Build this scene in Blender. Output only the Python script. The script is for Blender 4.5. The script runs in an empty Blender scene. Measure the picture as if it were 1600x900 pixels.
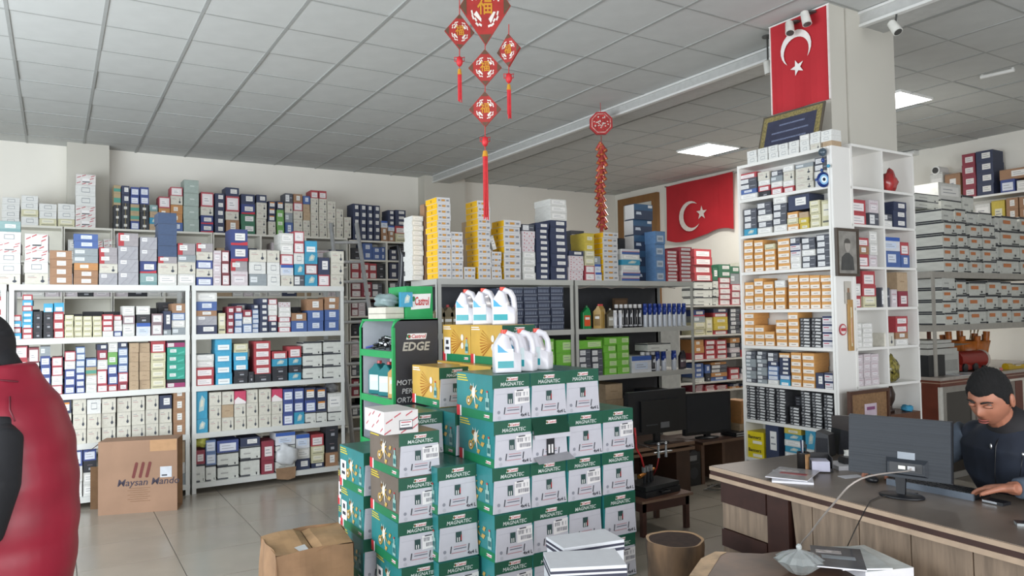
import bpy, math, random
from mathutils import Vector, Matrix
from math import sin, cos, pi, radians as R
random.seed(7)
C = bpy.context.scene.collection
# ---------------------------------------------------------------- camera
YAW, PITCH, ROLL, FPX, CH = R(31.6313), R(1.96264), R(-0.92379), 1160.37, 1.65
fw = Vector((sin(YAW)*cos(PITCH), cos(YAW)*cos(PITCH), sin(PITCH)))
r0 = Vector((cos(YAW), -sin(YAW), 0)); u0 = r0.cross(fw)
cr = r0*cos(ROLL)+u0*sin(ROLL); cu = -r0*sin(ROLL)+u0*cos(ROLL)
cam = bpy.data.cameras.new('camera'); co = bpy.data.objects.new('camera', cam); C.objects.link(co)
cam.sensor_width = 36; cam.lens = FPX/1600*36; cam.clip_end = 100
co.matrix_world = Matrix(((cr.x, cu.x, -fw.x, 0), (cr.y, cu.y, -fw.y, 0), (cr.z, cu.z, -fw.z, CH), (0, 0, 0, 1)))
bpy.context.scene.camera = co
# ---------------------------------------------------------------- world, light, exposure
sc = bpy.context.scene
sc.view_settings.view_transform = 'Standard'; sc.view_settings.look = 'None'
sc.view_settings.gamma = 1; sc.view_settings.exposure = 0.12
w = bpy.data.worlds.new('world'); sc.world = w; w.use_nodes = True
w.node_tree.nodes['Background'].inputs[0].default_value = (.75, .86, 1, 1)
w.node_tree.nodes['Background'].inputs[1].default_value = 1.2
def area(name, loc, target, sx, sy, power, col):
    l = bpy.data.lights.new(name, 'AREA'); l.shape = 'RECTANGLE'; l.size = sx; l.size_y = sy
    l.energy = power; l.color = col
    o = bpy.data.objects.new(name, l); C.objects.link(o); o.location = loc
    o.rotation_euler = (Vector(target)-Vector(loc)).to_track_quat('-Z', 'Y').to_euler()
    return o
# daylight through the shop windows of the left wall and of the street front behind the camera
area('window_daylight', (-3.1, 4.6, 1.7), (2.6, 7.4, 1.65), 6.2, 2.5, 340, (.9, .96, 1))
area('shopfront_daylight', (.9, -2.3, 1.6), (1.4, 4, 1.95), 6.2, 2.5, 275, (1, .99, .98))
area('ceiling_panel_light', (7.62, 7.1, 3.79), (7.62, 7.1, 0), .58, .58, 60, (1, .95, .87))
area('ceiling_panel_light', (7.56, 4.5, 3.79), (7.56, 4.5, 0), .58, .58, 19, (1, .95, .87))

# ---------------------------------------------------------------- helpers
def ray(x, y): return cr*((x-800)/FPX)-cu*((y-450)/FPX)+fw
O = Vector((0, 0, CH))
def onX(x, y, X): d = ray(x, y); return O+d*(X/d.x)
def onY(x, y, Y): d = ray(x, y); return O+d*(Y/d.y)
def onZ(x, y, Z): d = ray(x, y); return O+d*((Z-CH)/d.z)
def onD(x, y, D): return O+ray(x, y)*D

def lin(c):
    if isinstance(c, str):
        c = [int(c[i:i+2], 16)/255 for i in (0, 2, 4)]
    return tuple(((x+.055)/1.055)**2.4 if x > .04045 else x/12.92 for x in c)
MATS = {}
def mat(col, rough=.6, metal=0, noise=.05, scale=18, bump=0, emit=0, alpha=1, trans=0, stretch=None, name=None):
    key = (col, rough, metal, noise, scale, bump, emit, alpha, trans, stretch)
    if key in MATS: return MATS[key]
    m = bpy.data.materials.new(name or 'surface_'+str(col)); m.use_nodes = True
    nt = m.node_tree; b = nt.nodes['Principled BSDF']; c = lin(col)
    b.inputs['Roughness'].default_value = rough; b.inputs['Metallic'].default_value = metal
    b.inputs['Base Color'].default_value = (*c, 1)
    if noise or bump:
        tc = nt.nodes.new('ShaderNodeTexCoord'); n = nt.nodes.new('ShaderNodeTexNoise')
        n.inputs['Scale'].default_value = scale; n.inputs['Detail'].default_value = 4
        if stretch:
            mp = nt.nodes.new('ShaderNodeMapping'); mp.inputs['Scale'].default_value = stretch
            nt.links.new(tc.outputs['Object'], mp.inputs[0]); nt.links.new(mp.outputs[0], n.inputs[0])
        else: nt.links.new(tc.outputs['Object'], n.inputs[0])
        if noise:
            rp = nt.nodes.new('ShaderNodeValToRGB')
            rp.color_ramp.elements[0].position = .3; rp.color_ramp.elements[1].position = .7
            rp.color_ramp.elements[0].color = (*[x*(1-2*noise) for x in c], 1)
            rp.color_ramp.elements[1].color = (*[min(1, x*(1+noise)) for x in c], 1)
            nt.links.new(n.outputs[0], rp.inputs[0]); nt.links.new(rp.outputs[0], b.inputs['Base Color'])
        if bump:
            bp = nt.nodes.new('ShaderNodeBump'); bp.inputs['Strength'].default_value = bump; bp.inputs['Distance'].default_value = .01
            nt.links.new(n.outputs[0], bp.inputs['Height']); nt.links.new(bp.outputs[0], b.inputs['Normal'])
    if emit:
        b.inputs['Emission Color'].default_value = (*c, 1); b.inputs['Emission Strength'].default_value = emit
    if alpha < 1: b.inputs['Alpha'].default_value = alpha
    if trans: b.inputs['Transmission Weight'].default_value = trans
    MATS[key] = m; return m

class MB:
    def __init__(s): s.v = []; s.f = []; s.m = []; s.s = []; s.ms = []
    def mi(s, m):
        if m not in s.ms: s.ms.append(m)
        return s.ms.index(m)
    def face(s, pts, m, smooth=False):
        n = len(s.v); s.v += [tuple(p) for p in pts]; s.f.append(tuple(range(n, n+len(pts)))); s.m.append(s.mi(m)); s.s.append(smooth); return s
    def raw(s, vs, fs, m, smooth=False):
        n = len(s.v); s.v += [tuple(p) for p in vs]; i = s.mi(m)
        for f in fs: s.f.append(tuple(k+n for k in f)); s.m.append(i); s.s.append(smooth)
        return s
    def box(s, x0, y0, z0, x1, y1, z1, m, M=None):
        vs = [Vector(p) for p in ((x0,y0,z0),(x1,y0,z0),(x1,y1,z0),(x0,y1,z0),(x0,y0,z1),(x1,y0,z1),(x1,y1,z1),(x0,y1,z1))]
        if M: vs = [M @ p for p in vs]
        return s.raw(vs, [(0,3,2,1),(4,5,6,7),(0,1,5,4),(1,2,6,5),(2,3,7,6),(3,0,4,7)], m)
    def prism(s, pts, fn0, fn1, m, smooth=False):   # pts 2d, fn maps (a,b)->3d
        n = len(pts); vs = [fn0(*p) for p in pts]+[fn1(*p) for p in pts]
        s.raw(vs, [tuple(range(n)), tuple(range(2*n-1, n-1, -1))]+[(i, i+n, (i+1) % n+n, (i+1) % n) for i in range(n)], m, smooth); return s
    def cyl(s, p0, p1, ra, rb, m, n=12, smooth=True, caps=True):
        p0 = Vector(p0); p1 = Vector(p1); d = (p1-p0).normalized()
        a = d.orthogonal().normalized(); b = d.cross(a)
        vs = [p0+(a*cos(2*pi*i/n)+b*sin(2*pi*i/n))*ra for i in range(n)]+[p1+(a*cos(2*pi*i/n)+b*sin(2*pi*i/n))*rb for i in range(n)]
        s.raw(vs, [(i, (i+1) % n, (i+1) % n+n, i+n) for i in range(n)], m, smooth)
        if caps:
            s.face(vs[:n][::-1], m); s.face(vs[n:], m)
        return s
    def lathe(s, prof, c, m, n=16, ax=(1, 1)):
        vs = []; c = Vector(c)
        for r, z in prof:
            vs += [c+Vector((r*ax[0]*cos(2*pi*i/n), r*ax[1]*sin(2*pi*i/n), z)) for i in range(n)]
        fs = []
        for k in range(len(prof)-1):
            fs += [(k*n+i, k*n+(i+1) % n, (k+1)*n+(i+1) % n, (k+1)*n+i) for i in range(n)]
        fs += [tuple(range(n))[::-1], tuple(range((len(prof)-1)*n, len(prof)*n))]
        return s.raw(vs, fs, m, True)
    def tube(s, pts, r, m, n=8):
        pts = [Vector(p) for p in pts]; rs = r if isinstance(r, (list, tuple)) else [r]*len(pts)
        vs = []; up = Vector((0.13, .27, 1)).normalized()
        for i, p in enumerate(pts):
            d = (pts[min(i+1, len(pts)-1)]-pts[max(i-1, 0)]).normalized()
            a = d.cross(up).normalized(); b = d.cross(a)
            vs += [p+(a*cos(2*pi*k/n)+b*sin(2*pi*k/n))*rs[i] for k in range(n)]
        L = len(pts)
        fs = [(k*n+i, k*n+(i+1) % n, (k+1)*n+(i+1) % n, (k+1)*n+i) for k in range(L-1) for i in range(n)]
        fs += [tuple(range(n))[::-1], tuple(range((L-1)*n, L*n))]
        return s.raw(vs, fs, m, True)
    def ball(s, c, rx, ry, rz, m, n=12, k=8, M=None):
        vs = []; c = Vector(c)
        for j in range(1, k):
            t = pi*j/k
            for i in range(n):
                p = Vector((rx*sin(t)*cos(2*pi*i/n), ry*sin(t)*sin(2*pi*i/n), rz*cos(t)))
                vs.append(c+(M @ p if M else p))
        pt = Vector((0, 0, rz)); pb = Vector((0, 0, -rz))
        vs += [c+(M @ pt if M else pt), c+(M @ pb if M else pb)]; T = len(vs)-2
        fs = [(j*n+i, (j+1)*n+i, (j+1)*n+(i+1) % n, j*n+(i+1) % n) for j in range(k-2) for i in range(n)]
        fs += [(T, i, (i+1) % n) for i in range(n)]+[(T+1, (k-2)*n+(i+1) % n, (k-2)*n+i) for i in range(n)]
        return s.raw(vs, fs, m, True)
    def text(s, st, fn, size, m, align='CENTER', bold=0):
        vs, fs = textmesh(st, align, bold)
        return s.raw([fn(x*size, y*size) for x, y in vs], fs, m)
    def mesh(s, name):
        me = bpy.data.meshes.new(name); me.from_pydata(s.v, [], s.f)
        for m in s.ms: me.materials.append(m)
        me.polygons.foreach_set('material_index', s.m); me.polygons.foreach_set('use_smooth', s.s); me.update(); return me
    def build(s, name, parent=None, loc=(0, 0, 0), rz=0):
        return put(name, s.mesh(name), parent, loc, rz)
TXT = {}
def textmesh(st, align, bold=0):
    k = (st, align, bold)
    if k not in TXT:
        cv = bpy.data.curves.new('t', 'FONT'); cv.body = st; cv.align_x = align; cv.align_y = 'CENTER'; cv.size = 1; cv.resolution_u = 2; cv.offset = bold
        ob = bpy.data.objects.new('t', cv); me = bpy.data.meshes.new_from_object(ob)
        TXT[k] = ([(v.co.x, v.co.y) for v in me.vertices], [tuple(p.vertices) for p in me.polygons])
        bpy.data.objects.remove(ob); bpy.data.curves.remove(cv); bpy.data.meshes.remove(me)
    return TXT[k]
def put(name, me, parent=None, loc=(0, 0, 0), rz=0):
    o = bpy.data.objects.new(name, me); C.objects.link(o); o.location = loc; o.rotation_euler = (0, 0, rz)
    if parent: o.parent = parent
    return o
def tag(o, label=None, cat=None, group=None, kind=None):
    if label:
        o['label'] = label
        if not 4 <= len(label.split()) <= 16: print('LABELLEN', label)
    if cat: o['category'] = cat
    if group: o['group'] = group
    if kind: o['kind'] = kind
    return o
def thing(name, label, cat, loc=(0, 0, 0), rz=0, group=None):
    return tag(put(name, None, None, loc, rz), label, cat, group)
ORD = ['', 'first', 'second', 'third', 'fourth', 'fifth', 'sixth', 'seventh', 'eighth', 'ninth', 'tenth', 'eleventh', 'twelfth',
 'thirteenth', 'fourteenth', 'fifteenth', 'sixteenth', 'seventeenth', 'eighteenth', 'nineteenth', 'twentieth']
def nth(n): return ORD[n] if n <= 20 else ('twenty-'+ORD[n-20] if n < 30 else 'thirtieth' if n == 30 else 'thirty-'+ORD[n-30])
def pos(i, n):
    if n == 1: return ''
    if i == n-1: return 'topmost'
    return 'bottom' if i == 0 else nth(i+1)+' up'
def smooth(me):
    me.polygons.foreach_set('use_smooth', [True]*len(me.polygons))

WHITE = mat('e9e9e6', .45, 0, .02, 3); CREAM = mat('dedcd2', .5, 0, .03, 4)
RACK = mat('d4d6d3', .4, .1, .03, 5); GREYM = mat('8d9092', .35, .6, .03)
BLACK = mat('1b1c20', .4, 0, .05); DARK = mat('26272b', .6, 0, .06); RED = mat('b01d25', .6, 0, .05)
CARD = mat('a97f5c', .8, 0, .06, 8, .1); STEEL = mat('b9bcc0', .25, .9, .03); GOLDM = mat('c79a3a', .3, .7, .03)

# ---------------------------------------------------------------- the setting
CZ = 3.86
def wallm(): return mat('ece9e0', .75, 0, .015, 1.5, .03)
def struct(name, b): o = b.build(name); o['kind'] = 'structure'; return o
FG = mat('6f685f', .5, 0, .08, 4)
fl = struct('floor', MB().box(-3.2, -2.5, -.12, 10.6, 11.1, -.004, FG))
tm = MB(); TM = mat('9f978b', .22, 0, .05, 2.2, .02); tm.box(.003, .003, 0, .597, .597, .004, TM)
tmesh = tm.mesh('floor_tile'); TS = .6
for i in range(-2, 12):
    for j in range(0, 18):
        x = .13+i*TS-.4*0; y = .3+j*TS
        p = Vector((x+.3, y+.3, 0))-O; d = p.dot(fw)
        if d < .5: continue
        px = 800+FPX*p.dot(cr)/d; py = 450-FPX*p.dot(cu)/d
        if -120 < px < 1700 and py < 1050 and not (x > 6 and y > 4):
            o = put('floor_tile', tmesh, fl, (x, y, -.004))
n = MB()
n.box(-3.2, 10.9, 0, 9.2, 11.1, 3.9, wallm()); struct('wall_back', n)
struct('wall_right', MB().box(9.05, 6.5, 0, 9.25, 10.9, 3.9, wallm()).box(9.25, 6.5, 0, 10.6, 6.7, 3.9, wallm()).box(10.4, -2.5, 0, 10.6, 6.5, 3.9, wallm()))
wl = MB(); M_ = wallm()   # left wall with wide shop windows, out of view
wl.box(-3.4, -2.5, 0, -3.2, 11.1, .55, M_).box(-3.4, -2.5, 3.3, -3.2, 11.1, 3.9, M_).box(-3.4, 7.8, .55, -3.2, 11.1, 3.3, M_).box(-3.4, -2.5, .55, -3.2, .5, 3.3, M_)
struct('wall_left', wl)
wf = MB(); wf.box(-3.2, -2.7, 0, 10.6, -2.5, .35, M_).box(-3.2, -2.7, 3.2, 10.6, -2.5, 3.9, M_).box(6.8, -2.7, .35, 10.6, -2.5, 3.2, M_).box(-3.2, -2.7, .35, -2.3, -2.5, 3.2, M_)
struct('wall_front', wf)
cl = struct('ceiling', MB().box(-3.3, -2.6, CZ+.02, 10.6, 11.1, CZ+.14, mat('8f9191', .8, 0, .03)))
ct = MB(); ct.box(.008, .008, 0, .592, .592, .014, mat('c6c8c6', .85, 0, .02, 6, .05)); cmesh = ct.mesh('ceiling_tile')
PANELS = [(7.3, 6.87), (7.3, 4.27)]; tiles = []
for i in range(-5, 18):
    for j in range(0, 18):
        x = .3+i*.6; y = .27+j*.6
        if x < 5.1 and x+.6 > 5.16: continue
        p = Vector((x+.3, y+.3, CZ))-O; d = p.dot(fw)
        if d < .4: continue
        px = 800+FPX*p.dot(cr)/d; py = 450-FPX*p.dot(cu)/d
        if -150 < px < 1760 and py > -130 and y < 10.85 and x < 10.3: tiles.append((d, x, y))
tiles.sort(); rest = MB(); TMt = mat('c6c8c6', .85, 0, .02, 6, .05)
for k, (d, x, y) in enumerate(tiles):
    if any(abs(x-a) < .35 and abs(y-b) < .35 for a, b in PANELS) and x > 7.0: continue
    dz = random.choice((0, 0, 0, .004, -.003)); s = min(1, (10.35-x)/.6)
    if k < 300: put('ceiling_tile', cmesh, cl, (x, y, CZ+dz))
    else: rest.box(x+.008, y+.008, CZ+dz, x+.592, y+.592, CZ+.014+dz, TMt)
if rest.v: rest.build('ceiling_tile', cl)['kind'] = 'stuff'
GR = mat('a3a5a3', .6, 0, .03)
for i in range(-5, 18):
    x = .3+i*.6
    if x > 10.3 or (5.05 < x < 5.4): continue
    MB().box(x-.012, .2, CZ-.006, x+.012, 10.9, CZ+.02, GR).build('grid_runner', cl)
cb = MB()
for j in range(1, 18): cb.box(-3, .27+j*.6-.009, CZ-.003, 10.4, .27+j*.6+.009, CZ+.018, GR)
cb.build('cross_runner', cl)['kind'] = 'stuff'
# the light strip along the edge of the beam between the pillars
bm = MB(); bm.box(5.12, .3, CZ-.10, 5.42, 10.9, CZ+.02, mat('b4b5b3', .45, 0, .04)); bm.box(5.105, .3, CZ-.115, 5.15, 10.9, CZ-.095, mat('d8d9d7', .3, 0, .02)); bm.box(5.1, .3, CZ-.02, 5.125, 10.9, CZ-.002, mat('d8d9d7', .3, 0, .02))
struct('trim_1', bm)
PW = mat('c6c3b9', .7, 0, .02, 2)
p = MB(); p.box(.12, 10.62, 0, .58, 10.9, CZ, PW); struct('wall_back_pillar_left', p).name = 'trim_2'
p = MB(); p.box(4.97, 10.66, 0, 5.7, 10.9, CZ, PW); struct('trim_3', p)
p = MB(); p.box(4.762, 3.30, 0, 4.945, 3.82, CZ, PW).box(4.955, 3.29, 0, 5.55, 3.84, CZ, PW).box(4.94, 3.31, 0, 4.96, 3.82, CZ, mat('8f8d88', .8)); struct('trim_4', p)
# window in the far right wall, brown frame
wn = MB(); BR = mat('8a6238', .5, 0, .08, 9, 0, stretch=(1, 1, .1))
a = onX(966, 308, 9.0); b = onX(1027, 297, 9.0); Y1, Y0 = a.y, b.y; zt = 3.74
wn.box(8.98, Y0, zt-.13, 9.05, Y1, zt, BR).box(8.98, Y0, 1.2, 9.05, Y0+.14, zt-.13, BR).box(8.98, Y1-.12, 1.2, 9.05, Y1, zt-.13, BR).box(8.98, Y0, 1.1, 9.05, Y1, 1.2, BR)
wo = struct('window_1', wn); MB().box(9.02, Y0+.14, 1.2, 9.045, Y1-.12, zt-.13, mat('d8d9d4', .15, 0, .02)).build('pane', wo)
# glass of the shop windows
GL = mat('eef4f4', .05, 0, 0, trans=.95)
for k, (x0, y0, x1, y1) in enumerate(((-3.31, .5, -3.29, 4.1), (-3.31, 4.2, -3.29, 7.8))):
    o = struct('window_%d' % (k+2), MB().box(x0, y0-.05, .5, x1, y0, 3.35, WHITE).box(x0, y1, .5, x1, y1+.05, 3.35, WHITE))
# ceiling light panels
for (x, y), lb in zip(PANELS, ('square lit ceiling panel left of the white pillar', 'square lit ceiling panel right of the white pillar, partly hidden by it')):
    t = thing('ceiling_light', lb, 'ceiling light', (x+.3, y+.3, CZ-.02), 0, 'ceiling light panels')
    MB().box(-.29, -.29, 0, .29, .29, .02, mat('ffffff', .4, 0, 0, emit=9)).build('diffuser', t)
    f_ = MB()
    for q in ((-.3, -.3, .3, -.29), (-.3, .29, .3, .3), (-.3, -.29, -.29, .29), (.29, -.29, .3, .29)): f_.box(q[0], q[1], -.004, q[2], q[3], .02, WHITE)
    f_.build('frame', t)
# ---------------------------------------------------------------- small boxes: one unit mesh per kind
W_ = 'e8e7e3'; LN = '8c8f96'
def L(x0, z0, x1, z1, c=W_, lines=2):
    r = [(x0, z0, x1, z1, c)]
    for i in range(lines):
        zz = z0+(z1-z0)*(i+1)/(lines+1); r.append((x0+(x1-x0)*.12, zz-.02, x1-(x1-x0)*(.15+.2*(i % 2)), zz+.02, LN))
    return r
def FRM(x0, z0, x1, z1, c): return [(x0, z0, x1, z0+.05, c), (x0, z1-.05, x1, z1, c), (x0, z0, x0+.02, z1, c), (x1-.02, z0, x1, z1, c)]
def DIA(c='b8494f'):
    return [('p', [(x, z), (x+.2, z+.13), (x+.2, z+.2), (x, z+.07)], c) for x, z in ((.03, .1), (.05, .62), (.3, .78), (.62, .05), (.7, .5), (.75, .75), (.3, .02))]
def PLUG(): return [('p', [(.66, .3), (.72, .18), (.8, .18), (.86, .3), (.8, .42), (.72, .42)], '3a3f4a'), (.74, .42, .78, .75, '3a3f4a'), (.12, .6, .5, .64, 'b58a8a'), (.12, .72, .4, .75, LN)]
K = {  # code: (object name, words, body colour, decals, side colour)
'W': ('white_box', 'white framed-label box', 'e6e6e2', FRM(.3, .3, .72, .75, '7f858c')),
'w': ('white_box', 'white plain box', 'dfded9', L(.1, .25, .9, .8, 'efeeea')),
'R': ('striped_box', 'white red-striped box', 'e8e3df', DIA()+[(.32, .3, .7, .6, 'f2f0ee'), (.32, .24, .7, .33, '3b3e44')]),
'C': ('cream_box', 'cream plug-print box', 'd9d5c6', PLUG()),
'q': ('tan_box', 'plain tan box', 'b89d7c', [(.3, .48, .7, .52, '8c7355')]),
'K': ('brown_box', 'brown labelled box', 'a07552', L(.32, .25, .72, .8)),
'O': ('orange_brown_box', 'orange-brown labelled box', 'c08247', L(.25, .3, .6, .75, 'efe6d8')),
'S': ('silver_box', 'silver labelled box', 'a7a6ad', L(.12, .62, .42, .9, 'e4e4e6', 1)+[('p', [(.5, .1), (.55, .1), (.9, .8), (.85, .8)], '98979f'), ('p', [(.1, .05), (.15, .05), (.5, .55), (.45, .55)], '98979f')]),
's': ('silver_box', 'silver red-cornered box', 'a09a9c', [(0, .0, .28, 1, 'b0343c')]+L(.1, .4, .55, .85)),
'g': ('grey_box', 'grey flat box', '8e979b', L(.05, .3, .45, .75, 'd5dadd', 1)),
'G': ('green_box', 'bright green-white box', '6fae54', L(.15, .2, .8, .6, 'dfe9d8')),
'J': ('green_box', 'dark green box', '2d6b4d', L(.3, .3, .9, .8)),
'T': ('teal_box', 'teal pale box', '85a5a5', [(0, .0, 1, .25, '6f9496')]+L(.35, .35, .8, .7, 'dbe4e2')),
'H': ('glassy_box', 'grey-green glossy box', 'a3b3ab', [(.4, .5, .7, .56, 'd9e2dd')]),
'D': ('blue_block', 'plain dark-blue box', '33486d', []),
'N': ('navy_box', 'navy labelled box', '27304d', L(.35, .3, .85, .8)),
'n': ('navy_box', 'navy orange-topped-label box', '27304d', L(.15, .2, .85, .7)+[(.15, .7, .85, .84, 'd98a3a')]),
'b': ('blue_box', 'blue white-labelled box', '34468a', L(.12, .12, .88, .75, 'dfe3ee')),
'B': ('blue_box', 'mid-blue box', '3f5d9e', L(.3, .3, .75, .8, 'd5dcea')),
'X': ('blue_red_box', 'navy red-cornered box', '2b3a78', L(.25, .3, .85, .75)+[('p', [(0, 0), (1, 0), (1, .22), (.5, .14), (0, .14)], 'c22f3c')]),
'U': ('blue_white_box', 'blue-topped white box', 'dcdfe6', [(0, .72, 1, 1, '3258a8')]+L(.15, .2, .8, .6, 'c9d6ea')),
'c': ('cyan_box', 'cyan white-labelled box', '35a3cf', L(.15, .05, .85, .5, 'eef2f2', 1)),
'a': ('cyan_box', 'cyan swirl-print box', '2b93b8', [('p', [(.3, .25), (.7, .3), (.8, .7), (.55, .85), (.35, .6)], 'a9c3c2'), ('p', [(.42, .42), (.62, .45), (.66, .65), (.5, .7)], 'd8d3bf')]),
'r': ('red_box', 'red white-labelled box', 'b2383f', L(.12, .1, .88, .72, 'ece4e4')),
'v': ('maroon_box', 'maroon labelled box', '8c2838', L(.25, .2, .85, .7, 'e6dcdc')),
'M': ('maroon_frame_box', 'white maroon-framed box', '7f3038', [(.1, .1, .9, .85, 'e2d9da')]+L(.2, .25, .7, .6, 'efe9e8', 2)),
'P': ('pink_white_box', 'pinkish-white box', 'd9ced2', [(.1, .7, .9, .75, 'b58d98')]+L(.2, .25, .8, .6, 'e6dfe2', 1)),
'F': ('red_frame_box', 'white red-framed box', 'b84450', [(.08, .1, .92, .88, 'e6e0e0')]+L(.2, .25, .7, .7, 'efeaea', 2)),
'Q': ('pink_white_box', 'white bright-pink-flash box', 'cf3a60', [('p', [(.0, 0), (1, 0), (1, .15), (.3, .55), (0, .3)], 'ece5e5')]),
'k': ('black_box', 'black box', '1f2127', [(.3, .6, .7, .64, '7d6b70')]+L(.4, .2, .7, .4, '9a9ca3', 0)),
'A': ('black_gold_box', 'black gold-marked box', '22252c', [(.46, 0, .54, 1, '8a7a4f'), (.3, .3, .7, .6, 'd5d3cb')]),
'y': ('cream_striped_box', 'pale yellow box', 'd8d3ab', [(.1, .15, .9, .22, '5b5c58')]+L(.15, .4, .85, .85, 'e4e1cc', 1)),
'Y': ('yellow_box', 'yellow box', 'cdb53c', L(.25, .2, .8, .6, 'e0dcc0')),
'o': ('orange_box', 'orange white-labelled box', 'dd9d50', [(.05, .03, .96, .6, 'ece5dc'), (.3, .28, .75, .36, '85715f'), (.05, .03, .96, .08, 'd8b9a8')]),
'z': ('striped_carton', 'white black-striped box', 'dedfd8', [(0, .88, 1, 1, '33363c'), (0, .0, .5, .1, '4a4d52'), (.15, .4, .5, .5, 'a9aaa6'), ('p', [(.8, .05), (.86, .05), (.86, .2), (.8, .2)], '2a2c30')]),
'Z': ('orange_print_carton', 'white orange-print box', 'dcded6', [(0, .86, 1, 1, '3b3e43'), (.1, .45, .55, .7, 'cf7b45'), (.6, .03, 1, .12, '303338'), (.7, .2, .78, .34, '2c2e33')]),
'd': ('charcoal_box', 'charcoal white-labelled box', '484b55', L(.05, .15, .55, .85, 'dfdfe0')+[(.62, .5, .92, .6, '9a9ca3')]),
'h': ('flat_black_box', 'flat black box', '2c2d31', [('p', [(.35, .2), (.9, .1), (.95, .6), (.45, .75)], 'cfd0d0'), ('p', [(.05, .3), (.25, .2), (.3, .7), (.1, .7)], '8f9092')]),
'l': ('pale_blue_box', 'pale blue-white box', '5a76a6', L(.08, .12, .92, .82, 'd5dbe6')),
't': ('teal_box', 'tan-teal box', 'b39a72', [(0, .2, 1, .6, '4f9484')]),
'e': ('emerald_box', 'emerald green box', '1f9c84', L(.15, .35, .5, .75, 'dbe8e4')+[('p', [(.6, .1), (.95, .3), (.95, .5), (.6, .3)], '4fb7a3')]),
'p': ('magenta_box', 'black-magenta striped box', '9c2c62', [(0, .55, 1, 1, '25272e')]+L(.05, .08, .4, .5, 'e6dede', 1)),
'x': ('white_navy_box', 'white navy-topped box', 'e2dfe2', [(0, .75, 1, 1, '2a3358'), (.1, .5, .6, .62, 'b5405a'), (.1, .2, .9, .28, LN)]),
'i': ('yellow_sided_box', 'white yellow-sided flat box', 'cfcfd1', FRM(.04, .12, .96, .9, 'f2f2f0')+[(.35, .35, .62, .68, 'c9903f'), (.1, .4, .26, .62, '7d8087'), (.72, .4, .9, .62, '7d8087')], 'f0bb12'),
'j': ('red_speckled_box', 'white red-speckled box', 'dcd3d5', [('p', [(x, z), (x+.08, z+.1), (x+.02, z+.28)], 'b33a4a') for x, z in ((.1, .1), (.3, .5), (.5, .15), (.7, .55), (.85, .1), (.1, .6))]),
'E': ('lime_box', 'lime-green label box', '6cbf2f', L(.4, .2, .95, .8, 'bfe09a')),
'V': ('dark_blue_print_box', 'large navy print box', '20304f', [(0, .6, 1, 1, '34597d'), ('p', [(.1, .32), (.14, .32), (.4, .32), (.36, .5), (.32, .5), (.12, .5)], 'c9d3df'), (.75, .78, .97, .95, 'dfe2e6')], 'e4e4e4'),
'f': ('flat_book_box', 'flat blue-striped box', 'cfd2d8', [(0, .0, 1, .45, '3b5c9c'), (0, .45, 1, .55, 'b3554f')], 'e8e8e6'),
'I': ('sky_box', 'sky-blue box', '5a86b8', [(.15, .15, .8, .65, 'b6c4d3'), (.25, .28, .7, .5, '8a97a8')]),
'm': ('mauve_box', 'mauve framed box', '8f767c', [(.12, .12, .88, .82, 'e2dedd')]+L(.2, .25, .75, .65, 'eceae8')),
'u': ('pattern_box', 'navy pattern-print box', '343b52', [('p', [(x, .2), (x+.07, .3), (x+.05, .7), (x+.01, .6)], '8a93a6') for x in (.06, .18, .3, .42, .54, .66, .8)]+[(.0, .9, 1, 1, '8d93a0')]),
}
KM = {}
def hazemix(c, k=.07, t=(150, 152, 156)): return '%02x%02x%02x' % tuple(int(int(c[i:i+2], 16)*(1-k)+t[i//2]*k) for i in (0, 2, 4))  # mixes a grey haze into the box and print colours
def kmesh(c):
    if c in KM: return KM[c]
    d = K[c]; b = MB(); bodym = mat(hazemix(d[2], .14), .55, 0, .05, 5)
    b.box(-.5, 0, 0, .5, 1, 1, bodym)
    b.box(-.5, -.002, .965, .5, .0, .975, mat('55524e', .8)) if c not in 'hiju' else None
    k = 1
    for q in d[3]:
        off = -.003-.0012*k; k += 1
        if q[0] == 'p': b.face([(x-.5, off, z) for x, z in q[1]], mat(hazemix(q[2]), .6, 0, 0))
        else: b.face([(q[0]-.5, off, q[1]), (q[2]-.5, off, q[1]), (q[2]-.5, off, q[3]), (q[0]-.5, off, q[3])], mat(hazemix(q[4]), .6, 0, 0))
    if len(d) > 4:
        b.face([(-.504, 1, .04), (-.504, 0, .04), (-.504, 0, .96), (-.504, 1, .96)], mat(d[4], .5, 0, .05))
        if c == 'i': b.face([(-.507, .55, .3), (-.507, .45, .3), (-.507, .45, .7), (-.507, .55, .7)], mat('b07f22', .5, 0, 0))
    if c in 'zZ':
        for z0, z1 in ((.84, .97), (.0, .12)): b.face([(-.503, 1, z0), (-.503, 0, z0), (-.503, 0, z1), (-.503, 1, z1)], mat('34373c', .6, 0, 0))
    KM[c] = b.mesh(d[0]); return KM[c]
def parse(s):
    out = []
    for t in s.split():
        wgt = 1
        if ':' in t: t, wgt = t.split(':')
        n = 1
        if '*' in t: t, n = t.split('*')
        out += [(t, float(wgt))]*int(n)
    return out
NB = [0]
def bx(code, place, w, d, h, x, y, z, rz, group, tilt=0):
    o = put(K[code][0], kmesh(code), None, (x, y, z), rz); o.scale = (w, d, h)
    if tilt: o.rotation_euler[1] = tilt
    tag(o, K[code][1]+' '+place, 'box', group); NB[0] += 1; return o
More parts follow.
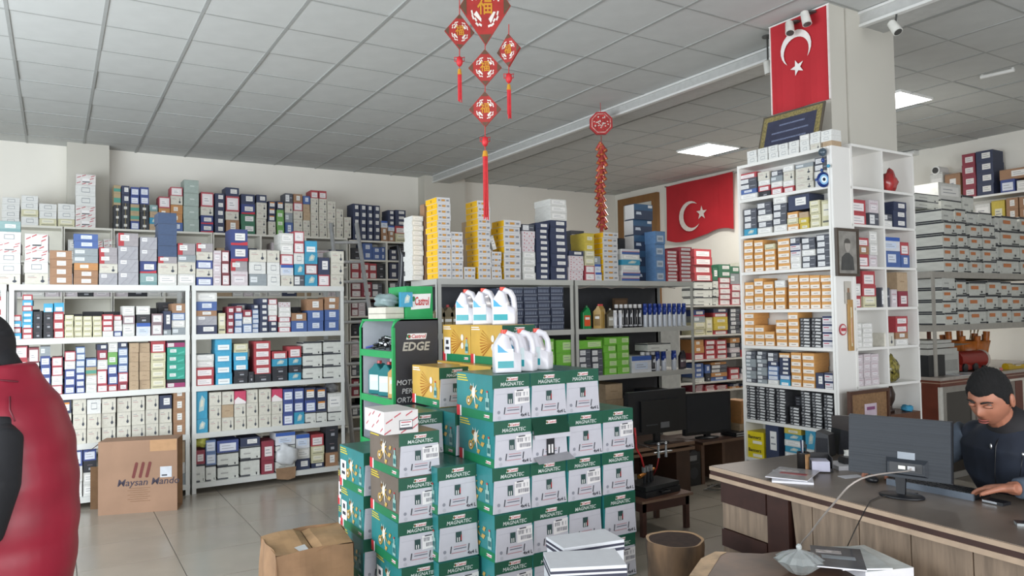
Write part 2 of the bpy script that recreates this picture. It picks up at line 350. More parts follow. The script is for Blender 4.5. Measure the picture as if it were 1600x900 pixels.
def fill(where, plane, P, zb, stacks, depth=.26, jit=.008, from_='left'):
    """where: words after the kind; plane 'Y' faces the street side (-Y), 'X' faces the left wall (-X)"""
    short = where
    for k, st in enumerate(stacks):
        x0, x1, yt, spec = st[:4]; dp = st[4] if len(st) > 4 else depth; back = st[5] if len(st) > 5 else 0
        Pk = P+back; f = onY if plane == 'Y' else onX
        a = f(x0, yt, Pk); b = f(x1, yt, Pk); zt = f((x0+x1)/2, yt, Pk).z
        c = (a+b)/2; w = abs(a.x-b.x) if plane == 'Y' else abs(a.y-b.y)
        items = parse(spec); tot = sum(i[1] for i in items); H = max(.03, zt-zb); z = zb
        for i, (cd, wg) in enumerate(items):
            h = H*wg/tot; rz = random.uniform(-.025, .025); j = random.uniform(-jit, jit)*1.2; dx = random.uniform(-.002, .002)
            ww = w*random.uniform(.955, .985); ps = pos(i, len(items))
            pl = f"on {where}, {nth(k+1)} stack from {from_}"+(', '+ps if ps else '')
            if plane == 'Y': bx(cd, pl, ww, dp*random.uniform(.9, 1), h*.995, c.x+dx, Pk+.02+j, z, rz, 'boxes on '+short)
            else: bx(cd, pl, ww, dp*random.uniform(.9, 1), h*.995, Pk+.015+j, c.y+dx, z, rz-pi/2, 'boxes on '+short)
            z += h
def backrow(where, X0, X1, Y, zb, hmin, hmax, kinds, wmin=.1, wmax=.2, depth=.2, facing='Y'):
    x = X0; k = 0
    while x < X1-.05:
        w = min(random.uniform(wmin, wmax), X1-x); h = random.uniform(hmin, hmax); k += 1
        n = max(1, round(h/.11)); cd = random.choice(kinds)
        for i in range(n):
            ps = pos(i, n); pl = f"behind {where}, {nth(k)} stack from left"+(', '+ps if ps else '')
            bx(cd, pl, w*.96, depth, h/n*.99, x+w/2, Y, zb+i*h/n, random.uniform(-.02, .02), 'boxes behind '+where)
        x += w
# ---------------------------------------------------------------- steel racks
def rack(label, X0, X1, Yf, dep, zs, m, ztop=None, hollow_back=None):
    t = thing('storage_rack', label, 'rack', ((X0+X1)/2, Yf+dep/2, 0), 0, 'steel storage racks'); hx = (X1-X0)/2; hy = dep/2; top = ztop or zs[-1]
    for sx in (-1, 1):
        for sy in (-1, 1):
            p = MB(); x = sx*hx; y = sy*hy
            p.box(min(x, x-sx*.04), min(y, y-sy*.004), 0, max(x, x-sx*.04), max(y, y-sy*.004), top, m)
            p.box(min(x, x-sx*.004), min(y, y-sy*.04), 0, max(x, x-sx*.004), max(y, y-sy*.04), top, m); p.build('post', t)
    for z in zs:
        b = MB(); b.box(-hx+.005, -hy+.006, z-.012, hx-.005, hy-.006, z, m)
        b.box(-hx+.002, -hy-.003, z-.05, hx-.002, -hy+.006, z, m).box(-hx+.002, hy-.006, z-.05, hx-.002, hy, z, m)
        b.box(-hx+.002, -hy, z-.05, -hx+.008, hy, z, m).box(hx-.008, -hy, z-.05, hx-.002, hy, z, m)
        b.build('shelf', t)
    if hollow_back:
        MB().box(-hx+.01, hy-.004, .05, hx-.01, hy+.004, top-.02, hollow_back).build('back_panel', t)
    return t
YL = 7.58; ZL = [.10, .565, 1.01, 1.50, 1.965]
XA0 = onY(13, 500, YL).x; XA1 = onY(297, 500, YL).x; XB0 = XA1+.012; XB1 = onY(538, 500, YL).x
rack('long white steel rack left of the other left rack, open cardboard carton before it', XA0, XA1, YL, .58, ZL, RACK)
rack('white steel rack along the left, right-hand of the two, beside the ladder', XB0, XB1, YL, .58, ZL, RACK)
rack('white steel rack cut off by the left picture edge behind the red vest', XA0-1.42, XA0-.012, YL, .58, ZL, RACK)
fill('cut-off left rack', 'Y', YL, 1.50, [(-16, 4, 463, 'r r r')])
fill('cut-off left rack top', 'Y', YL, 1.965, [(-28, -8, 345, 'W W W W')])
LA = 'left rack top'
fill(LA, 'Y', YL, ZL[4], [(-6, 33, 345, 'C W W R W T'), (38, 76, 365, 'C W R R:1.4'), (77, 113, 391, 'K K K K'), (115, 154, 365, 'K K O g g B B'), (155, 184, 386, 'S C:.8 s:.7 s:.7'), (185, 217, 364, 'S S S s'),
 (219, 246, 370, 'T X S S'), (247, 277, 332, 'w C s:.6 D D D D'), (278, 306, 380, 'w C g:.6 s'), (307, 333, 380, 'b C b C s'), (334, 346, 391, 'P*3'), (347, 359, 391, 'M*3'), (361, 388, 358, 'P:1.2 s:.8 X:1.3 X:1.3'),
 (390, 417, 390, 'g W C'), (418, 438, 391, 'W W C'), (439, 459, 364, 'C U F w w'), (460, 476, 361, 'd a W F F'), (477, 497, 376, 'a M:.9 a c'), (498, 516, 402, 'F N:1.5'), (518, 538, 392, 'C C C')], depth=.3)
fill('left rack upper shelf', 'Y', YL, ZL[3], [(18, 33, 492, 'c r c r'), (35, 51, 460, 'r r c c c r c r'), (52, 66, 487, 'k k k'), (68, 83, 474, 'k k k c'), (84, 100, 473, 'r r r c'), (101, 115, 492, 'y*4'), (116, 129, 494, 'y*4'), (130, 144, 494, 'y*4'), (145, 159, 494, 'y*4'),
 (160, 177, 491, 'w r r r'), (178, 191, 492, 'b w w r'), (192, 211, 478, 'w:1.5 m w:1.2'), (213, 235, 478, 'U:1.5 k w'), (237, 255, 490, 'm:1.3 m'), (256, 268, 486, 'g:.6 N:2'), (269, 290, 474, 'g w l K:1.3')])
backrow('left rack upper shelf boxes', XA0+.1, XA1-.1, YL+.33, ZL[3], .18, .34, 'kkNkdK')  # back rows of mostly dark boxes, added to stand for shadow inside the racks
fill('left rack middle shelf', 'Y', YL, ZL[2], [(22, 43, 541, 'r F r F'), (44, 61, 543, 'b r w M:1.4'), (63, 79, 541, 'b b b b g'), (81, 98, 558, 'F w F F'), (101, 118, 549, 'b b b w F:1.2'), (119, 133, 542, 'b b b l l l l'), (134, 151, 560, 'w w t l'), (152, 168, 538, 'F:.7 F:1.6 w v N:.6'),
 (169, 184, 535, 'r:.7 b b G:1.3 w'), (185, 200, 535, 'v F:1.2 l l l N:.7'), (202, 217, 536, 'q*5'), (218, 235, 536, 'q*5'), (236, 259, 533, 'y y y y r:1.3'), (261, 290, 530, 'p e e e e p')])
backrow('left rack middle shelf boxes', XA0+.1, XA1-.1, YL+.33, ZL[2], .2, .32, 'kNdkb')
fill('left rack lower shelf', 'Y', YL, ZL[1], [(66, 90, 626, 'C C C'), (92, 112, 626, 'C C n:.8'), (114, 135, 624, 'C C C'), (136, 158, 624, 'C C W'), (159, 181, 623, 'C C C'), (183, 205, 622, 'C C C'), (206, 227, 620, 'C C C'), (228, 248, 618, 'C C C'), (249, 269, 618, 'C C N'), (271, 290, 605, 'K*4')])
backrow('left rack lower shelf boxes', XA0+.1, XA1-.1, YL+.33, ZL[1], .22, .34, 'kNdgk')
fill('left rack bottom shelf', 'Y', YL, ZL[0], [(40, 60, 700, 'N b w'), (62, 84, 705, 'b b k'), (86, 107, 704, 'w b w b'), (108, 129, 700, 'w w b:1.2'), (130, 151, 702, 'w w k b'), (155, 178, 700, 'd k'), (180, 215, 704, 'K k'), (218, 250, 702, 'w k'), (262, 290, 690, 'g w q:2')])
S1, S2, S3, S4 = 'ladder-side left rack upper shelf', 'ladder-side left rack middle shelf', 'ladder-side left rack lower shelf', 'ladder-side left rack bottom shelf'
S1, S2, S3, S4 = 'second rack upper shelf', 'second rack middle shelf', 'second rack lower shelf', 'second rack bottom shelf'
fill(S1, 'Y', YL, ZL[3], [(306, 340, 457, 'N S K:.6 B w'), (342, 353, 489, 'y'), (355, 366, 479, 'v*4'), (367, 379, 478, 'l l l v'), (380, 394, 484, 'l:1.3 w v'), (395, 405, 476, 'l*5 N'), (406, 419, 466, 'N*6'), (420, 434, 467, 'N N F w w F'), (436, 455, 472, 'F w F w w j'), (456, 480, 489, 'B:1.4 K'), (481, 506, 467, 'B B K:1.1'), (508, 531, 464, 'B B K:.6 K:.6')])
backrow('second rack upper shelf boxes', XB0+.1, XB1-.1, YL+.33, ZL[3], .18, .3, 'kMNKq')  # added rows again, darkening the depth of the second rack
fill(S2, 'Y', YL, ZL[2], [(305, 335, 554, 'r:1.4 r:1.4 w w'), (337, 363, 530, 'c*4'), (366, 388, 537, 'k k c:1.4 c:1.2 y:1.3'), (389, 397, 581, 'k'), (398, 424, 533, 'k r r r r'), (426, 450, 549, 'k k a r'), (452, 472, 541, 'a k a r:1.5'), (474, 504, 534, 'z*3'), (506, 536, 532, 'z*3')])
backrow('second rack middle shelf boxes', XB0+.1, XB1-.5, YL+.33, ZL[2], .2, .3, 'kNkd')
fill(S3, 'Y', YL, ZL[1], [(305, 325, 611, 'a a:2'), (327, 346, 613, 'C C C'), (347, 366, 612, 'C q C'), (367, 385, 611, 'C C Q'), (386, 404, 609, 'C C C'), (405, 424, 608, 'C C C'), (425, 442, 608, 'C C Q'), (443, 459, 608, 'b b b'), (460, 476, 607, 'a b b'), (477, 494, 606, 'z:.9 b n'), (495, 511, 606, 'z:.9 n n'), (513, 534, 614, 'z:.7 w:1.4')])
backrow('second rack lower shelf boxes', XB0+.1, XB1-.1, YL+.33, ZL[1], .24, .36, 'kKdNk')
fill(S4, 'Y', YL, ZL[0], [(305, 321, 704, 'z:1.3 v'), (322, 338, 688, 'z:1.3 l l'), (340, 374, 688, 'z z b:.9'), (376, 407, 684, 'z:1.4 z N:.7'), (409, 429, 689, 'v v:1.4'), (431, 462, 676, 'z z:.7 z:.5 U'), (463, 485, 679, 'N w U:1.3'), (487, 507, 679, 'N:.6 y y r:1.4'), (510, 529, 664, 'K k k')])
backrow('second rack bottom shelf boxes', XB0+.1, XB1-.1, YL+.33, ZL[0], .2, .3, 'kgdNk')
# ---------------------------------------------------------------- wall shelves behind, up on the back wall
YB = 10.22; ZB = onY(128, 355, YB).z; ZB2 = onY(400, 463, YB).z
def cubby(label, X0, X1, Yf, dep, zs, nx, z0, m=CREAM, name='wall_shelf', back=True):
    t = thing(name, label, 'shelf', ((X0+X1)/2, Yf+dep/2, 0), 0); hx = (X1-X0)/2; hy = dep/2
    for z in zs: MB().box(-hx, -hy, z-.025, hx, hy, z, m).build('shelf_board', t)
    for i in range(nx+1):
        x = -hx+2*hx*i/nx; s_ = MB()
        zz = sorted(zs)
        for a, b in zip(([z0]+zz)[:-1] if z0 < zz[0] else zz[:-1], zz if z0 < zz[0] else zz[1:]): s_.box(max(-hx, x-.011), -hy, a, min(hx, x+.011), hy, b-.025, m)
        s_.build('side_panel' if i in (0, nx) else 'divider', t)
    if back: MB().box(-hx, hy, max(z0, 0), hx, hy+.008, max(zs), m).build('back_panel', t)
    return t
xb = [onY(x, 360, YB).x for x in (-30, 98, 176, 332, 543)]
for a, b, nx, lb in ((xb[0], xb[1], 1, 'white wall shelf unit high behind the left rack, far left end'), (xb[1]+.01, xb[2], 1, 'narrow white wall shelf unit before the left pillar'),
                     (xb[2]+.01, xb[3], 2, 'white wall shelf unit just right of the left pillar'), (xb[3]+.01, xb[4], 3, 'white wall shelf unit behind the second rack, reaching the ladder')):
    cubby(lb, a, b, YB, .34, [.1, .8, ZB2-.35, ZB2, ZB2+.42, ZB], nx, 0)
T1 = 'left-of-pillar wall shelf top'
fill(T1, 'Y', YB, ZB, [(3, 31, 308, 'W*4'), (33, 60, 305, 'W:1.2 y W W'), (61, 89, 318, 'y W W'), (90, 117, 318, 'y W W'), (118, 150, 272, 'R R W W R')])
T2 = 'right-of-pillar wall shelf top'
fill(T2, 'Y', YB, ZB, [(178, 189, 289, 'A A A t:1.5 t'), (190, 203, 290, 'A A A N N'), (204, 218, 292, 'b t t b b'), (219, 233, 292, 'A A A b b'), (234, 247, 320, 'q a q T'), (248, 266, 307, 'O O F'), (267, 286, 292, 'B O O C F'), (287, 311, 281, 'H*4'), (314, 334, 300, 'X X C F:1.7'),
 (336, 351, 302, 'N*5'), (353, 374, 293, 'K:1.6 C F:1.8 N'), (377, 399, 303, 'J J X N'), (401, 417, 304, 'C*4 N'), (420, 431, 314, 'C C n n n'), (433, 444, 314, 'G*3 n'), (446, 458, 302, 'B:1.4 g C d'), (459, 473, 303, 'C C C F K'), (474, 485, 306, 'C C q q B'), (486, 498, 297, 'C*5 r'),
 (499, 511, 298, 'C*5 r'), (512, 525, 314, 'C*4'), (526, 537, 326, 'C*3'), (538, 549, 339, 'C*2')])
backrow('second rack, wall shelf middle', xb[3]+.05, xb[4]-.05, YB+.03, ZB2, .15, .3, 'PwPqNPC', .12, .22, .28)
backrow('second rack, wall shelf above', xb[3]+.05, xb[4]-.05, YB+.03, ZB2+.42, .2, .32, 'KNPkPq', .12, .22, .28)
backrow('left rack, wall shelf middle', xb[0]+.05, xb[3]-.05, YB+.03, ZB2, .15, .3, 'PwkqNP', .14, .26, .28)
backrow('left rack, wall shelf above', xb[1]+.05, xb[3]-.05, YB+.03, ZB2+.42, .2, .3, 'wRWs', .16, .26, .28)
# far pigeonhole unit behind the ladder
zf = [onY(606, y, YB).z for y in (377, 406.7, 435.6, 464, 493)]; zz = zf+[zf[-1]-.285*k for k in range(1, 6)]
xf0, xfm, xf1 = onY(546, 400, YB).x, onY(606, 400, YB).x, onY(660, 400, YB).x
cubby('tall white pigeonhole unit of dark boxes behind the ladder', xf0, xf1, YB, .34, zz[::-1], 2, 0, CREAM, 'pigeonhole_unit')
T3 = 'pigeonhole unit top'
fill(T3, 'Y', YB, zf[0], [(552, 562, 318, 'N*5'), (563, 573, 319, 'N*5'), (574, 583, 320, 'N*5'), (584, 594, 321, 'N*5'), (596, 606, 345, 'K K U'), (607, 617, 328, 'K K U N N N'), (618, 635, 328, 'y:1.6 r:1.4 N N N'), (637, 646, 350, 'Y Y')])
pals = ['aakBN', 'rNkdw', 'PvdMk', 'MvPdk', 'NPvk', 'vkPd', 'kNPd', 'dkv', 'kd']
for i, zc in enumerate(zz[1:]):
    for a, b, s_ in ((xf0, xfm, 'left'), (xfm, xf1, 'right')):
        backrow(f'ladder, {s_} pigeonhole {nth(i+1)} down', a+.03, b-.03, YB+.03, zc, .15, .25, pals[i], .1, .18, .28)
# ---------------------------------------------------------------- middle racks
YM = 5.85; ZM = [.12, .58, 1.02, 1.485, 1.965]; GRK = mat('b9bab5', .4, .1, .03, 5); BKP = mat('3a3c41', .6, 0, .05)
XM0 = 2.838; XM1 = onY(897, 500, YM).x; XN0 = XM1+.015; XN1 = onY(1084, 500, YM).x
rack('grey steel rack in the middle of the shop under yellow-sided box stacks', XM0, XM1, YM, .56, ZM, GRK, hollow_back=BKP)
rack('grey steel rack holding spray cans and green boxes, behind the old monitors', XN0, XN1, YM, .56, ZM, GRK, hollow_back=BKP)
MT = 'middle rack top'; zt = ZM[4]
fill(MT, 'Y', YM, zt, [(684, 705, 308, 'i*14', .24), (706, 725, 362, 'i*8', .24), (727, 745, 417, 'i*2', .24), (747, 767, 313, 'i*13', .24), (769, 785, 393, 'i*5', .24), (788, 815, 344, 'i*9', .24), (818, 837, 350, 'w w w w j*3 d', .25), (839, 859, 348, 'N*10', .25), (861, 887, 311, 'N*9 w:1.2 w w', .3),
  (890, 913, 392, 'j*5 N', .25), (915, 930, 364, 'F F y y Y:1.2 Y:1.2', .25), (931, 941, 400, 'U U g', .2), (943, 967, 363, 'i*9', .3), (973, 1001, 389, 'f f w a w f', .12), (991, 1021, 319, 'V*5', .15, .15), (1025, 1041, 361, 'I*4', .28), (1043, 1061, 391, 'r*9', .28), (1063, 1082, 386, 'r*9', .28)])
fill('middle rack top, rear end', 'Y', YM+.3, zt, [(645, 662, 337, 'w*13', .2), (664, 676, 318, 'K', .1), (730, 748, 346, 'q', .1), (893, 914, 360, 'K d', .2), (968, 984, 372, 'k', .15)])
# the yellow-sided stack right of the rack's open gap also shows a loose white box leaning
o = bx('w', 'leaning in a gap between yellow-sided stacks on the middle rack', .04, .1, .13, onY(775, 390, YM+.03).x, YM+.05, onY(775, 389, YM).z+.0, 0, 'boxes on middle rack top', -.3)
fill('middle rack upper shelf', 'Y', YM, ZM[3], [(741, 757, 470, 'u*4'), (759, 777, 466, 'u*5'), (778, 796, 450, 'u*6'), (797, 819, 449, 'u*6'), (820, 841, 449, 'u*6'), (842, 861, 448, 'u*6'), (862, 882, 448, 'u*6')], depth=.3)
fill('middle rack second shelf', 'Y', YM, ZM[2], [(820, 842, 530, 'E*3'), (843, 868, 530, 'E*3'), (870, 896, 531, 'E*3')], depth=.3)
fill('can rack second shelf', 'Y', YM, onY(1000, 579, YM).z if False else ZM[2], [(907, 925, 546, 'd*4'), (926, 943, 546, 'd*4'), (945, 965, 527, 'E*5'), (966, 985, 526, 'E*5'), (988, 1019, 556, 'U')], depth=.32)
o = bx('E', 'lying across the charcoal boxes on the can rack', .3, .28, .085, onY(925, 540, YM).x, YM+.03, onY(925, 545, YM).z+.0, 0, 'boxes on can rack')
fill('can rack lower shelf', 'Y', YM, ZM[1], [(948, 975, 600, 'q:1.3 q'), (977, 1000, 618, 'k'), (1030, 1060, 610, 'k k')], depth=.4)
# cans and bottles
def can(lb, x, y, z, r, h, body, cap, stripe, grp):
    t = thing('spray_can', lb, 'can', (x, y, z), random.uniform(-.6, .6), grp)
    b = MB(); b.lathe([(r*.96, 0), (r, .004), (r, h*.82), (r*.8, h*.86)], (0, 0, 0), mat(body, .3, .1, 0), 14)
    if cap == '2c479c': b.lathe([(r*1.012, h*.52), (r*1.012, h*.84)], (0, 0, 0), mat(cap, .3, .1, 0), 14)
    else: b.lathe([(r*1.012, h*.06), (r*1.012, h*.12)], (0, 0, 0), mat('c9cbd2', .3, .1, 0), 14); b.box(r*.3, -r*1.03, h*.15, r*.6, -r*.8, h*.75, mat('d5d6da', .4, 0, 0))
    n = 8; ring = [(r*1.02*cos(a), r*1.02*sin(a)) for a in [(-pi/2-.5)+i/n for i in range(n+1)]]
    for i in range(n): b.face([(*ring[i], h*.45), (*ring[i+1], h*.45), (*ring[i+1], h*(.55+.08*sin(pi*i/n))), (*ring[i], h*(.55+.08*sin(pi*i/n)))], mat('dfe3ea', .4, 0, 0))
    b.build('can_body', t)
    MB().lathe([(r*.9, h*.8), (r*.92, h*.98), (r*.85, h)], (0, 0, 0), mat(cap, .35, 0, 0), 14).build('cap', t)
    return t
k = 0; zc = ZM[3]
for i in range(9):
    x = onY(1014+i*7.6, 490, YM).x
    can(f'blue-capped white spray can, {nth(i+1)} from left in the upper can row', x, YM+.06, zc, .0235, .245, 'ccd2dc', '2c479c', 'd9dde4', 'blue and white spray cans')
for i in range(6):
    x = onY(970+i*7.3, 490, YM).x
    can(f'black can with white cap, {nth(i+1)} from left in the upper can row', x, YM+.07, zc, .0225, .24, '26272d', 'dfdfe0', '1b1c20', 'black spray cans with white caps')
for i in range(2):
    x = onY(963+i*8, 495, YM).x
    can(('left' if i == 0 else 'right')+' slim red-blue can at front of the black cans', x, YM-.0+.03 if False else YM+.02, zc, .021, .18, 'd4d6dc', 'e6e6e6', '3b4a86', 'slim spray cans')
zc = ZM[2]
for i, (px, bl) in enumerate(((1010, 0), (1018, 0), (1026, 0), (1033, 1), (1043, 1), (1059, 1))):
    can(('blue-capped white' if bl else 'black white-capped')+f' spray can, {nth(i+1)} from left on the lower can shelf', onY(px, 560, YM).x, YM+.06, zc, .028, .205, 'ccd2dc' if bl else '26272d', '2c479c' if bl else 'dfdfe0', 'd9dde4' if bl else '1b1c20', 'spray cans on the lower can shelf')
bx('z', 'lying on the spray cans of the lower can shelf', .32, .2, .085, onY(1030, 540, YM).x, YM+.0, zc+.206, 0, 'boxes on can rack')
def bottle(lb, x, y, z, w, h, dep, col, cap, label, grp, rz=0, alpha=1):
    """flat oil bottle: shouldered body, slanted neck, cap, label"""
    t = thing('oil_bottle', lb, 'bottle', (x, y, z), rz, grp); b = MB(); m = mat(col, .28, 0, .02)
    P = [(-.5, 0), (.5, 0), (.5, .62), (.42, .78), (.22, .92), (.02, .92), (-.1, .84), (-.5, .7)]
    rings = []
    for s_, yy in ((.9, -.5), (1, -.42), (1, .42), (.9, .5)): rings.append([(px*w*s_, yy*dep, (pz-.45)*h*(s_*.05+.95)+.45*h-(.0225*h*(1-s_) if 0 else 0)) for px, pz in P])
    vs = [p for r_ in rings for p in r_]; n = len(P)
    zmin = min(p[2] for p in vs); vs = [(p[0], p[1], p[2]-zmin) for p in vs]
    fs = [(k*n+i, k*n+(i+1) % n, (k+1)*n+(i+1) % n, (k+1)*n+i) for k in range(3) for i in range(n)]
    fs += [tuple(range(n))[::-1], tuple(range(3*n, 4*n))]
    b.raw(vs, fs, m); b.build('bottle_body', t)
    MB().cyl((w*.12, 0, h*.9), (w*.12, 0, h), w*.13, w*.12, mat(cap, .35, 0, 0)).build('cap', t)
    MB().box(-w*.36, -dep*.53, h*.12, w*.38, -dep*.5, h*.58, mat(label, .4, 0, .03)).box(-w*.25, -dep*.54, h*.4, w*.28, -dep*.52, h*.5, mat('e7e7e2', .4, 0, 0)).build('label', t)
    return t
bottle('bright green oil bottle with orange emblem on the can shelf', onY(921, 495, YM).x, YM+.06, ZM[3], .1, .23, .05, '1d8a4a', '15703a', 'd9542a', None)
for i in range(3): bottle(f'gold oil bottle with red cap, {("left", "middle", "right")[i]} of three on the can shelf', onY(937+i*7, 495, YM).x, YM+.03+.045*i, ZM[3], .085, .245, .045, 'b4924a', 'c0312c', '8d6f36', 'gold oil bottles on the can shelf', -1.0)
bottle('olive-grey oil bottle beside the gold bottles, can shelf', onY(957, 495, YM).x, YM+.05, ZM[3], .085, .2, .05, '5c5648', 'c9c6bd', 'b7b3a6', None)
for i in range(3): bottle(f'dark small bottle at the right end of the lower can shelf, {("left", "middle", "right")[i]} one', onY(1069+i*5, 560, YM).x, YM+.05+.03*i, ZM[2], .045, .2, .045, '2a2328', '1a1a1c', '6a5860', 'dark small bottles', -.3)
for i in range(3): bottle(f'grey-gold oil bottle behind the white jugs, {("left", "middle", "right")[i]} of three', onY(690+i*13, 495, YM).x, YM+.07, ZM[3], .12, .25, .07, '75694f', 'b02a2a', '8b7c5b', 'grey-gold oil bottles')
# dark things and wires at the back of the can shelf
tag(MB().box(-.1, -.01, 0, .1, .01, .14, mat('5e4a38', .5)).box(-.08, -.014, .02, .08, -.01, .12, mat('7b6149', .6)).build('picture_frame', None, (onY(1003, 470, YM).x, YM+.35, ZM[3]+.17)), 'small brown frame hanging at the back above the black cans', 'frame')
w_ = MB(); w_.tube([(onY(905+i*10, 448+(i % 3), YM).x, YM+.1, onY(905+i*10, 447+3*sin(i*1.3), YM).z) for i in range(17)], .004, mat('b5a9a2', .5)); tag(w_.build('cable'), 'thin pale cable strung under the can rack top shelf', 'cable')

# ---------------------------------------------------------------- far shelves beside the right wall
YF = 7.6; zF = [onY(1085, 477, YF).z, onY(1110, 523, YF).z, onY(1110, 561, YF).z, onY(1110, 596, YF).z]
xF0 = onY(1060, 477, YF).x; xFm = onY(1140, 540, YF).x; xF1 = 8.98
cubby('white open shelf unit by the right wall under the wide red flag', xF0, xF1, YF, .4, [.1, .5]+zF[::-1], 1, 0, mat('c9c7c0', .5), 'wall_shelf')
fill('flag-side shelf top', 'Y', YF, zF[0], [(1085, 1113, 389, 'z z z r r r r'), (1115, 1123, 418, 'z*3 J:1.5'), (1124, 1142, 413, 'F F F F F J:1.2 J:1.2'), (1143, 1157, 416, 'F F F g:1.6 J'), (1159, 1175, 410, 'z w C')])
fill('flag-side shelf upper row', 'Y', YF, zF[1], [(1085, 1103, 484, 'y y g X'), (1104, 1114, 496, 'y:2'), (1116, 1138, 482, 'r Y:1.6 Y:1.6 r N'), (1142, 1157, 482, 'd*6'), (1159, 1176, 490, 'z d r')])
fill('flag-side shelf second row', 'Y', YF, zF[2], [(1085, 1101, 531, 'r O O'), (1103, 1119, 531, 'r r r r'), (1120, 1137, 531, 'r r r r'), (1142, 1157, 528, 'd P d O'), (1159, 1175, 535, 'r d')])
fill('flag-side shelf third row', 'Y', YF, zF[3], [(1085, 1101, 568, 'z B B B'), (1103, 1111, 570, 'k B'), (1112, 1137, 566, 'B O d d O:.6'), (1142, 1157, 575, 'r r'), (1159, 1175, 575, 'P d')])
fill('flag-side shelf lowest row', 'Y', YF, .5, [(1085, 1101, 602, 'v*5'), (1103, 1119, 602, 'r*5'), (1120, 1138, 602, 'r*5'), (1142, 1157, 600, 'O:1.5 O:1.5 N N N'), (1159, 1175, 605, 'O O N')])

# ---------------------------------------------------------------- oil cartons
CW, CL, CHT = .252, .425, .26
GREEN = mat('1f5a45', .45, 0, .04); TEAL = mat('2f7e80', .35, 0, .08, 5); PAN = mat('c9c9d2', .5, 0, .02); WH = mat('eceaea', .5, 0, .01); INK = mat('30333d', .6, 0, 0)
def logo(b, fn, u, v, s_):
    b.face([fn(u+x*s_, v+y*s_, .003) for x, y in ((-1.15, -.28), (1.0, -.28), (1.12, .3), (-1.0, .3))], WH)
    b.lathe  # white slanted plate, roundel, word
    cx, cy = u-.86*s_, v
    b.face([fn(cx+.22*s_*cos(a), cy+.22*s_*sin(a), .0035) for a in [i*pi/5 for i in range(10)]], mat('1f7a46', .5, 0, 0))
    b.face([fn(cx+.12*s_*cos(a)+.05*s_, cy+.12*s_*sin(a), .004) for a in [i*pi/4 for i in range(8)]], mat('c22f35', .5, 0, 0))
    b.text('Castrol', lambda x, y: fn(u+.2*s_+x+y*.18, v+y, .004), .52*s_, mat('c0262e', .5, 0, 0), bold=.02)
def end_face(var, topc=GREEN):
    b = MB(); W, H = CW, CHT
    fn = lambda u, v, o=.002: Vector((u*W, -o, v*H))
    f2 = lambda u, v, o=.002: Vector((u, -o, v))
    b.face([fn(.0, .70), fn(1, .70), fn(1, 1), fn(0, 1)], topc)
    b.face([fn(.035, .72, .004), fn(.965, .72, .004), fn(1.0, .02, .007), fn(.0, .02, .007)][::-1], PAN)
    b.face([fn(.035, .72, .004), fn(.0, .02, .007), fn(0, .02, 0), fn(.06, .72, 0)], PAN); b.face([fn(.965, .72, .004), fn(1, .02, .007), fn(1, .02, 0), fn(.94, .72, 0)], PAN)
    logo(b, f2, .52*W, .905*H, .036)
    b.text('MAGNATEC', lambda x, y: f2(.52*W+x+y*.15, .795*H+y, .0035), .029, mat('d3dcd8', .5, 0, 0), bold=.015)
    P = lambda u, v: fn(u, v, .0085)
    b.face([P(.07, .585), P(.95, .6), P(.95, .605), P(.07, .59)], mat('a9aab4', .5, 0, 0))
    ic = (.42, .57) if var != 'bar' else (.38, .52)
    if var != 'open':
        b.face([P(ic[0], .37), P(ic[1], .37), P(ic[1], .59), P(ic[0], .59)], mat('2c4a48', .5, 0, 0))
        b.face([fn(ic[0]+.03, .38, .009), fn(ic[0]+.05, .38, .009), fn(ic[0]+.05, .47, .009), fn(ic[0]+.03, .47, .009)], WH); b.face([fn(ic[0]+.08, .38, .009), fn(ic[0]+.10, .38, .009), fn(ic[0]+.10, .47, .009), fn(ic[0]+.08, .47, .009)], WH)
        if var == 'icon': b.face([fn(ic[1]-.03, .4, .0092), fn(ic[1], .4, .0092), fn(ic[1], .52, .0092), fn(ic[1]-.02, .52, .0092)], mat('b7343a', .5, 0, 0))
    if var == 'bar':
        b.face([P(.56, .34), P(.97, .37), P(.97, .68), P(.56, .65)], WH)
        for r_, zz in ((0, .52), (1, .4)):
            for i in range(13):
                if random.random() < .85:
                    u = .6+r_*.03+i*.025; b.face([fn(u, zz, .0095), fn(u+random.choice((.008, .014)), zz, .0095), fn(u+.012, zz+.085, .0095), fn(u, zz+.085, .0095)], mat('4d4f63', .5, 0, 0))
        b.face([fn(.62, .63, .0095), fn(.8, .635, .0095), fn(.8, .66, .0095), fn(.62, .655, .0095)], INK)
    for u in (.27, .72): b.face([P(u, .15), P(u+.025, .15), P(u+.05, .3), P(u+.025, .3)], INK)
    for zz, a, c_ in ((.27, .36, 'b98f96'), (.22, .36, '5d6070'), (.14, .3, 'b98f96')): b.face([P(a, zz), P(.68, zz), P(.69, zz+.018), P(a+.01, zz+.018)], mat(c_, .5, 0, 0))
    b.face([fn(.14+.04*cos(a), .2+.04*sin(a), .0085) for a in [i*pi/4 for i in range(8)]], mat('8f919c', .5, 0, 0))
    b.face([fn(.15+.045*cos(a), .08+.045*sin(a), .0085) for a in [i*pi/4 for i in range(8)]], mat('b9bac3', .5, 0, 0))
    b.text('4x4 L', lambda x, y: f2(.84*W+x, .1*H+y, .0095), .028, INK, bold=.02)
    return b.mesh('end_panel')
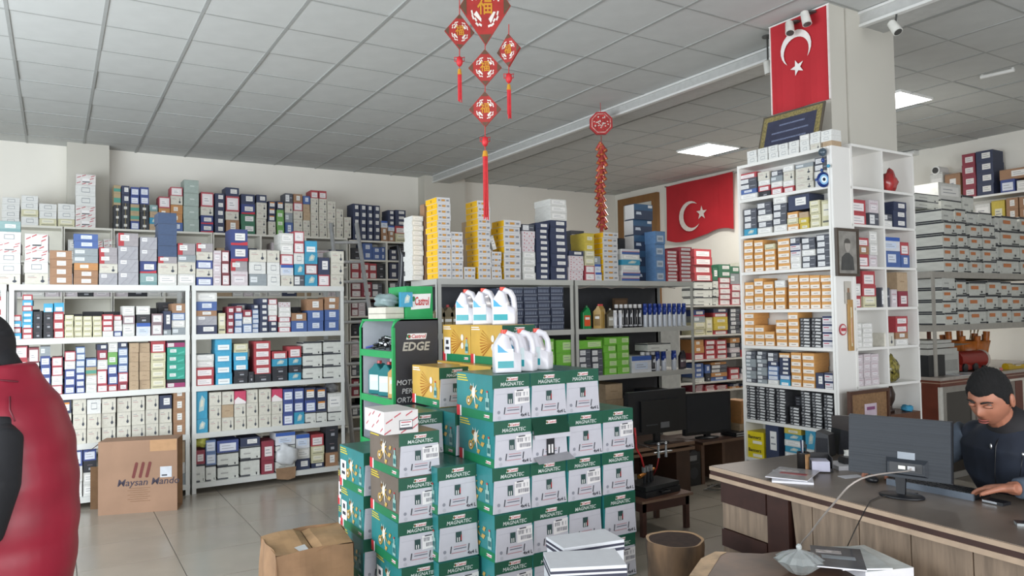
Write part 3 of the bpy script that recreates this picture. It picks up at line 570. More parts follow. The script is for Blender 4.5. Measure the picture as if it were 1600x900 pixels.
def side_face(col, gold=False):
    b = MB(); Lc, H = CL, CHT
    fn = lambda u, v, o=.002: Vector((-o, (1-u)*Lc, v*H)); f2 = lambda u, v, o=.002: Vector((-o, Lc-u, v))
    q = lambda u0, v0, u1, v1, m, o=.002: b.face([fn(u0, v0, o), fn(u1, v0, o), fn(u1, v1, o), fn(u0, v1, o)], m)
    q(0, 0, 1, .2, mat('1c7a50', .4, 0, .03)); q(0, 0, .1, .24, mat('c8333b', .4, 0, 0), .003); q(.1, 0, .14, .24, WH, .003)
    logo(b, f2, .85*Lc, .1*H, .028)
    YL_ = mat('d9c437', .4, 0, 0) if not gold else WH
    for i in range(3 if not gold else 2): q(.03+.0*i, .93-.055*i, .28+.03*i, .955-.055*i, YL_)
    G1, G2, G3 = mat('d9b566', .35, .3, .05), mat('e6e2d6', .35, 0, 0), mat('7a5b32', .4, .2, 0)
    cx, cy = (.5, .58) if not gold else (.72, .55)
    if gold:
        for i in range(9):
            a = pi+(i-4)*.16; b.face([fn(cx, cy, .003), fn(cx+.42*cos(a), cy+.55*sin(a), .003), fn(cx+.40*cos(a+.03), cy+.55*sin(a+.05), .003)], mat('b06a1f', .4, .1, 0))
        for i in (-1, 1): b.face([fn(cx+.05*cos(a), cy+i*.11+.09*sin(a), .0035) for a in [k*pi/5 for k in range(10)]], G2)
    else:
        for a, ln, m in ((.3, .2, G1), (.9, .24, G2), (2.2, .26, G2), (2.8, .2, G1), (-.6, .3, G1), (-1.3, .34, G2), (-2.0, .3, G1), (-2.6, .28, G1), (1.6, .22, G2)):
            dx, dy = cos(a), sin(a); b.face([fn(cx-dy*.025, cy+dx*.05, .003), fn(cx+dx*ln*.6, cy+dy*ln, .003), fn(cx+dy*.025, cy-dx*.05, .003)], m)
        b.face([fn(cx+.05*cos(a), cy+.12*sin(a), .004) for a in [k*pi/5 for k in range(10)]], G2)
        for a, b1_, ln in ((.16, -.12, .1), (-.1, .1, .09), (.2, .05, .07), (.05, -.3, .08)): b.face([fn(cx+a-.02, cy+b1_-.03, .0035), fn(cx+a+ln*.5, cy+b1_-.06, .0035), fn(cx+a+ln, cy+b1_+.04, .0035), fn(cx+a+.01, cy+b1_+.05, .0035)], G1 if a > 0 else G3)
        for r_, m in ((.085, G1), (.05, G3), (.03, G2)): b.face([fn(cx-.14+r_*.8*cos(a), cy-.2+r_*1.3*sin(a), .004+.0005/r_*.02) for a in [k*pi/6 for k in range(12)]], m)
    bt = mat('8fb4ae', .4, 0, 0)
    q(.82, .24, .92, .5, bt, .003); q(.85, .5, .89, .62, bt, .003); q(.85, .62, .89, .66, mat('c03a3a', .4, 0, 0), .0035); q(.83, .3, .91, .42, mat('2c6a6b', .4, 0, 0), .0035)
    return b.mesh('side_print')
def body_mesh(col, topc):
    b = MB(); e = .004
    b.box(0, 0, 0, CW, CL, CHT, mat(col, .35, 0, .07, 5))
    b.box(.004, .004, CHT, CW/2-.001, CL-.004, CHT+.0015, mat(topc, .3, 0, .07, 5)); b.box(CW/2+.001, .004, CHT, CW-.004, CL-.004, CHT+.0015, mat(topc, .3, 0, .07, 5))
    return b.mesh('oil_carton')
ENDS = {v: end_face(v) for v in ('icon', 'bar', 'open')}
SIDES = {'teal': side_face(0), 'brown': side_face(0), 'gold': side_face(0, True)}
BOD = {'teal': body_mesh('2f8284', '2c6a5e'), 'brown': body_mesh('6f655c', '6a6058'), 'gold': body_mesh('cda54c', 'c9a556')}
TAPE = MB().box(CW/2-.025, -.001, CHT-.05, CW/2+.025, 0, CHT+.002, mat('c9b48a', .2, 0, 0)).box(CW/2-.025, 0, CHT+.001, CW/2+.025, CL, CHT+.0025, mat('c9b48a', .2, 0, 0)).mesh('tape')
STK = MB().box(-.0045, .3, .05, -.0035, .4, .17, WH).box(-.005, .32, .08, -.0044, .38, .1, INK).box(-.005, .33, .12, -.0044, .37, .15, INK).mesh('shipping_label')
def carton(lb, x, y, z, side='teal', end='icon', rz=0, h=1, grp='green oil cartons', sticker=False, name='oil_carton'):
    o = put(name, BOD[side], None, (x, y, z), rz); o.scale = (1, 1, h)
    tag(o, lb, 'carton', grp)
    put('end_panel', ENDS[end], o); put('side_print', SIDES[side], o)
    if sticker: put('shipping_label', STK, o)
    return o
lev = ['bottom one', 'second up', 'third up', 'fourth up', 'topmost']
YC = 3.64
cx = [2.098, 2.352, 2.61, 2.872]
E_ = [['bar', 'bar', 'bar', 'bar', 'bar'], ['icon', 'bar', 'icon', 'open', 'icon'], ['icon', 'icon', 'bar', 'icon', 'icon'], ['bar', 'icon', 'icon', 'bar']]
nm = ['leftmost', 'second', 'third', 'rightmost']
for c_ in range(4):
    for k in range(len(E_[c_])):
        o = carton(f'green-white oil carton in the front wall\'s {nm[c_]} column, {lev[k] if k < len(E_[c_])-1 else "topmost"}', cx[c_]+random.uniform(-.004, .004)-(.04 if c_ == 0 and k > 2 else 0)*0, YC+random.uniform(-.012, .012), k*CHT, 'teal', E_[c_][k], random.uniform(-.012, .012))
        if E_[c_][k] == 'open':   # torn-open end: header flap lifted, lower flap hanging out
            f_ = MB(); f_.box(-.0, -.03, .165, CW, -.008, .168, GREEN).raw([(0, -.004, .26), (CW, -.004, .26), (CW, -.035, .16), (0, -.035, .16)], [(0, 1, 2, 3), (3, 2, 1, 0)], GREEN)
            f_.raw([(0, -.036, .165), (CW, -.036, .165), (CW, -.04, .14), (0, -.04, .14)], [(0, 1, 2, 3)], PAN); logo(f_, lambda u, v, o_=.002: Vector((u, -.006-(.26-v)*.3-o_, v)), .13, .232, .034); f_.build('torn_flap', o)
            MB().raw([(.01, -.008, .035), (CW, -.008, .045), (CW+.01, -.075, .012), (.005, -.07, .005)], [(0, 1, 2, 3), (3, 2, 1, 0)], mat('9c9ca2', .5)).build('hanging_flap', o)
            MB().box(.1, -.012, .03, .155, -.009, .15, mat('23262b', .5)).box(.11, -.0135, .05, .122, -.012, .1, WH).box(.132, -.0135, .05, .144, -.012, .1, WH).build('opening', o)
for c_ in range(3):   # second row of the pile, carries the gold cartons
    for k in range(5):
        if c_ == 0 and k == 4: continue
        if c_ == 1 and k == 4: carton('gold oil carton in the pile\'s second row, its top edge showing behind the front wall', cx[c_]+.004, YC+CL+.03, 4*CHT, 'gold', 'icon', 0, 1.045, 'gold oil cartons')
        else: carton(f'green oil carton of the pile\'s second row behind the {nm[c_]} front column, {lev[k]}', cx[c_]+.0, YC+CL+.03+random.uniform(0, .01), k*CHT, 'teal', 'icon', 0)
# column in front-left of the wall, three high
x0c = onY(684, 760, 3.8).x
for k in range(3): carton(f'green oil carton in the low column left of the front wall, {lev[k] if k < 2 else "topmost"}', x0c+.004*k, 3.8+.01*k, k*.262, 'teal', 'icon' if k != 0 else 'bar', .0+.03*(k-1), 1.0)
# brown-sided column carrying the red-striped parcel
x1c = onY(628, 750, 3.86).x
sd = ['teal', 'teal', 'brown', 'brown']
for k in range(4): carton(f'oil carton of the leftmost tall column under the striped parcel, {lev[k] if k < 3 else "topmost"}', x1c-.008*(3-k) if k else x1c, 3.88+.006*k, k*.246, sd[k], 'bar', .02*(k-2), .946, sticker=(k == 0))
for o in [o for o in C.objects if o.name.startswith('oil_carton') and 'leftmost tall' in o.get('label', '')]: pass
# green column at the far left front
x2c = onY(568, 800, 4.43).x
for k in range(3): carton(f'green oil carton in the column left of the brown-sided ones, {lev[k] if k < 2 else "topmost"}', x2c+.004*k, 4.44, k*.265, 'teal', 'icon', -.02+.02*k, 1.02, sticker=(k > 0))
x3c = onY(560, 830, 5.0).x
for k in range(2): carton(f'taped brown-green oil carton at the pile\'s far left edge, {("lower", "upper")[k]} one', x3c, 5.0, k*.262, 'brown' if k else 'teal', 'icon', 0, 1, sticker=True)
# dark column behind, carrying a gold carton
for k in range(4): carton(f'dark green oil carton in the column behind the striped parcel, {lev[k] if k < 3 else "topmost"}', 1.838, 4.255, k*CHT, 'teal', 'icon', 0)
carton('gold oil carton with green-white end, alone beside the display stand\'s black side', 2.14, 4.40, 4*CHT+.001, 'gold', 'bar', 0, 1, 'gold oil cartons')
xg = 2.455
carton('gold oil carton with burst print under the upper white jugs, nearer one', xg, 4.115, 5*CHT+.014, 'gold', 'icon', 0, 1, 'gold oil cartons')
carton('gold oil carton with white sticker under the upper white jugs, farther one', xg, 4.545, 5*CHT+.014, 'gold', 'icon', 0, 1, 'gold oil cartons', sticker=True)
for k in range(4): carton(f'green oil carton at the back under the farther gold cartons, {lev[k] if k < 3 else "topmost"}', 2.402, 4.54, k*CHT, 'teal', 'icon', 0)
carton('gold oil carton directly under the upper gold one with a sticker', 2.402, 4.54, 4*CHT, 'gold', 'icon', 0, 1.045, 'gold oil cartons')
# striped parcel
px_ = onY(600, 650, 3.9).x
t = thing('striped_parcel', 'white parcel box with red diagonal print and framed black-bottomed label', 'box', (px_, 3.9, 4*.246+.002), .0)
b = MB(); b.box(0, 0, 0, .205, .3, .128, mat('ddd9d8', .5, 0, .02)); SR = mat('bf5660', .5, 0, 0)
for u, v in ((.0, .0), (.06, .09), (.1, -.0), (.13, .095), (.17, .02), (.165, .06), (.01, .06)):
    b.face([(min(.203, u), -.001, min(.126, max(0, v))), (min(.203, u+.04), -.001, min(.126, v+.022)), (min(.203, u+.04), -.001, min(.126, v+.03)), (min(.203, u), -.001, min(.126, v+.008))], SR)
for u, v in ((.02, .01), (.08, .05), (.15, .02), (.2, .08), (.05, .09), (.14, .095), (.24, .03)):
    b.face([(-.001, u+.035, v), (-.001, u, v+.022), (-.001, u, v+.03), (-.001, u+.035, v+.008)], SR)
b.build('parcel_body', t)
MB().box(.09, -.003, .02, .17, -.001, .075, mat('4a4a50', .5)).box(.093, -.004, .034, .167, -.003, .072, WH).box(.1, -.0045, .06, .16, -.004, .066, SR).box(.1, -.0045, .045, .15, -.004, .049, INK).build('framed_label', t)
# white jugs
def jugmesh():
    b = MB(); m = mat('e4e3ea', .3, 0, .01); w_, h, d_ = .155, .25, .1
    out = [(-.5, 0), (.5, 0), (.52, .08), (.52, .6), (.46, .78), (.24, .97), (.1, 1.0), (-.12, 1.0), (-.2, .93), (-.42, .72), (-.5, .6)]
    hole = [(.2, .42), (.36, .46), (.38, .62), (.3, .76), (.14, .86), (.08, .8), (.16, .62)]
    # body built as front part + a separate handle loop, joined
    body = [(-.5, 0), (.5, 0), (.52, .06), (.52, .42), (.2, .5), (.1, .7), (.02, .88), (-.2, .93), (-.42, .72), (-.5, .6)]
    def slab(P, yw, ins):
        rings = []
        for s_, yy in ((1-ins*2, -.5), (1-ins*.4, -.43), (1, -.3), (1, .3), (1-ins*.4, .43), (1-ins*2, .5)):
            cxx = sum(p[0] for p in P)/len(P); czz = sum(p[1] for p in P)/len(P)
            rings.append([((cxx+(p[0]-cxx)*s_)*w_, yy*yw, max(0, (czz+(p[1]-czz)*s_)*h)) for p in P])
        vs = [p for r_ in rings for p in r_]; n = len(P); K_ = len(rings)
        b.raw(vs, [(k*n+i, k*n+(i+1) % n, (k+1)*n+(i+1) % n, (k+1)*n+i) for k in range(K_-1) for i in range(n)]+[tuple(range(n))[::-1], tuple(range((K_-1)*n, K_*n))], m, True)
    slab(body, d_, .05)
    b.tube([(w_*.4, 0, h*.34), (w_*.42, 0, h*.54), (w_*.39, 0, h*.72), (w_*.25, 0, h*.87), (w_*.05, 0, h*.91), (-w_*.08, 0, h*.84)], [.024, .019, .018, .02, .024, .026], m, 12)
    return b.mesh('jug_body')
JB = jugmesh()
JC = MB().cyl((-.012, 0, .228), (-.012, 0, .252), .021, .02, mat('d8432f', .4, 0, 0)).mesh('cap')
JL = MB().box(-.065, -.0525, .03, .03, -.05, .14, mat('dfeef0', .4, 0, 0)).box(-.065, -.0532, .03, .03, -.0524, .07, mat('2a9aa3', .4, 0, .02)).raw([(-.065, -.053, .12), (-.065, -.053, .17), (-.02, -.053, .13), (-.0, -.053, .12)], [(0, 3, 2, 1)], mat('3f9fc9', .4, 0, 0)).mesh('label')
def jug(lb, x, y, z, rz, grp, lab=True):
    t = thing('white_jug', lb, 'jug', (x, y, z), rz, grp); put('jug_body', JB, t); put('cap', JC, t)
    if lab: put('label', JL, t)
    return t
for i, (x, y, rz) in enumerate([(*onZ(a, 508, 6*CHT+.016)[:2], c) for a, c in ((737, -.95), (759, -.95), (783, -.75))] if False else ((2.53, 4.72, -.95), (2.55, 4.5, -.95), (2.57, 4.27, -.75))):
    jug(f'white plastic jug on the gold cartons, {("farthest left", "middle", "nearest right")[i]} of three', x, y, 6*CHT+.016, rz, 'white jugs on the gold cartons')
for i, (x, y) in enumerate(((2.27, 3.76), (2.41, 3.80), (2.55, 3.84))):
    jug(f'white plastic jug on the green cartons, {("left with blue label", "middle", "right")[i]} of three', x, y, 5*CHT+.003, -.3 if i == 0 else -.95, 'white jugs on the green cartons', True)
# ---------------------------------------------------------------- oil display stand
DG = mat('1f9a55', .4, 0, .03); DK = mat('33343a', .45, 0, .03); DI = mat('b9bcc4', .5, 0, .03)
X0, X1, Y0, Y1, ZT = 2.06, 2.41, 4.97, 5.64, 1.62
t = thing('oil_display_stand', 'green and black oil display stand with open shelves facing left', 'display stand', (X0, Y0, 0)); dx, dy = X1-X0, Y1-Y0
prof = [(0, 0), (dx, 0), (dx, ZT), (.06, ZT), (.02, ZT-.02), (0, ZT-.06)]
MB().prism(prof, lambda a, c: (a, 0, c), lambda a, c: (a, .02, c), DK).build('side_panel', t)
MB().prism(prof, lambda a, c: (a, dy-.02, c), lambda a, c: (a, dy, c), DI).build('side_panel', t)
b = MB()
for yy in (-.004, dy-.02):
    b.box(-.008, yy, 0, .012, yy+.024, ZT-.06, DG)
b.box(.012, .0, ZT-.012, dx, dy, ZT+.004, DG); b.tube([(0, .01, ZT-.065), (.012, .01, ZT-.025), (.05, .01, ZT)], .012, DG, 6); b.tube([(0, dy-.01, ZT-.065), (.012, dy-.01, ZT-.025), (.05, dy-.01, ZT)], .012, DG, 6); b.build('green_edging', t)
MB().box(dx-.02, .02, .02, dx, dy-.02, ZT-.012, DI).build('back_panel', t)
dsh = []
for z in (1.385, 1.04, .7, .36, .06):
    MB().box(.0, .02, z-.012, dx-.02, dy-.02, z, DI).box(-.006, .02, z-.045, .006, dy-.02, z+.006, DG).build('display_shelf', t)
b = MB(); f2 = lambda u, v, o_=.002: Vector((u, -o_, v)); logo(b, f2, .18, ZT-.125, .072); b.build('logo_plate', t)
b = MB(); b.text('EDGE', lambda x, y: f2(.175+x+y*.2, ZT-.2+y), .085, mat('b9b6ad', .4, .2, 0), bold=.03); b.build('lettering', t)
b = MB()
for i, s_ in enumerate(('MOTORUNUN', 'PERFORMANSINI', 'ORTAYA')): b.text(s_, lambda x, y, i=i: f2(.02+(.04*(i == 1))+x+y*.15, ZT-.455-i*.062+y), .052, mat('c9cacc', .4, 0, 0), 'LEFT', .01)
b.build('lettering', t)
b = MB(); b.box(.155, .12, ZT, dx+.02, .46, 1.865, DG).build('header_sign', t)
b = MB(); g2 = lambda u, v, o_=.002: Vector((u, .12-o_, v)); b.face([g2(.19, ZT+.07), g2(.345, ZT+.08), g2(.355, ZT+.19), g2(.2, ZT+.185)], WH)
b.text('Castrol', lambda x, y: g2(.28+x*.66+y*.1, ZT+.13+y*1.5, .004), .058, mat('c0262e', .5, 0, 0), bold=.02)
b.face([g2(.212+.014*cos(a), ZT+.15+.02*sin(a), .004) for a in [k*pi/5 for k in range(10)]], mat('1f7a46', .5, 0, 0)); b.build('logo_plate', t)
for i in range(2): bottle(f'teal oil bottle on the display stand\'s second shelf, {("farther", "nearer")[i]} one', X0+.09, Y1-.14-.2*i, 1.045, .15, .255, .08, '1f6f73', 'b13a3a', 'cfdcd8', 'teal oil bottles on the display stand', -1.25)
bottle('golden oil bottle with red cap on the display stand', X0+.08, Y0+.12, 1.045, .14, .265, .08, 'b99455', 'c2463a', 'd9c9a6', None, -1.25)
for i in range(2): bottle(f'teal oil bottle on the display stand\'s third shelf, {("farther", "nearer")[i]} one', X0+.09, Y0+.3-.17*i, .705, .15, .255, .08, '1f6f73', 'b13a3a', 'cfdcd8', 'teal oil bottles on the display stand', -1.25)
# small hardware heap and blue pens on its top shelf
hp = MB(); HD = mat('2b2d2e', .35, .3, .1)
for i in range(60):
    a, r_ = random.uniform(0, 6.3), random.uniform(0, 1); z = 1.39+(1-r_)*.1*random.uniform(.3, 1)
    x, y = X0+.085+.07*r_*cos(a), Y0+.36+.19*r_*sin(a); d = Vector((random.uniform(-1, 1), random.uniform(-1, 1), random.uniform(-.2, .4))).normalized()*.025
    hp.cyl(Vector((x, y, z+.015))-d, Vector((x, y, z+.015))+d, random.uniform(.006, .013), .008, HD if random.random() < .8 else STEEL, 6)
tag(hp.build('hardware_heap'), 'heap of small dark metal fittings on the stand\'s top shelf', 'hardware', kind='stuff')
for i in range(3): tag(MB().cyl((X0+.03+.02*i, Y1-.05, 1.4), (X0+.05+.015*i, Y1-.17, 1.42+.01*i), .008, .006, mat('4a55a0', .4)).build('blue_pen'), f'blue pen lying on the stand\'s top shelf, {("left", "middle", "right")[i]} of three', 'pen', 'blue pens')
tag(MB().ball((X0+.13, Y1-.25, 1.2), .07, .12, .05, mat('e8e9ea', .3)).build('white_pack'), 'rounded white pack behind the teal bottles on the stand', 'pack') if False else None
bx('w', 'behind the teal bottles on the display stand', .22, .1, .3, X0+.2, Y1-.22, 1.042, -pi/2, 'boxes on display stand')
# things lying on top of the stand
tag(MB().box(-.02, 0, 0, .16, .3, .05, mat('c9c5b8', .6)).box(-.02, .02, .052, .15, .29, .075, mat('d8d6cf', .6)).box(-.005, .03, .077, .165, .3, .1, mat('cfcabf', .6)).build('carton_stack', None, (X0-.02, Y0+.1, ZT+.005), -.1) if False else MB().box(0, 0, 0, .15, .28, .085, mat('cfcbbd', .6, 0, .04)).box(-.003, -.003, .035, .153, .283, .04, mat('8f8b80', .7)).build('flat_box', None, (X0+.0, Y0+.14, ZT+.006), .1), 'cream flat box lying on top of the display stand', 'box')
def blob(name, lb, cat, c, r, m, seed=1, n=16, k=12, amp=.18, alpha=None):
    rr = random.Random(seed); ph = [rr.uniform(0, 6) for _ in range(6)]
    b = MB(); b.ball((0, 0, 0), 1, 1, 1, m, n, k); vs = []
    for x, y, z in b.v:
        s_ = 1+amp*(sin(5*x+ph[0])*sin(4*y+ph[1])+.5*sin(9*z+ph[2]+4*x)+.4*sin(13*y+ph[3]))
        vs.append((x*r[0]*s_, y*r[1]*s_, max(-r[2]*.8, z*r[2]*s_)))
    b.v = vs; o = b.build(name, None, c); tag(o, lb, cat); return o
PLB = mat('9fb4b6', .12, 0, .1, trans=.35)
blob('plastic_bag', 'clear grey plastic bag slumped on top of the display stand', 'bag', (X0+.08, Y0+.3, ZT+.14), (.09, .11, .055), PLB, 3)
bx('a', 'wrapped, on top of the display stand before the green sign', .09, .05, .11, X0+.15, Y0+.1, ZT+.09, -.1, 'boxes on display stand')
# ---------------------------------------------------------------- white shelf unit by the pillar
XU = 4.40; YU0 = 3.075; YU1 = 3.86; ym = [227, 288, 352, 416, 482, 544, 609, 673]; UW = mat('e4e3df', .4, 0, .015, 3)
zu = [onX(1299, y, XU).z for y in ym]; zu += [.555, .28, .05]
t = thing('white_shelf_unit', 'tall white shelf unit of small parts boxes against the flagged pillar', 'shelf', (XU, YU0, 0)); UD = .192
for z in zu: MB().box(0, .018, z-.022, UD, YU1-YU0-.018, z, UW).build('shelf_board', t)
for y in (0, YU1-YU0-.018): MB().box(-.004, y, 0, UD+.01, y+.018, zu[0]+.0, UW).build('side_panel', t)
MB().box(UD-.006, .018, .05, UD, YU1-YU0-.018, zu[0], UW).build('back_panel', t)
U = 'pillar shelf unit'
fk = dict(depth=.17, jit=.003)
fill(U+' top', 'X', XU, zu[0], [(1165, 1180, 235, 'W W'), (1181, 1197, 231, 'W W'), (1198, 1213, 227, 'W W'), (1214, 1229, 224, 'W W'), (1230, 1246, 220, 'W W'), (1247, 1262, 210, 'W W w'), (1263, 1279, 206, 'C W W'), (1280, 1297, 203, 'q W W')], depth=.11, jit=.002)
fill(U+' row one', 'X', XU, zu[1], [(1152, 1180, 270, 'w B:.8 d d r'), (1182, 1200, 268, 'k r w C:1.5'), (1202, 1220, 266, 'r:1.3 w g d'), (1221, 1238, 258, 'r w C:1.5 w'), (1240, 1268, 255, 'C:1.4 C:1.4 C:1.4 g:.8'), (1270, 1294, 245, 'U:1.3 w d d')], **fk)
fill(U+' row two', 'X', XU, zu[2], [(1160, 1180, 326, 'a d d d'), (1181, 1203, 316, 'w d w d d'), (1205, 1226, 307, 'w d d d w'), (1228, 1245, 331, 'o y o'), (1246, 1261, 331, 'Y Y q'), (1263, 1279, 313, 'y*4'), (1281, 1296, 312, 'y:1')], **fk)
a = onX(1228, 331, XU); b_ = onX(1262, 300, XU)
bx('N', 'large, on pillar shelf unit row two, bridging two short stacks', .17, .17, .105, XU+.02, (a.y+b_.y)/2, a.z+.004, -pi/2, 'boxes on pillar shelf unit row two')
fill(U+' row three', 'X', XU, zu[3], [(1160, 1174, 375, 'o*5'), (1176, 1190, 375, 'o*5'), (1192, 1208, 381, 'o*4 y'), (1212, 1231, 373, 'o*5'), (1232, 1248, 371, 'w w x x d'), (1250, 1271, 371, 'd d w d d'), (1273, 1296, 366, 'd*5')], **fk)
fill(U+' row four', 'X', XU, zu[4], [(1161, 1175, 441, 'o*4'), (1176, 1190, 435, 'o*4'), (1191, 1206, 440, 'o*4'), (1208, 1224, 438, 'o o o w'), (1229, 1245, 430, 'o*5'), (1246, 1262, 430, 'o*5'), (1263, 1279, 430, 'o*5'), (1280, 1297, 430, 'o*5')], **fk)
fill(U+' row five', 'X', XU, zu[5], [(1161, 1176, 487, 'o*5'), (1177, 1192, 508, 'o*3'), (1193, 1208, 518, 'o*2'), (1210, 1227, 500, 'o*4'), (1229, 1245, 488, 'o*5'), (1247, 1263, 497, 'h*9'), (1265, 1281, 497, 'h*9'), (1282, 1299, 494, 'x*4')], **fk)
fill(U+' row six', 'X', XU, zu[6], [(1163, 1178, 549, 'd g g d g g d d'), (1180, 1195, 549, 'g d g g d g d d'), (1197, 1213, 551, 'w l l l N d d'), (1215, 1231, 552, 'c:1.3 l N N N N o'), (1233, 1249, 551, 'o*5'), (1251, 1270, 552, 'o*5'), (1272, 1284, 583, 'N'), (1286, 1299, 583, 'x x')], **fk)
fill(U+' row seven', 'X', XU, zu[7], [(1164, 1178, 603, 'h*12'), (1179, 1193, 604, 'h*12'), (1194, 1208, 606, 'h*12'), (1210, 1225, 608, 'h*12'), (1232, 1247, 636, 'h*6'), (1249, 1264, 612, 'h*12'), (1266, 1282, 614, 'h*12'), (1284, 1299, 617, 'h*11')], **fk)
for i in range(12):
    bx('k', f'behind pillar shelf unit row seven, {nth(i+1)} of the middle gap pile', .09, .05, .0205, XU+.12, onX(1229, 640, XU).y, zu[7]+.021*i, -pi/2, 'boxes behind pillar shelf unit row seven') if i < 9 else None
fill(U+' row eight', 'X', XU, zu[8], [(1194, 1214, 662, 'N:1'), (1223, 1250, 669, 'a w a w a Y'), (1256, 1272, 672, 'w:1 a:1'), (1287, 1300, 680, 'U:1 r:1')], **fk)
YB_ = mat('e0cb1c', .45, 0, .03); a = onX(1164, 714, XU); b_ = onX(1192, 714, XU); zz_ = .555
for i in range(2):
    o = MB(); wd = abs(a.y-b_.y); o.box(-wd/2, 0, 0, wd/2, .165, .095, YB_); o.text('Bannerz', lambda x, y: Vector((x, -.002, .055+y)), .036, mat('2b2a25', .5, 0, 0), bold=.02); o.box(-wd*.1, -.003, .008, wd*.4, -.001, .03, mat('ece8d8', .5, 0, 0))
    o = o.build('yellow_box', None, (XU+.015, (a.y+b_.y)/2, zz_+.096*i), -pi/2); tag(o, f'yellow box with dark lettering, {("lower", "upper")[i]} of two at the unit\'s bottom left', 'box', 'yellow lettered boxes')
# cubby unit facing the street
ZC = [2.768, 2.477, 2.22, 1.933, 1.652, 1.378, 1.12]; YQ = 3.05; xq0, xqm, xq1 = 4.60, 4.955, 5.335
t = thing('cubby_unit', 'white cubby shelves built before the pillar, facing the street', 'shelf', (0, YQ, 0)); dq = .235
for z in ZC: MB().box(xq0, 0, z-.018, xq1, dq, z, UW).build('shelf_board', t)
for x, zt_, zb_ in ((xq0, 2.75, 0), (xqm, 2.75, 1.12), (xq1, 2.75, 0)):
    s_ = MB(); lv = sorted([z for z in ZC if z > zb_]); lo = zb_ if zb_ == 0 else 1.12
    for a, c in zip([lo]+[z for z in lv if z > lo], [z for z in lv if z > lo]): s_.box(x-.009, 0, a+.0, x+.009, dq, c-.018, UW)
    s_.build('divider' if x == xqm else 'side_panel', t)
MB().box(xq0, dq-.012, 1.1, xq1, dq-.004, 2.75, UW).box(xq0, dq-.012, .0, xq1, dq-.004, 1.1, UW).build('back_panel', t)
tag(MB().box(4.745, YQ+.01, 0, 4.765, YQ+.2, 0.02, UW).build('filler'), '', '') if False else None
MBp = MB().box(XU-.004, YU0-.02, 0, 4.592, YU0-.002, zu[0], UW); o = MBp.build('filler_panel', None); tag(o, 'plain white end panel of the shelf unit beside the cubbies', 'panel')
q = dict(depth=.16, jit=.003)
def cub(r_, z, st, **k): fill(f'cubby row {r_}', 'Y', YQ, z, st, **{**q, **k})
cub('two', ZC[2], [(1332, 1357, 311, 'r r'), (1361, 1376, 312, 'd P'), (1381, 1398, 334, 'w d'), (1399, 1420, 315, 'N N N')])
cub('three', ZC[3], [(1343, 1361, 371, 'r:1.5 K r'), (1362, 1374, 361, 'P:1 w:1 w'), (1381, 1410, 370, 'B:1.2 U'), (1411, 1424, 378, 'B r')])
cub('four', ZC[4], [(1337, 1349, 443, 'r w'), (1351, 1372, 423, 'y:1 r:1 r:1.3'), (1381, 1395, 449, 'd'), (1396, 1405, 452, 'P'), (1406, 1422, 425, 'v:1 q:1.2')])
cub('five', ZC[5], [(1336, 1350, 505, 'w w w w'), (1351, 1367, 505, 'w*5'), (1384, 1400, 520, 'C'), (1403, 1422, 494, 'w:.8 K:.8 r r')])
cub('six', ZC[6], [(1337, 1352, 555, 'P*4'), (1353, 1364, 553, 'P*4'), (1365, 1377, 553, 'P*4')])
blob('red_pack_bag', 'clear bag with a red pack in the top right cubby', 'bag', (onY(1401, 275, YQ).x, YQ+.055, ZC[1]+.075), (.065, .04, .085), mat('b03a3a', .2, 0, .25, 10, trans=.1), 5)
blob('mixed_parts_bag', 'clear bag of yellow and dark parts in the lowest cubby', 'bag', (onY(1404, 575, YQ).x, YQ+.055, ZC[6]+.085), (.072, .04, .1), mat('8d8340', .2, 0, .5, 40, trans=.1), 6)
# ornaments on a small ledge under the cubbies
tag(MB().box(xqm-.05, YQ, .86, xq1-.01, YQ+.2, .88, mat('5c3a26', .4)).build('ledge_board'), 'small brown ledge board under the white cubbies', 'ledge') if False else None
o = MB(); o.lathe([(.03, 0), (.034, .02), (.012, .035), (.01, .05), (.038, .09), (.045, .13), (.02, .18), (.0, .22)], (0, 0, 0), mat('3a2c26', .3, .2), 10, (1, .5)); tag(o.build('ornament', None, (5.08, 3.12, .9)), 'dark pointed ornament standing under the right cubbies', 'ornament')
MBl = MB().box(4.95, 3.05, 0, 5.32, 3.25, .9, mat('5f3c2a', .4, 0, .06)); tag(MBl.build('small_cabinet'), 'low brown cabinet under the right cubbies, carrying the ornaments', 'cabinet')
blob('blue_cloth', 'small crumpled bright blue cloth on the low brown cabinet', 'cloth', (5.24, 3.1, .92), (.045, .04, .025), mat('3d93b8', .7), 8)
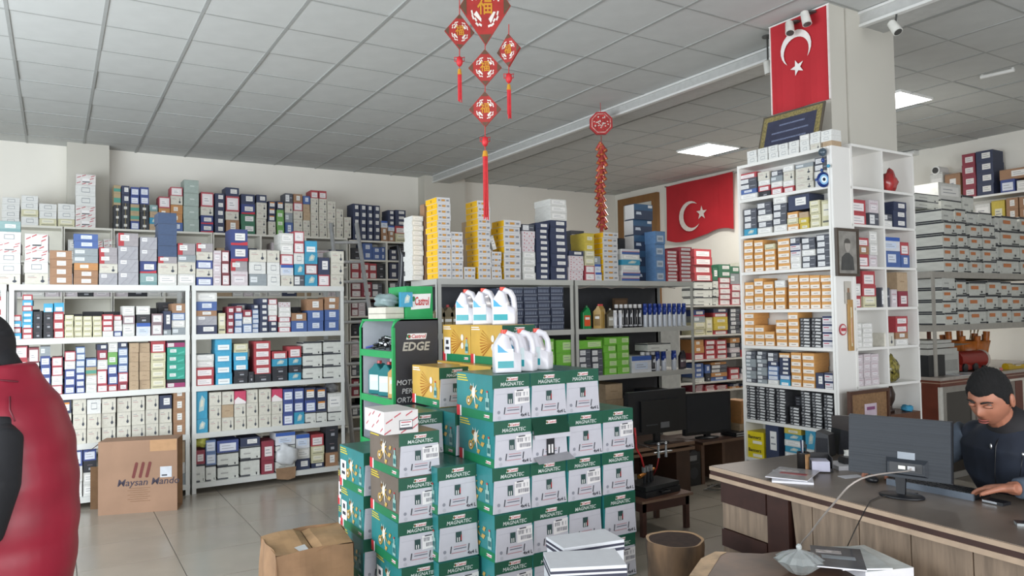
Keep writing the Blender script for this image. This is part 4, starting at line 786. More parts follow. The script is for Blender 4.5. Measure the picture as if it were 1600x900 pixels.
# portrait, photo, ruler, sticker, corkboard on the unit's end
YP = 3.048
def quadframe(name, lb, cat, x0, y0, x1, y1, Y, th, fr, inner, fw_=.022, decor=None):
    a = onY(x0, y0, Y); c = onY(x1, y1, Y); t = thing(name, lb, cat, ((a.x+c.x)/2, Y, (a.z+c.z)/2)); hx = abs(c.x-a.x)/2; hz = abs(a.z-c.z)/2
    b = MB(); b.box(-hx, -th, -hz, hx, 0, -hz+fw_, fr).box(-hx, -th, hz-fw_, hx, 0, hz, fr).box(-hx, -th, -hz+fw_, -hx+fw_, 0, hz-fw_, fr).box(hx-fw_, -th, -hz+fw_, hx, 0, hz-fw_, fr); b.build('frame', t)
    MB().box(-hx+fw_*.8, -th*.5, -hz+fw_*.8, hx-fw_*.8, -.001, hz-fw_*.8, inner).build('picture', t)
    if decor: decor(t, hx, hz, th)
    return t
def portrait(t, hx, hz, th):
    b = MB(); s_ = .0015
    y = -th*.5-.002
    b.face([(-hx*.6, y, -hz*.75), (hx*.6, y, -hz*.75), (hx*.5, y, -hz*.2), (hx*.15, y, -hz*.02), (-hx*.15, y, -hz*.02), (-hx*.5, y, -hz*.2)], mat('4a4a49', .6, 0, .1))
    b.face([(hx*.26*cos(a), y-.001, hz*.28+hz*.27*sin(a)) for a in [i*pi/7 for i in range(14)]], mat('a7a29b', .6, 0, .1))
    b.face([(hx*.27*cos(a), y-.002, hz*.38+hz*.2*sin(a)) for a in [i*pi/7 for i in range(8)]], mat('55524e', .6)); b.build('figure_print', t)
quadframe('framed_portrait', 'dark-framed grey portrait hanging on the shelf unit\'s corner', 'picture', 1303, 356, 1340, 432, 3.049, .02, mat('4a4038', .4), mat('8e8b85', .5, 0, .15, 20), .018, portrait)
tag(MB().box(-.03, -.002, -.05, .03, 0, .05, mat('c9c4bb', .5)).box(-.016, -.003, -.045, .02, -.002, .01, mat('6b665f', .6)).lathe([(.0, 0)], (0, 0, 0), DARK, 3).build('photo_print', None, onY(1325, 457, YP)), 'small unframed photo print under the dark-framed portrait', 'photo') if False else tag(MB().box(-.035, -.002, -.075, .035, 0, .075, mat('bdb8ae', .5)).box(-.018, -.003, -.07, .02, -.002, .0, mat('7d7468', .6)).box(-.01, -.0035, .0, .012, -.002, .03, mat('8f6f58', .6)).build('photo_print', None, onY(1325, 457, YP)), 'small unframed photo print under the dark-framed portrait', 'photo')
o = MB().box(-.024, -.012, -.17, .024, 0, .17, mat('b08a55', .5, 0, .06)); o.box(-.006, -.014, -.14, .006, -.012, .12, mat('d9cfae', .5)); o.box(-.0015, -.0155, -.12, .0015, -.014, .05, mat('b03a35', .5)); tag(o.build('wooden_thermometer', None, onY(1328, 508, YP)), 'long wooden thermometer hanging below the small photo print', 'thermometer')
o = MB().cyl((0, 0, 0), (0, -.003, 0), .038, .038, mat('b5434a', .5), 20).cyl((0, -.003, 0), (0, -.004, 0), .03, .03, mat('ddd5d2', .5), 20).box(-.026, -.0055, -.01, .026, -.004, .01, mat('b5434a', .5)); tag(o.build('round_sticker', None, onY(1317, 515, YP)), 'round red and white sticker on the white end panel', 'sticker')
def cork(t, hx, hz, th):
    MB().box(-hx*.25, -th*.5-.004, -hz*.45, hx*.35, -th*.5-.001, hz*.55, mat('c9b8c4', .6)).box(-hx*.24, -th*.5-.005, -hz*.44, hx*.34, -th*.5-.004, hz*.15, mat('9cc070', .6)).box(-hx*.15, -th*.5-.0052, hz*.35, hx*.25, -th*.5-.004, hz*.45, mat('8a5078', .6)).build('notice', t)
    MB().cyl((-hx*.5, -th*.5, 0), (-hx*.5, -th*.5-.01, 0), .006, .006, WHITE).build('pin', t)
quadframe('cork_board', 'cork board in brown frame holding a green notice, behind the monitor', 'notice board', 1323, 612, 1388, 700, 2.98, .025, mat('4d3226', .4, 0, .06), mat('8a6a4a', .8, 0, .12, 60), .022, cork)
tag(MB().box(-.02, 0, 0, .0, .26, .14, mat('d9d9d6', .5)).build('folded_paper'), '', '') if False else None
# flag on the pillar, with crescent and star
FR_ = mat('b4202b', .7, 0, .04, 4)
def star(n, fn, cx_, cy_, r_, rot, m, b): b.face([fn(cx_+(r_ if i % 2 == 0 else r_*.4)*cos(rot+i*pi/5), cy_+(r_ if i % 2 == 0 else r_*.4)*sin(rot+i*pi/5)) for i in range(10)], m)
def crescent(fn, cx_, cy_, r_, ang, m, b):
    """outer radius r_, opening towards angle ang"""
    n = 18; d = .22*r_; ri = .82*r_; a0 = 0.72
    out = [(cx_+r_*cos(ang+a0+(2*pi-2*a0)*i/n), cy_+r_*sin(ang+a0+(2*pi-2*a0)*i/n)) for i in range(n+1)]
    ex, ey = cx_+d*cos(ang), cy_+d*sin(ang); p0 = out[0]; b0 = math.atan2(p0[1]-ey, p0[0]-ex)-ang
    inn = [(ex+ri*cos(ang+b0+(2*pi-2*b0)*i/n), ey+ri*sin(ang+b0+(2*pi-2*b0)*i/n)) for i in range(n+1)]
    inn[0] = p0; inn[-1] = out[-1]
    for i in range(n): b.face([fn(*p) for p in (out[i], out[i+1], inn[i+1], inn[i])], m)
XFg = 4.742; ya, yb = 3.795, 3.29; za, zb = 3.155, 3.84
t = thing('flag', 'tall red flag with white crescent and star hanging on the white pillar', 'flag', (XFg, (ya+yb)/2, za))
b = MB(); hw = (ya-yb)/2; hh = zb-za; NX, NZ = 10, 12
gp = lambda i, j: Vector((-.006*sin(i*1.1)*(1-j/NZ)-.004, hw-2*hw*i/NX, hh*j/NZ))
g = [[gp(i, j) for i in range(NX+1)] for j in range(NZ+1)]
for j in range(NZ):
    for i in range(NX): b.raw([g[j][i], g[j][i+1], g[j+1][i+1], g[j+1][i]], [(0, 1, 2, 3)], FR_, True)
for i in (0, NX): b.box(-.012, g[0][i].y-.004, 0, .004, g[0][i].y+.004, hh, mat('e3dcd8', .6))
b.build('cloth', t)
b = MB(); ff = lambda u, v: Vector((-.016, hw-u, v)); crescent(ff, .235, hh*.66, .135, -pi/2+.1, mat('e8e3e0', .6), b); star(5, ff, .245, hh*.44, .062, pi/2+.3, mat('e8e3e0', .6), b); b.build('crescent_and_star', t)
MB().cyl((-.005, hw+.01, hh+.004), (-.005, -hw-.01, hh+.004), .006, .006, WHITE, 8).build('hanging_rod', t)
# framed plaque leaning below
t = thing('framed_plaque', 'dark framed plaque with gold border leaning under the pillar flag', 'picture', (4.565, 3.55, zu[0]+.005)); t.rotation_euler = (0, R(16), 0)
hy, hz_ = .27, .40
NV = mat('3a3d52', .4, 0, .08); GB = mat('8f8355', .4, 0, .25, 60); FB = mat('5a5348', .4)
MB().box(-.012, -hy, 0, .0, hy, hz_, FB).build('frame', t)
MB().box(-.014, -hy+.015, .015, -.011, hy-.015, hz_-.015, GB).box(-.0155, -hy+.055, .055, -.0135, hy-.055, hz_-.055, NV).build('picture', t)
b = MB()
for v, u0_, u1_ in ((.29, -.12, .1), (.23, -.16, .16), (.17, -.15, .15), (.12, -.1, .12)): b.box(-.0165, u0_, v, -.0153, u1_, v+.012, mat('77809c', .4, 0, .3, 200))
b.build('inscription', t)
# wide flag on the right wall
t = thing('flag', 'wide red flag with crescent and star on the far right wall', 'flag', (8.985, 8.72, 0)); b = MB()
tl, tr, br_, bl_ = onX(1040, 292, 8.97), onX(1146, 268, 8.97), onX(1146, 358, 8.97), onX(1042, 376, 8.97); NX = 14
dip = [0, .02, .035, .04, .04, .035, .03, .02, .01, .0, -.02, -.03, -.03, -.02, 0]
for i in range(NX):
    for j in range(8):
        def pt(i, j):
            u = i/NX; v = j/8; top = tl.lerp(tr, u); bot = bl_.lerp(br_, u)+Vector((0, 0, -dip[i]*1.6)); p = bot.lerp(top, v); return Vector((-.015+.012*sin(u*9+v*2), p.y-8.72, p.z))
        b.raw([pt(i, j), pt(i+1, j), pt(i+1, j+1), pt(i, j+1)], [(0, 1, 2, 3)], FR_, True)
b.build('cloth', t); b = MB(); c0 = onX(1080, 338, 8.97); c1 = onX(1096, 333, 8.97)
ff = lambda u, v: Vector((-.045, c0.y-8.72-u, c0.z+v)); crescent(ff, 0, 0, .25, .12, mat('d9cfc9', .6), b); star(5, ff, (c0.y-c1.y)+.03, c1.z-c0.z, .12, .3, mat('d9cfc9', .6), b); b.build('crescent_and_star', t)
for yy in (tl.y-8.72, tr.y-8.72): MB().cyl((-.03, yy, tl.z), (.06, yy, tl.z), .012, .012, STEEL, 8).build('nail', t)
# white wall cabinet behind the flag-side shelf top
tag(MB().box(8.7, 7.72, zF[0]+.0, 8.95, 7.9, zF[0]+.55, mat('c9c4bd', .5)).build('display_board'), 'tall pale board standing on the flag-side shelf, right end', 'board')
blob('blue_bag', 'blue and white bag on the flag-side shelf top', 'bag', (onY(1135, 400, 7.7).x, 7.75, zF[0]+.47), (.12, .1, .07), mat('5b86a6', .3, 0, .3, 20), 11)
# evil-eye charm on the unit corner
t = thing('hanging_charm', 'blue glass eye charm hanging at the white unit\'s top corner', 'charm', (XU-.03, YU0+.03, zu[0]-.04))
MB().cyl((0, 0, .06), (0, 0, -.2), .002, .002, BLACK, 6).cyl((0, 0, .06), (.03, .02, .06), .002, .002, BLACK, 6).build('cord', t)
b = MB().ball((0, 0, 0), .028, .028, .028, mat('566673', .3, .2, .3, 60)); b.ball((-.0, 0, -.055), .016, .01, .016, mat('1f3d80', .15)); b.ball((0, -.04, -.1), .012, .012, .012, mat('3f93b5', .2)); b.ball((0, .01, -.12), .012, .01, .012, mat('20407e', .2)); b.build('bead', t)
# disc faces the street side
def disc(b, r_, y, m): b.face([(r_*cos(a), y, -.185+r_*1.15*sin(a)) for a in [i*pi/10 for i in range(20)]], m)
b = MB().lathe([(.0, -.006), (.042, -.005), (.046, 0), (.042, .005), (0, .006)], (0, 0, 0), mat('16306e', .12), 20)
b.v = [(x, z, -.185+y*1.15) for x, y, z in b.v]; disc(b, .03, -.0085, mat('7fb0d8', .15)); disc(b, .02, -.0095, mat('dfe9f0', .15)); disc(b, .01, -.0105, mat('101a30', .15))
o = b.build('eye_disc', t); o.rotation_euler = (0, 0, -.5)
# spotlights
def spot(lb, p, d, up, grp='white spotlights'):
    t = thing('spotlight', lb, 'spotlight', p, 0, grp); d = Vector(d).normalized(); b = MB()
    b.cyl(Vector((0, 0, 0))-d*.05, d*.05, .03, .034, mat('dcdcd6', .3)); b.cyl(-d*.05, -d*.062, .03, .018, mat('dcdcd6', .3)); b.build('lamp_head', t)
    MB().cyl(d*.0505, d*.052, .028, .028, mat('4a4a48', .3)).build('lens', t)
    u_ = Vector(up); b = MB(); b.cyl((0, 0, 0), u_, .007, .007, mat('4a4a48', .4), 8); b.cyl(u_-Vector((0, 0, .012)), u_, .04, .04, mat('4a4a48', .4), 14); b.build('bracket', t)
s0 = Vector((4.71, 3.6, 3.0))
spot('white spotlight on the flag top, left of the pair', onX(1234, 44, 4.66), (-.35, -.3, -.9), (.06, 0, .06)); spot('white spotlight on the flag top, right of the pair', onX(1259, 29, 4.66), (-.1, -.3, -1), (.06, 0, .06))
p = onX(1200, 106, 4.9); spot('white spotlight half hidden behind the pillar flag', p, (.1, -.1, -1), (.0, .0, CZ-p.z))
p = onD(1398, 43, 5.3); spot('white spotlight hanging from the ceiling right of the pillar', p, (-.1, -.5, -.8), (.06, .0, CZ-p.z-.0))
# ceiling tube lamps
p = onZ(1532, 121, 3.84); q_ = onZ(1585, 109, 3.84); t = thing('tube_lamp', 'thin white tube lamp on the ceiling at far right', 'lamp', (p+q_)/2); d = (q_-p)/2; MB().cyl(-d, d, .018, .018, WHITE, 10).build('tube', t); b = MB(); [b.cyl(d*k, d*k+Vector((0, 0, .03)), .012, .012, WHITE, 8) for k in (-.9, .9)]; b.build('mount', t)
p = onX(1398, 241, 5.9); t = thing('tube_lamp', 'short white tube lamp on the right wall beside the cubbies', 'lamp', onX(1430, 238, 10.3)); MB().cyl((0, .0, 0), (-.0, .9, 0), .035, .035, WHITE, 10).build('tube', t); MB().box(.03, -.0, -.03, .1, .9, .03, WHITE).build('mount', t)
# ---------------------------------------------------------------- hanging ornaments
D0 = 3.9; HR = mat('9c2a26', .5, 0, .08, 20); HG = mat('c8902f', .4, .2, .05); HW = mat('d6cfc8', .5); HK = mat('5a3f2e', .5)
def diamond(t, px, py, hw_px, hh_px, D=D0, yaw=0, big=False, nm_='diamond_plaque'):
    c = onD(px, py, D)-t.location; sx = hw_px/FPX*D; sz = hh_px/FPX*D; e1 = Vector((cos(-YAW+yaw), sin(-YAW+yaw), 0)); nrm = Vector((e1.y, -e1.x, 0)); e1 = e1/max(.3, cos(yaw)); up = Vector((0, 0, 1))
    f = lambda x, z, o_=0: c+e1*(x*sx)+up*(z*sz)+nrm*o_
    b = MB(); P = [(0, 1), (1, 0), (0, -1), (-1, 0)]
    b.prism(P, lambda x, z: f(x, z, .006), lambda x, z: f(x, z, -.006), HR)
    for x, z in P:
        tx, tz = x*.98, z*.98; b.face([f(tx, tz, .0075), f(tx*.74+z*.24, tz*.74-x*.24, .0075), f(tx*.74-z*.24, tz*.74+x*.24, .0075)], HK)
    for k in range(4):   # broken white ring of scrolls
        a0 = k*pi/2+.2
        for j in range(5):
            a, a2 = a0+j*.22, a0+j*.22+.22; r1 = .57+.03*sin(j*2.5); b.face([f(r1*cos(a), r1*sin(a), .008), f(r1*cos(a2), r1*sin(a2), .008), f((r1-.06)*cos(a2), (r1-.06)*sin(a2), .008), f((r1-.06)*cos(a), (r1-.06)*sin(a), .008)], HW)
        a = k*pi/2+.75; b.face([f(.36*cos(a-.4), .36*sin(a-.4), .008), f(.5*cos(a-.3), .5*sin(a-.3), .008), f(.44*cos(a+.45), .44*sin(a+.45), .008), f(.36*cos(a+.4), .36*sin(a+.4), .008)], HW)
    b.build(nm_, t)
    MB().text('福', lambda x, y: f(x/sx if False else x, y+.02, .009), .62, HG, bold=.01).build('character', t)
def cord(t, px0, py0, px1, py1, D=D0): MB().cyl(onD(px0, py0, D)-t.location, onD(px1, py1, D)-t.location, .0025, .0025, mat('b02a28', .6), 6).build('cord', t)
def tassel(t, px, py0, py1, w_px, D=D0, knot=None):
    a = onD(px, py0, D)-t.location; b_ = onD(px, py1, D)-t.location; b_.x, b_.y = a.x, a.y; r_ = w_px/2/FPX*D; b = MB(); TR = mat('c4232b', .55, 0, .1, 60)
    b.cyl(a, a-Vector((0, 0, .03)), r_*.6, r_*.9, HG, 10)
    for i in range(14):
        an = i*2.4; rr = r_*.75*math.sqrt(i/14); b.cyl(a+Vector((rr*cos(an)*.8, rr*sin(an)*.8, -.025)), b_+Vector((rr*cos(an), rr*sin(an), random.uniform(0, .03))), .004, .0025, TR, 5)
    b.build('tassel', t)
    if knot:
        k = onD(px, knot, D)-t.location; MB().ball(k, .018, .018, .028, TR, 10, 6).tube([k+Vector((.01, 0, .02)), k+Vector((.022, -.014, .022)), k+Vector((.02, -.014, 0)), k+Vector((.01, 0, 0))], .003, TR, 5).tube([k+Vector((-.01, 0, .02)), k+Vector((-.022, .014, .022)), k+Vector((-.02, .014, 0)), k+Vector((-.01, 0, 0))], .003, TR, 5).build('knot', t)
base = onD(758, 50, D0)
t = thing('hanging_ornament', 'red ornament of five diamond plaques with tassels hanging from the ceiling', 'ornament', base)
diamond(t, 758, 10, 40, 62, D0, .0, True); diamond(t, 758, 106, 26, 29); diamond(t, 758, 171, 25, 28); diamond(t, 718, 50, 23, 28, D0, .25); diamond(t, 795, 79, 18, 26, D0, -.6)
top = onD(758, 10, D0); MB().cyl(onD(758, -50, D0)-base, Vector((onD(758, -50, D0).x, onD(758, -50, D0).y, CZ))-base, .0025, .0025, mat('b02a28', .6), 6).build('cord', t)
for a in ((758, 70, 758, 80), (758, 133, 758, 145), (718, -25, 718, 24), (795, 38, 795, 55), (758, 198, 758, 236), (718, 77, 718, 110), (795, 104, 795, 132), (716, -22, 800, -22) ): cord(t, *a)
tassel(t, 718, 108, 161, 8, D0, 96); tassel(t, 795, 132, 187, 8, D0, 122); tassel(t, 758, 236, 345, 11, D0, 221)
# firecracker string
pf = onZ(938, 160, CZ); Df = (pf-O).dot(fw); t = thing('firecracker_ornament', 'string of red toy firecrackers under an octagonal plaque by the beam', 'ornament', (pf.x, pf.y, CZ))
def hp_(px, py): v = onD(px, py, Df)-Vector((pf.x, pf.y, CZ)); return v
c = hp_(939, 193); r_ = 19/FPX*Df; e1 = Vector((cos(YAW), -sin(YAW), 0)); nr = Vector((-sin(YAW), -cos(YAW), 0)); b = MB(); P = [(cos(pi/8+i*pi/4), sin(pi/8+i*pi/4)) for i in range(8)]
fo = lambda x, z, o_=.02: c+e1*x*r_+Vector((0, 0, z*r_))+nr*o_
b.prism(P, lambda x, z: fo(x, z, .02), lambda x, z: fo(x, z, -.02), mat('a82226', .5)); b.face([fo(x*.85, z*.85, .021) for x, z in P], mat('d0a39a', .5, 0, .4, 50)); b.face([fo(x*.78, z*.78, .022) for x, z in P], mat('b02a28', .5, 0, .3, 60))
for i in range(26): a = random.uniform(0, 6.3); q1 = random.uniform(.1, .66); b.face([fo(q1*cos(a)+dx_, q1*sin(a)+dz_, .023) for dx_, dz_ in ((-.06, -.02), (.05, -.05), (.06, .03), (-.03, .05))], HW)
b.build('octagon_plaque', t); MB().cyl((0, 0, 0), c, .003, .003, mat('b02a28', .6), 6).cyl(c-Vector((0, 0, r_)), hp_(940, 355), .004, .004, mat('8c2420', .6), 6).build('cord', t)
CRK = mat('b04540', .3, .1, .2, 40)
for i in range(36):
    f_ = i/35; py = 222+f_*128; px = 939+1.5*sin(f_*9); s_ = (-1, 1, 0)[i % 3]; sp = 7 if s_ else 0
    a = hp_(px, py); d = (e1*s_*.55+Vector((0, 0, -1))+nr*random.uniform(-.3, .5)).normalized()*.1
    MB().cyl(a, a+d, .019, .021, CRK, 8).cyl(a+d*.12, a+d*.18, .0205, .0205, HG, 8).cyl(a+d*.84, a+d*.92, .0215, .0215, HG, 8).build('firecracker', t)
# ---------------------------------------------------------------- reception desk
DT = .76; DW = mat('6a6057', .35, 0, .14, 5, 0, stretch=(1, .15, 1)); EDG = mat('b29c86', .4, 0, .08, 10); BRN = mat('3d2620', .4, 0, .12, 12); PLW = mat('8d7b69', .5, 0, .17, 11, .2, stretch=(3, 3, .35))
A = Vector((3.192, 3.063, 0)); B = Vector((2.94, .3, 0)); dr = (B-A).normalized(); nin = Vector((-dr.y, dr.x, 0)); nin = nin if nin.x > 0 else -nin
ang = math.atan2(dr.y, dr.x)   # local x along the front edge toward the camera, local y = into the desk
t = thing('reception_desk', 'wood-grain reception desk with striped edge, dark bands and light panels', 'desk', A, ang)
Ld = (B-A).length; sgn = 1 if (Matrix.Rotation(ang, 3, 'Z') @ Vector((0, 1, 0))).dot(nin) > 0 else -1
def db(b, x0, y0, z0, x1, y1, z1, m): b.box(x0, min(sgn*y0, sgn*y1), z0, x1, max(sgn*y0, sgn*y1), z1, m); return b
b = MB(); db(b, 0, 0.012, DT-.02, Ld, .74, DT, DW); db(b, 0, .74, DT-.02, .52, 1.16, DT, DW); b.build('desk_top', t)
b = MB()
for z0, z1, m, o_ in ((DT-.022, DT-.002, EDG, 0), (DT-.047, DT-.022, BRN, .006), (DT-.07, DT-.047, EDG, 0)):
    db(b, 0, o_, z0, Ld, .012 if z0 == DT-.022 else .5, z1, m)
b.build('edge_band', t)
for z0, z1, m in ((.555, .69, BRN), (.41, .555, PLW), (.31, .41, BRN), (.16, .31, PLW), (.0, .16, mat('201c1d', .5))):
    b = MB(); db(b, .03, .055+(0.012 if m is PLW else 0), z0+.002, .37, .5, z1-.002, m); b.build('drawer_front' if m is not PLW else 'light_panel', t)
b = MB(); db(b, .375, .06, .12, .52, .5, .69, BRN); b.build('dark_pilaster', t)
xs = [.522, .66, .93, 1.19, 1.46, 1.72]
for i in range(len(xs)-1):
    b = MB(); z_ = sgn; x0, x1 = xs[i]+.003, xs[i+1]-.003
    if i == 0: P = [(x0, .69), (x1, .69), (x1, .12), (x0+.07, .12)]
    elif i == len(xs)-2: P = [(x0, .69), (x1+.04, .69), (x1-.12, .12), (x0, .12)]
    else: P = [(x0, .69), (x1, .69), (x1, .12), (x0, .12)]
    b.prism(P, lambda a, c: (a, sgn*.075, c), lambda a, c: (a, sgn*.10, c), PLW); b.build('light_panel', t)
b = MB(); db(b, .5, .1, .1, Ld-.1, .11, .69, BRN); db(b, 1.71, .08, .1, 1.92, .1, .69, BRN); b.build('dark_backing', t)
b = MB(); db(b, 1.94, .06, .45, Ld, .5, .56, mat('c0ab90', .5)); db(b, 1.94, .07, .12, Ld, .4, .45, PLW); db(b, 1.94, .06, .56, Ld, .4, .69, BRN); b.build('right_pedestal', t)
b = MB(); db(b, .04, .5, .05, .5, 1.1, .74, BRN); b.build('return_body', t)
def onT(px, py): return onZ(px, py, DT)
# desk items
p = onT(1243, 748); t = thing('magazine_stack', 'stack of loose magazines on the desk\'s left end', 'magazines', (p.x, p.y, DT)) if False else None
def mag(lb, c, w_, h_, rz, z, top, th=.006, name='magazine', deco='a0484e'):
    b = MB(); b.box(-w_/2, -h_/2, 0, w_/2, h_/2, th, mat('dcdce2', .4, 0, .02)); b.box(-w_/2, -h_/2, th, w_/2, h_/2, th+.0012, mat(top, .25, 0, .12, 15))
    if deco: b.box(-w_*.3, -h_*.1, th+.0012, w_*.35, h_*.05, th+.0018, mat(deco, .4, 0, .1)).box(-w_*.4, h_*.15, th+.0012, w_*.1, h_*.3, th+.0018, mat('b9b3b2', .4, 0, .3, 40))
    return tag(b.build(name, None, (c.x, c.y, z), rz), lb, 'magazine', 'magazines on the desk')
p = onT(1238, 747)
mag('lower white magazine at the desk\'s front edge, left end', p, .2, .27, -.9, DT, 'c9cad2', .01, deco=None); mag('glossy grey-red magazine lying on top of the white one', p+Vector((.03, .02, 0)), .21, .28, -1.15, DT+.0125, 'a8a4a4', .004)
p = onT(1256, 735); t = thing('pen_cup', 'dark mesh pen cup with a tan front strip on the desk', 'pen holder', (p.x, p.y, DT))
b = MB(); b.lathe([(.034, 0), (.034, .095), (.036, .1), (.032, .1), (.031, .004)], (0, 0, 0), mat('2e2b2a', .3, .2, .1), 14); b.build('cup', t)
MB().box(-.03, -.037, .004, .006, -.0335, .095, mat('b58a5e', .5, 0, .15, 30)).build('tan_strip', t)
for i, (dx_, dy_, l_) in enumerate(((-.01, .0, .17), (.012, .01, .16), (.0, -.01, .145))): tag(MB().cyl((p.x+dx_*.5, p.y+dy_, DT+.005), (p.x+dx_*2, p.y+dy_*2, DT+l_), .004, .004, mat(('2b3550', 'a9acb3', '1f1f22')[i], .3), 8).build('pen'), ('dark blue pen standing in the mesh pen cup', 'grey pen standing in the mesh pen cup', 'black pen standing in the mesh pen cup')[i], 'pen')
p = onT(1280, 737); t = thing('paper_tray', 'black mesh desk organiser holding white note paper', 'organiser', (p.x+.03, p.y+.02, DT), -.75)
MB().box(-.06, -.05, 0, .06, .05, .006, BLACK).box(-.06, .045, 0, .06, .05, .09, BLACK).box(-.06, -.05, 0, -.055, .05, .08, BLACK).box(.055, -.05, 0, .06, .05, .08, BLACK).box(-.06, -.05, .0, .06, -.046, .02, BLACK).build('tray', t)
tag(MB().box(-.045, -.065, 0, .045, .035, .055, mat('c3c3d6', .5)).build('note_paper', None, (p.x+.025, p.y+.02, DT+.007), -.75), 'block of pale note paper in the black desk organiser', 'paper')
for i, (a_, b_, lb) in enumerate((((1283, 716), -.6, 'black angular desk speaker behind the organiser, left one'), ((1309, 712), .3, 'black angular desk speaker beside the leaning folders, right one'))):
    p = onT(*a_)+Vector((.1, .05, 0)); t = thing('desk_speaker', lb, 'speaker', (p.x, p.y, DT), -.7+b_, 'black desk speakers')
    MB().prism([(-.045, 0), (.05, 0), (.045, .13), (-.025, .15)], lambda a, c: (a, -.05, c), lambda a, c: (a, .05, c), mat('1b1c21', .45)).build('speaker_body', t); MB().box(-.03, -.052, .015, .04, -.05, .11, mat('24252b', .8, 0, .2, 200)).build('grille', t)
p = onT(1327, 730); b = MB(); b.box(-.1, -.08, 0, .1, .08, .022, mat('d5d5da', .4)); tag(b.build('paper_pad', None, (p.x, p.y, DT), -.5), 'thick white paper pad left of the monitor', 'paper')
t = thing('hole_punch', 'black hole punch lying on the white paper pad', 'hole punch', (p.x+.02, p.y+.0, DT+.0225), -.4); MB().prism([(-.06, 0), (.06, 0), (.06, .012), (.03, .03), (-.05, .035), (-.065, .02)], lambda a, c: (a, -.03, c), lambda a, c: (a, .03, c), BLACK).build('punch_body', t); MB().cyl((.03, -.02, .03), (.03, .02, .03), .006, .006, STEEL, 8).build('pivot', t)
blob('crumpled_tissue', 'crumpled white tissue behind the hole punch', 'tissue', (p.x+.1, p.y+.05, DT+.045), (.05, .04, .035), mat('d9d8d2', .8), 21, amp=.3)
tag(MB().box(-.06, -.03, 0, .06, .03, .002, mat('c9cbd2', .4)).build('paper_slip', None, (onT(1330, 745).x, onT(1330, 745).y, DT+.0005), -.3), 'small white paper slip lying before the monitor\'s left edge', 'paper')
for i, x_ in enumerate((0, .035)): tag(MB().box(-.11, -.004, 0, .11, .004, .2, mat(('35302e', '8f8c88')[i], .4)).build('folder', None, (onT(1325, 705).x+.12+x_, onT(1325, 705).y+.06, DT+.001), 2.2+.1*i), ('dark folder standing upright behind the monitor\'s left edge', 'grey folder standing upright behind the dark folder')[i], 'folder')
# monitor, back to the camera
pm = onT(1409, 776); t = thing('computer_monitor', 'black desktop monitor on the desk seen from behind', 'monitor', (pm.x, pm.y, DT))
tlm, trm = onD(1327, 645, (pm-O).dot(fw)+.17), onD(1486, 661, (pm-O).dot(fw)-.14)
c_ = (tlm+trm)/2; wv = trm-tlm; wm = Vector((wv.x, wv.y, 0)).length; rz = math.atan2(wv.y, wv.x)
MR = Matrix.Rotation(rz, 4, 'Z') @ Matrix.Rotation(R(-6), 4, 'X'); hm = .274; zc0 = (tlm.z+trm.z)/2-hm/2-DT-.002
dloc = Vector((c_.x-pm.x, c_.y-pm.y, zc0))
SH = mat('272c33', .55, 0, .06, 12, .2, stretch=(.15, 1, 9))
def part(nm_, b): o = b.build(nm_, t); o.matrix_local = Matrix.Translation(dloc) @ MR; return o
part('back_cover', MB().box(-wm/2, -.02, -hm/2, wm/2, .0, hm/2, SH).raw([(-.05, -.02, -hm/2+.012), (.13, -.02, -hm/2+.012), (.12, -.036, -hm/2+.02), (-.04, -.036, -hm/2+.02), (-.05, -.02, -hm/2+.09), (.13, -.02, -hm/2+.09), (.12, -.036, -hm/2+.07), (-.04, -.036, -hm/2+.07)], [(0, 1, 2, 3), (7, 6, 5, 4), (3, 2, 6, 7), (0, 3, 7, 4), (1, 5, 6, 2)], SH))
part('bezel', MB().box(-wm/2-.003, .0, -hm/2-.003, wm/2+.003, .014, hm/2+.003, BLACK)); part('screen', MB().box(-wm/2+.012, .014, -hm/2+.015, wm/2-.012, .0145, hm/2-.012, mat('2b3c52', .2, 0, 0)))
part('rating_label', MB().box(.0, -.0222, -.055, .075, -.0202, -.018, mat('8d959e', .4))); part('port_panel', MB().box(-.03, -.0375, -.108, .11, -.0362, -.066, BLACK).box(.01, -.043, -.095, .04, -.037, -.08, mat('c9c7bb', .3, .3)).box(.05, -.046, -.097, .08, -.037, -.078, mat('b9babc', .4)))
e1_ = Vector((cos(rz), sin(rz), 0)); nb = Vector((sin(rz), -cos(rz), 0))
b = MB(); st0 = dloc+nb*.012; st0.z = .12; b.prism([(-.018, 0), (.018, 0), (.026, .15), (-.026, .15)], lambda a, c: Vector((0, 0, .012))+nb*(.015)+e1_*a+Vector((0, 0, c)), lambda a, c: Vector((0, 0, .012))-nb*.005+e1_*a+Vector((0, 0, c)), BLACK); b.build('stand_neck', t)
b = MB(); b.lathe([(.098, 0), (.1, .006), (.09, .012), (.02, .016)], (0, 0, 0), BLACK, 28, (1, .72)); o = b.build('stand_base', t); o.rotation_euler = (0, 0, rz)
prt = Vector((pm.x, pm.y, DT))+dloc+(MR @ Vector((.065, -.05, -.087)))
cb_ = MB(); pe = onD(1248, 862, 3.5); pts = [prt, prt+Vector((-.06, -.02, .0)), onD(1345, 748, 2.75), onD(1300, 790, 2.85), onD(1268, 830, 3.15), onD(1248, 862, 3.45), Vector((pe.x+.02, pe.y, .3))]
cp = []
for i in range(len(pts)-1):
    p0 = pts[max(i-1, 0)]; p1 = pts[i]; p2 = pts[i+1]; p3 = pts[min(i+2, len(pts)-1)]
    for k in range(6): u = k/6; cp.append(.5*((2*p1)+(-p0+p2)*u+(2*p0-5*p1+4*p2-p3)*u*u+(-p0+3*p1-3*p2+p3)*u**3))
cb_.tube(cp+[pts[-1]], .0035, mat('a59d97', .5), 6); tag(cb_.build('monitor_cable'), 'thick pale cable looping from the monitor over the desk edge', 'cable')
kb = onT(1440, 765)
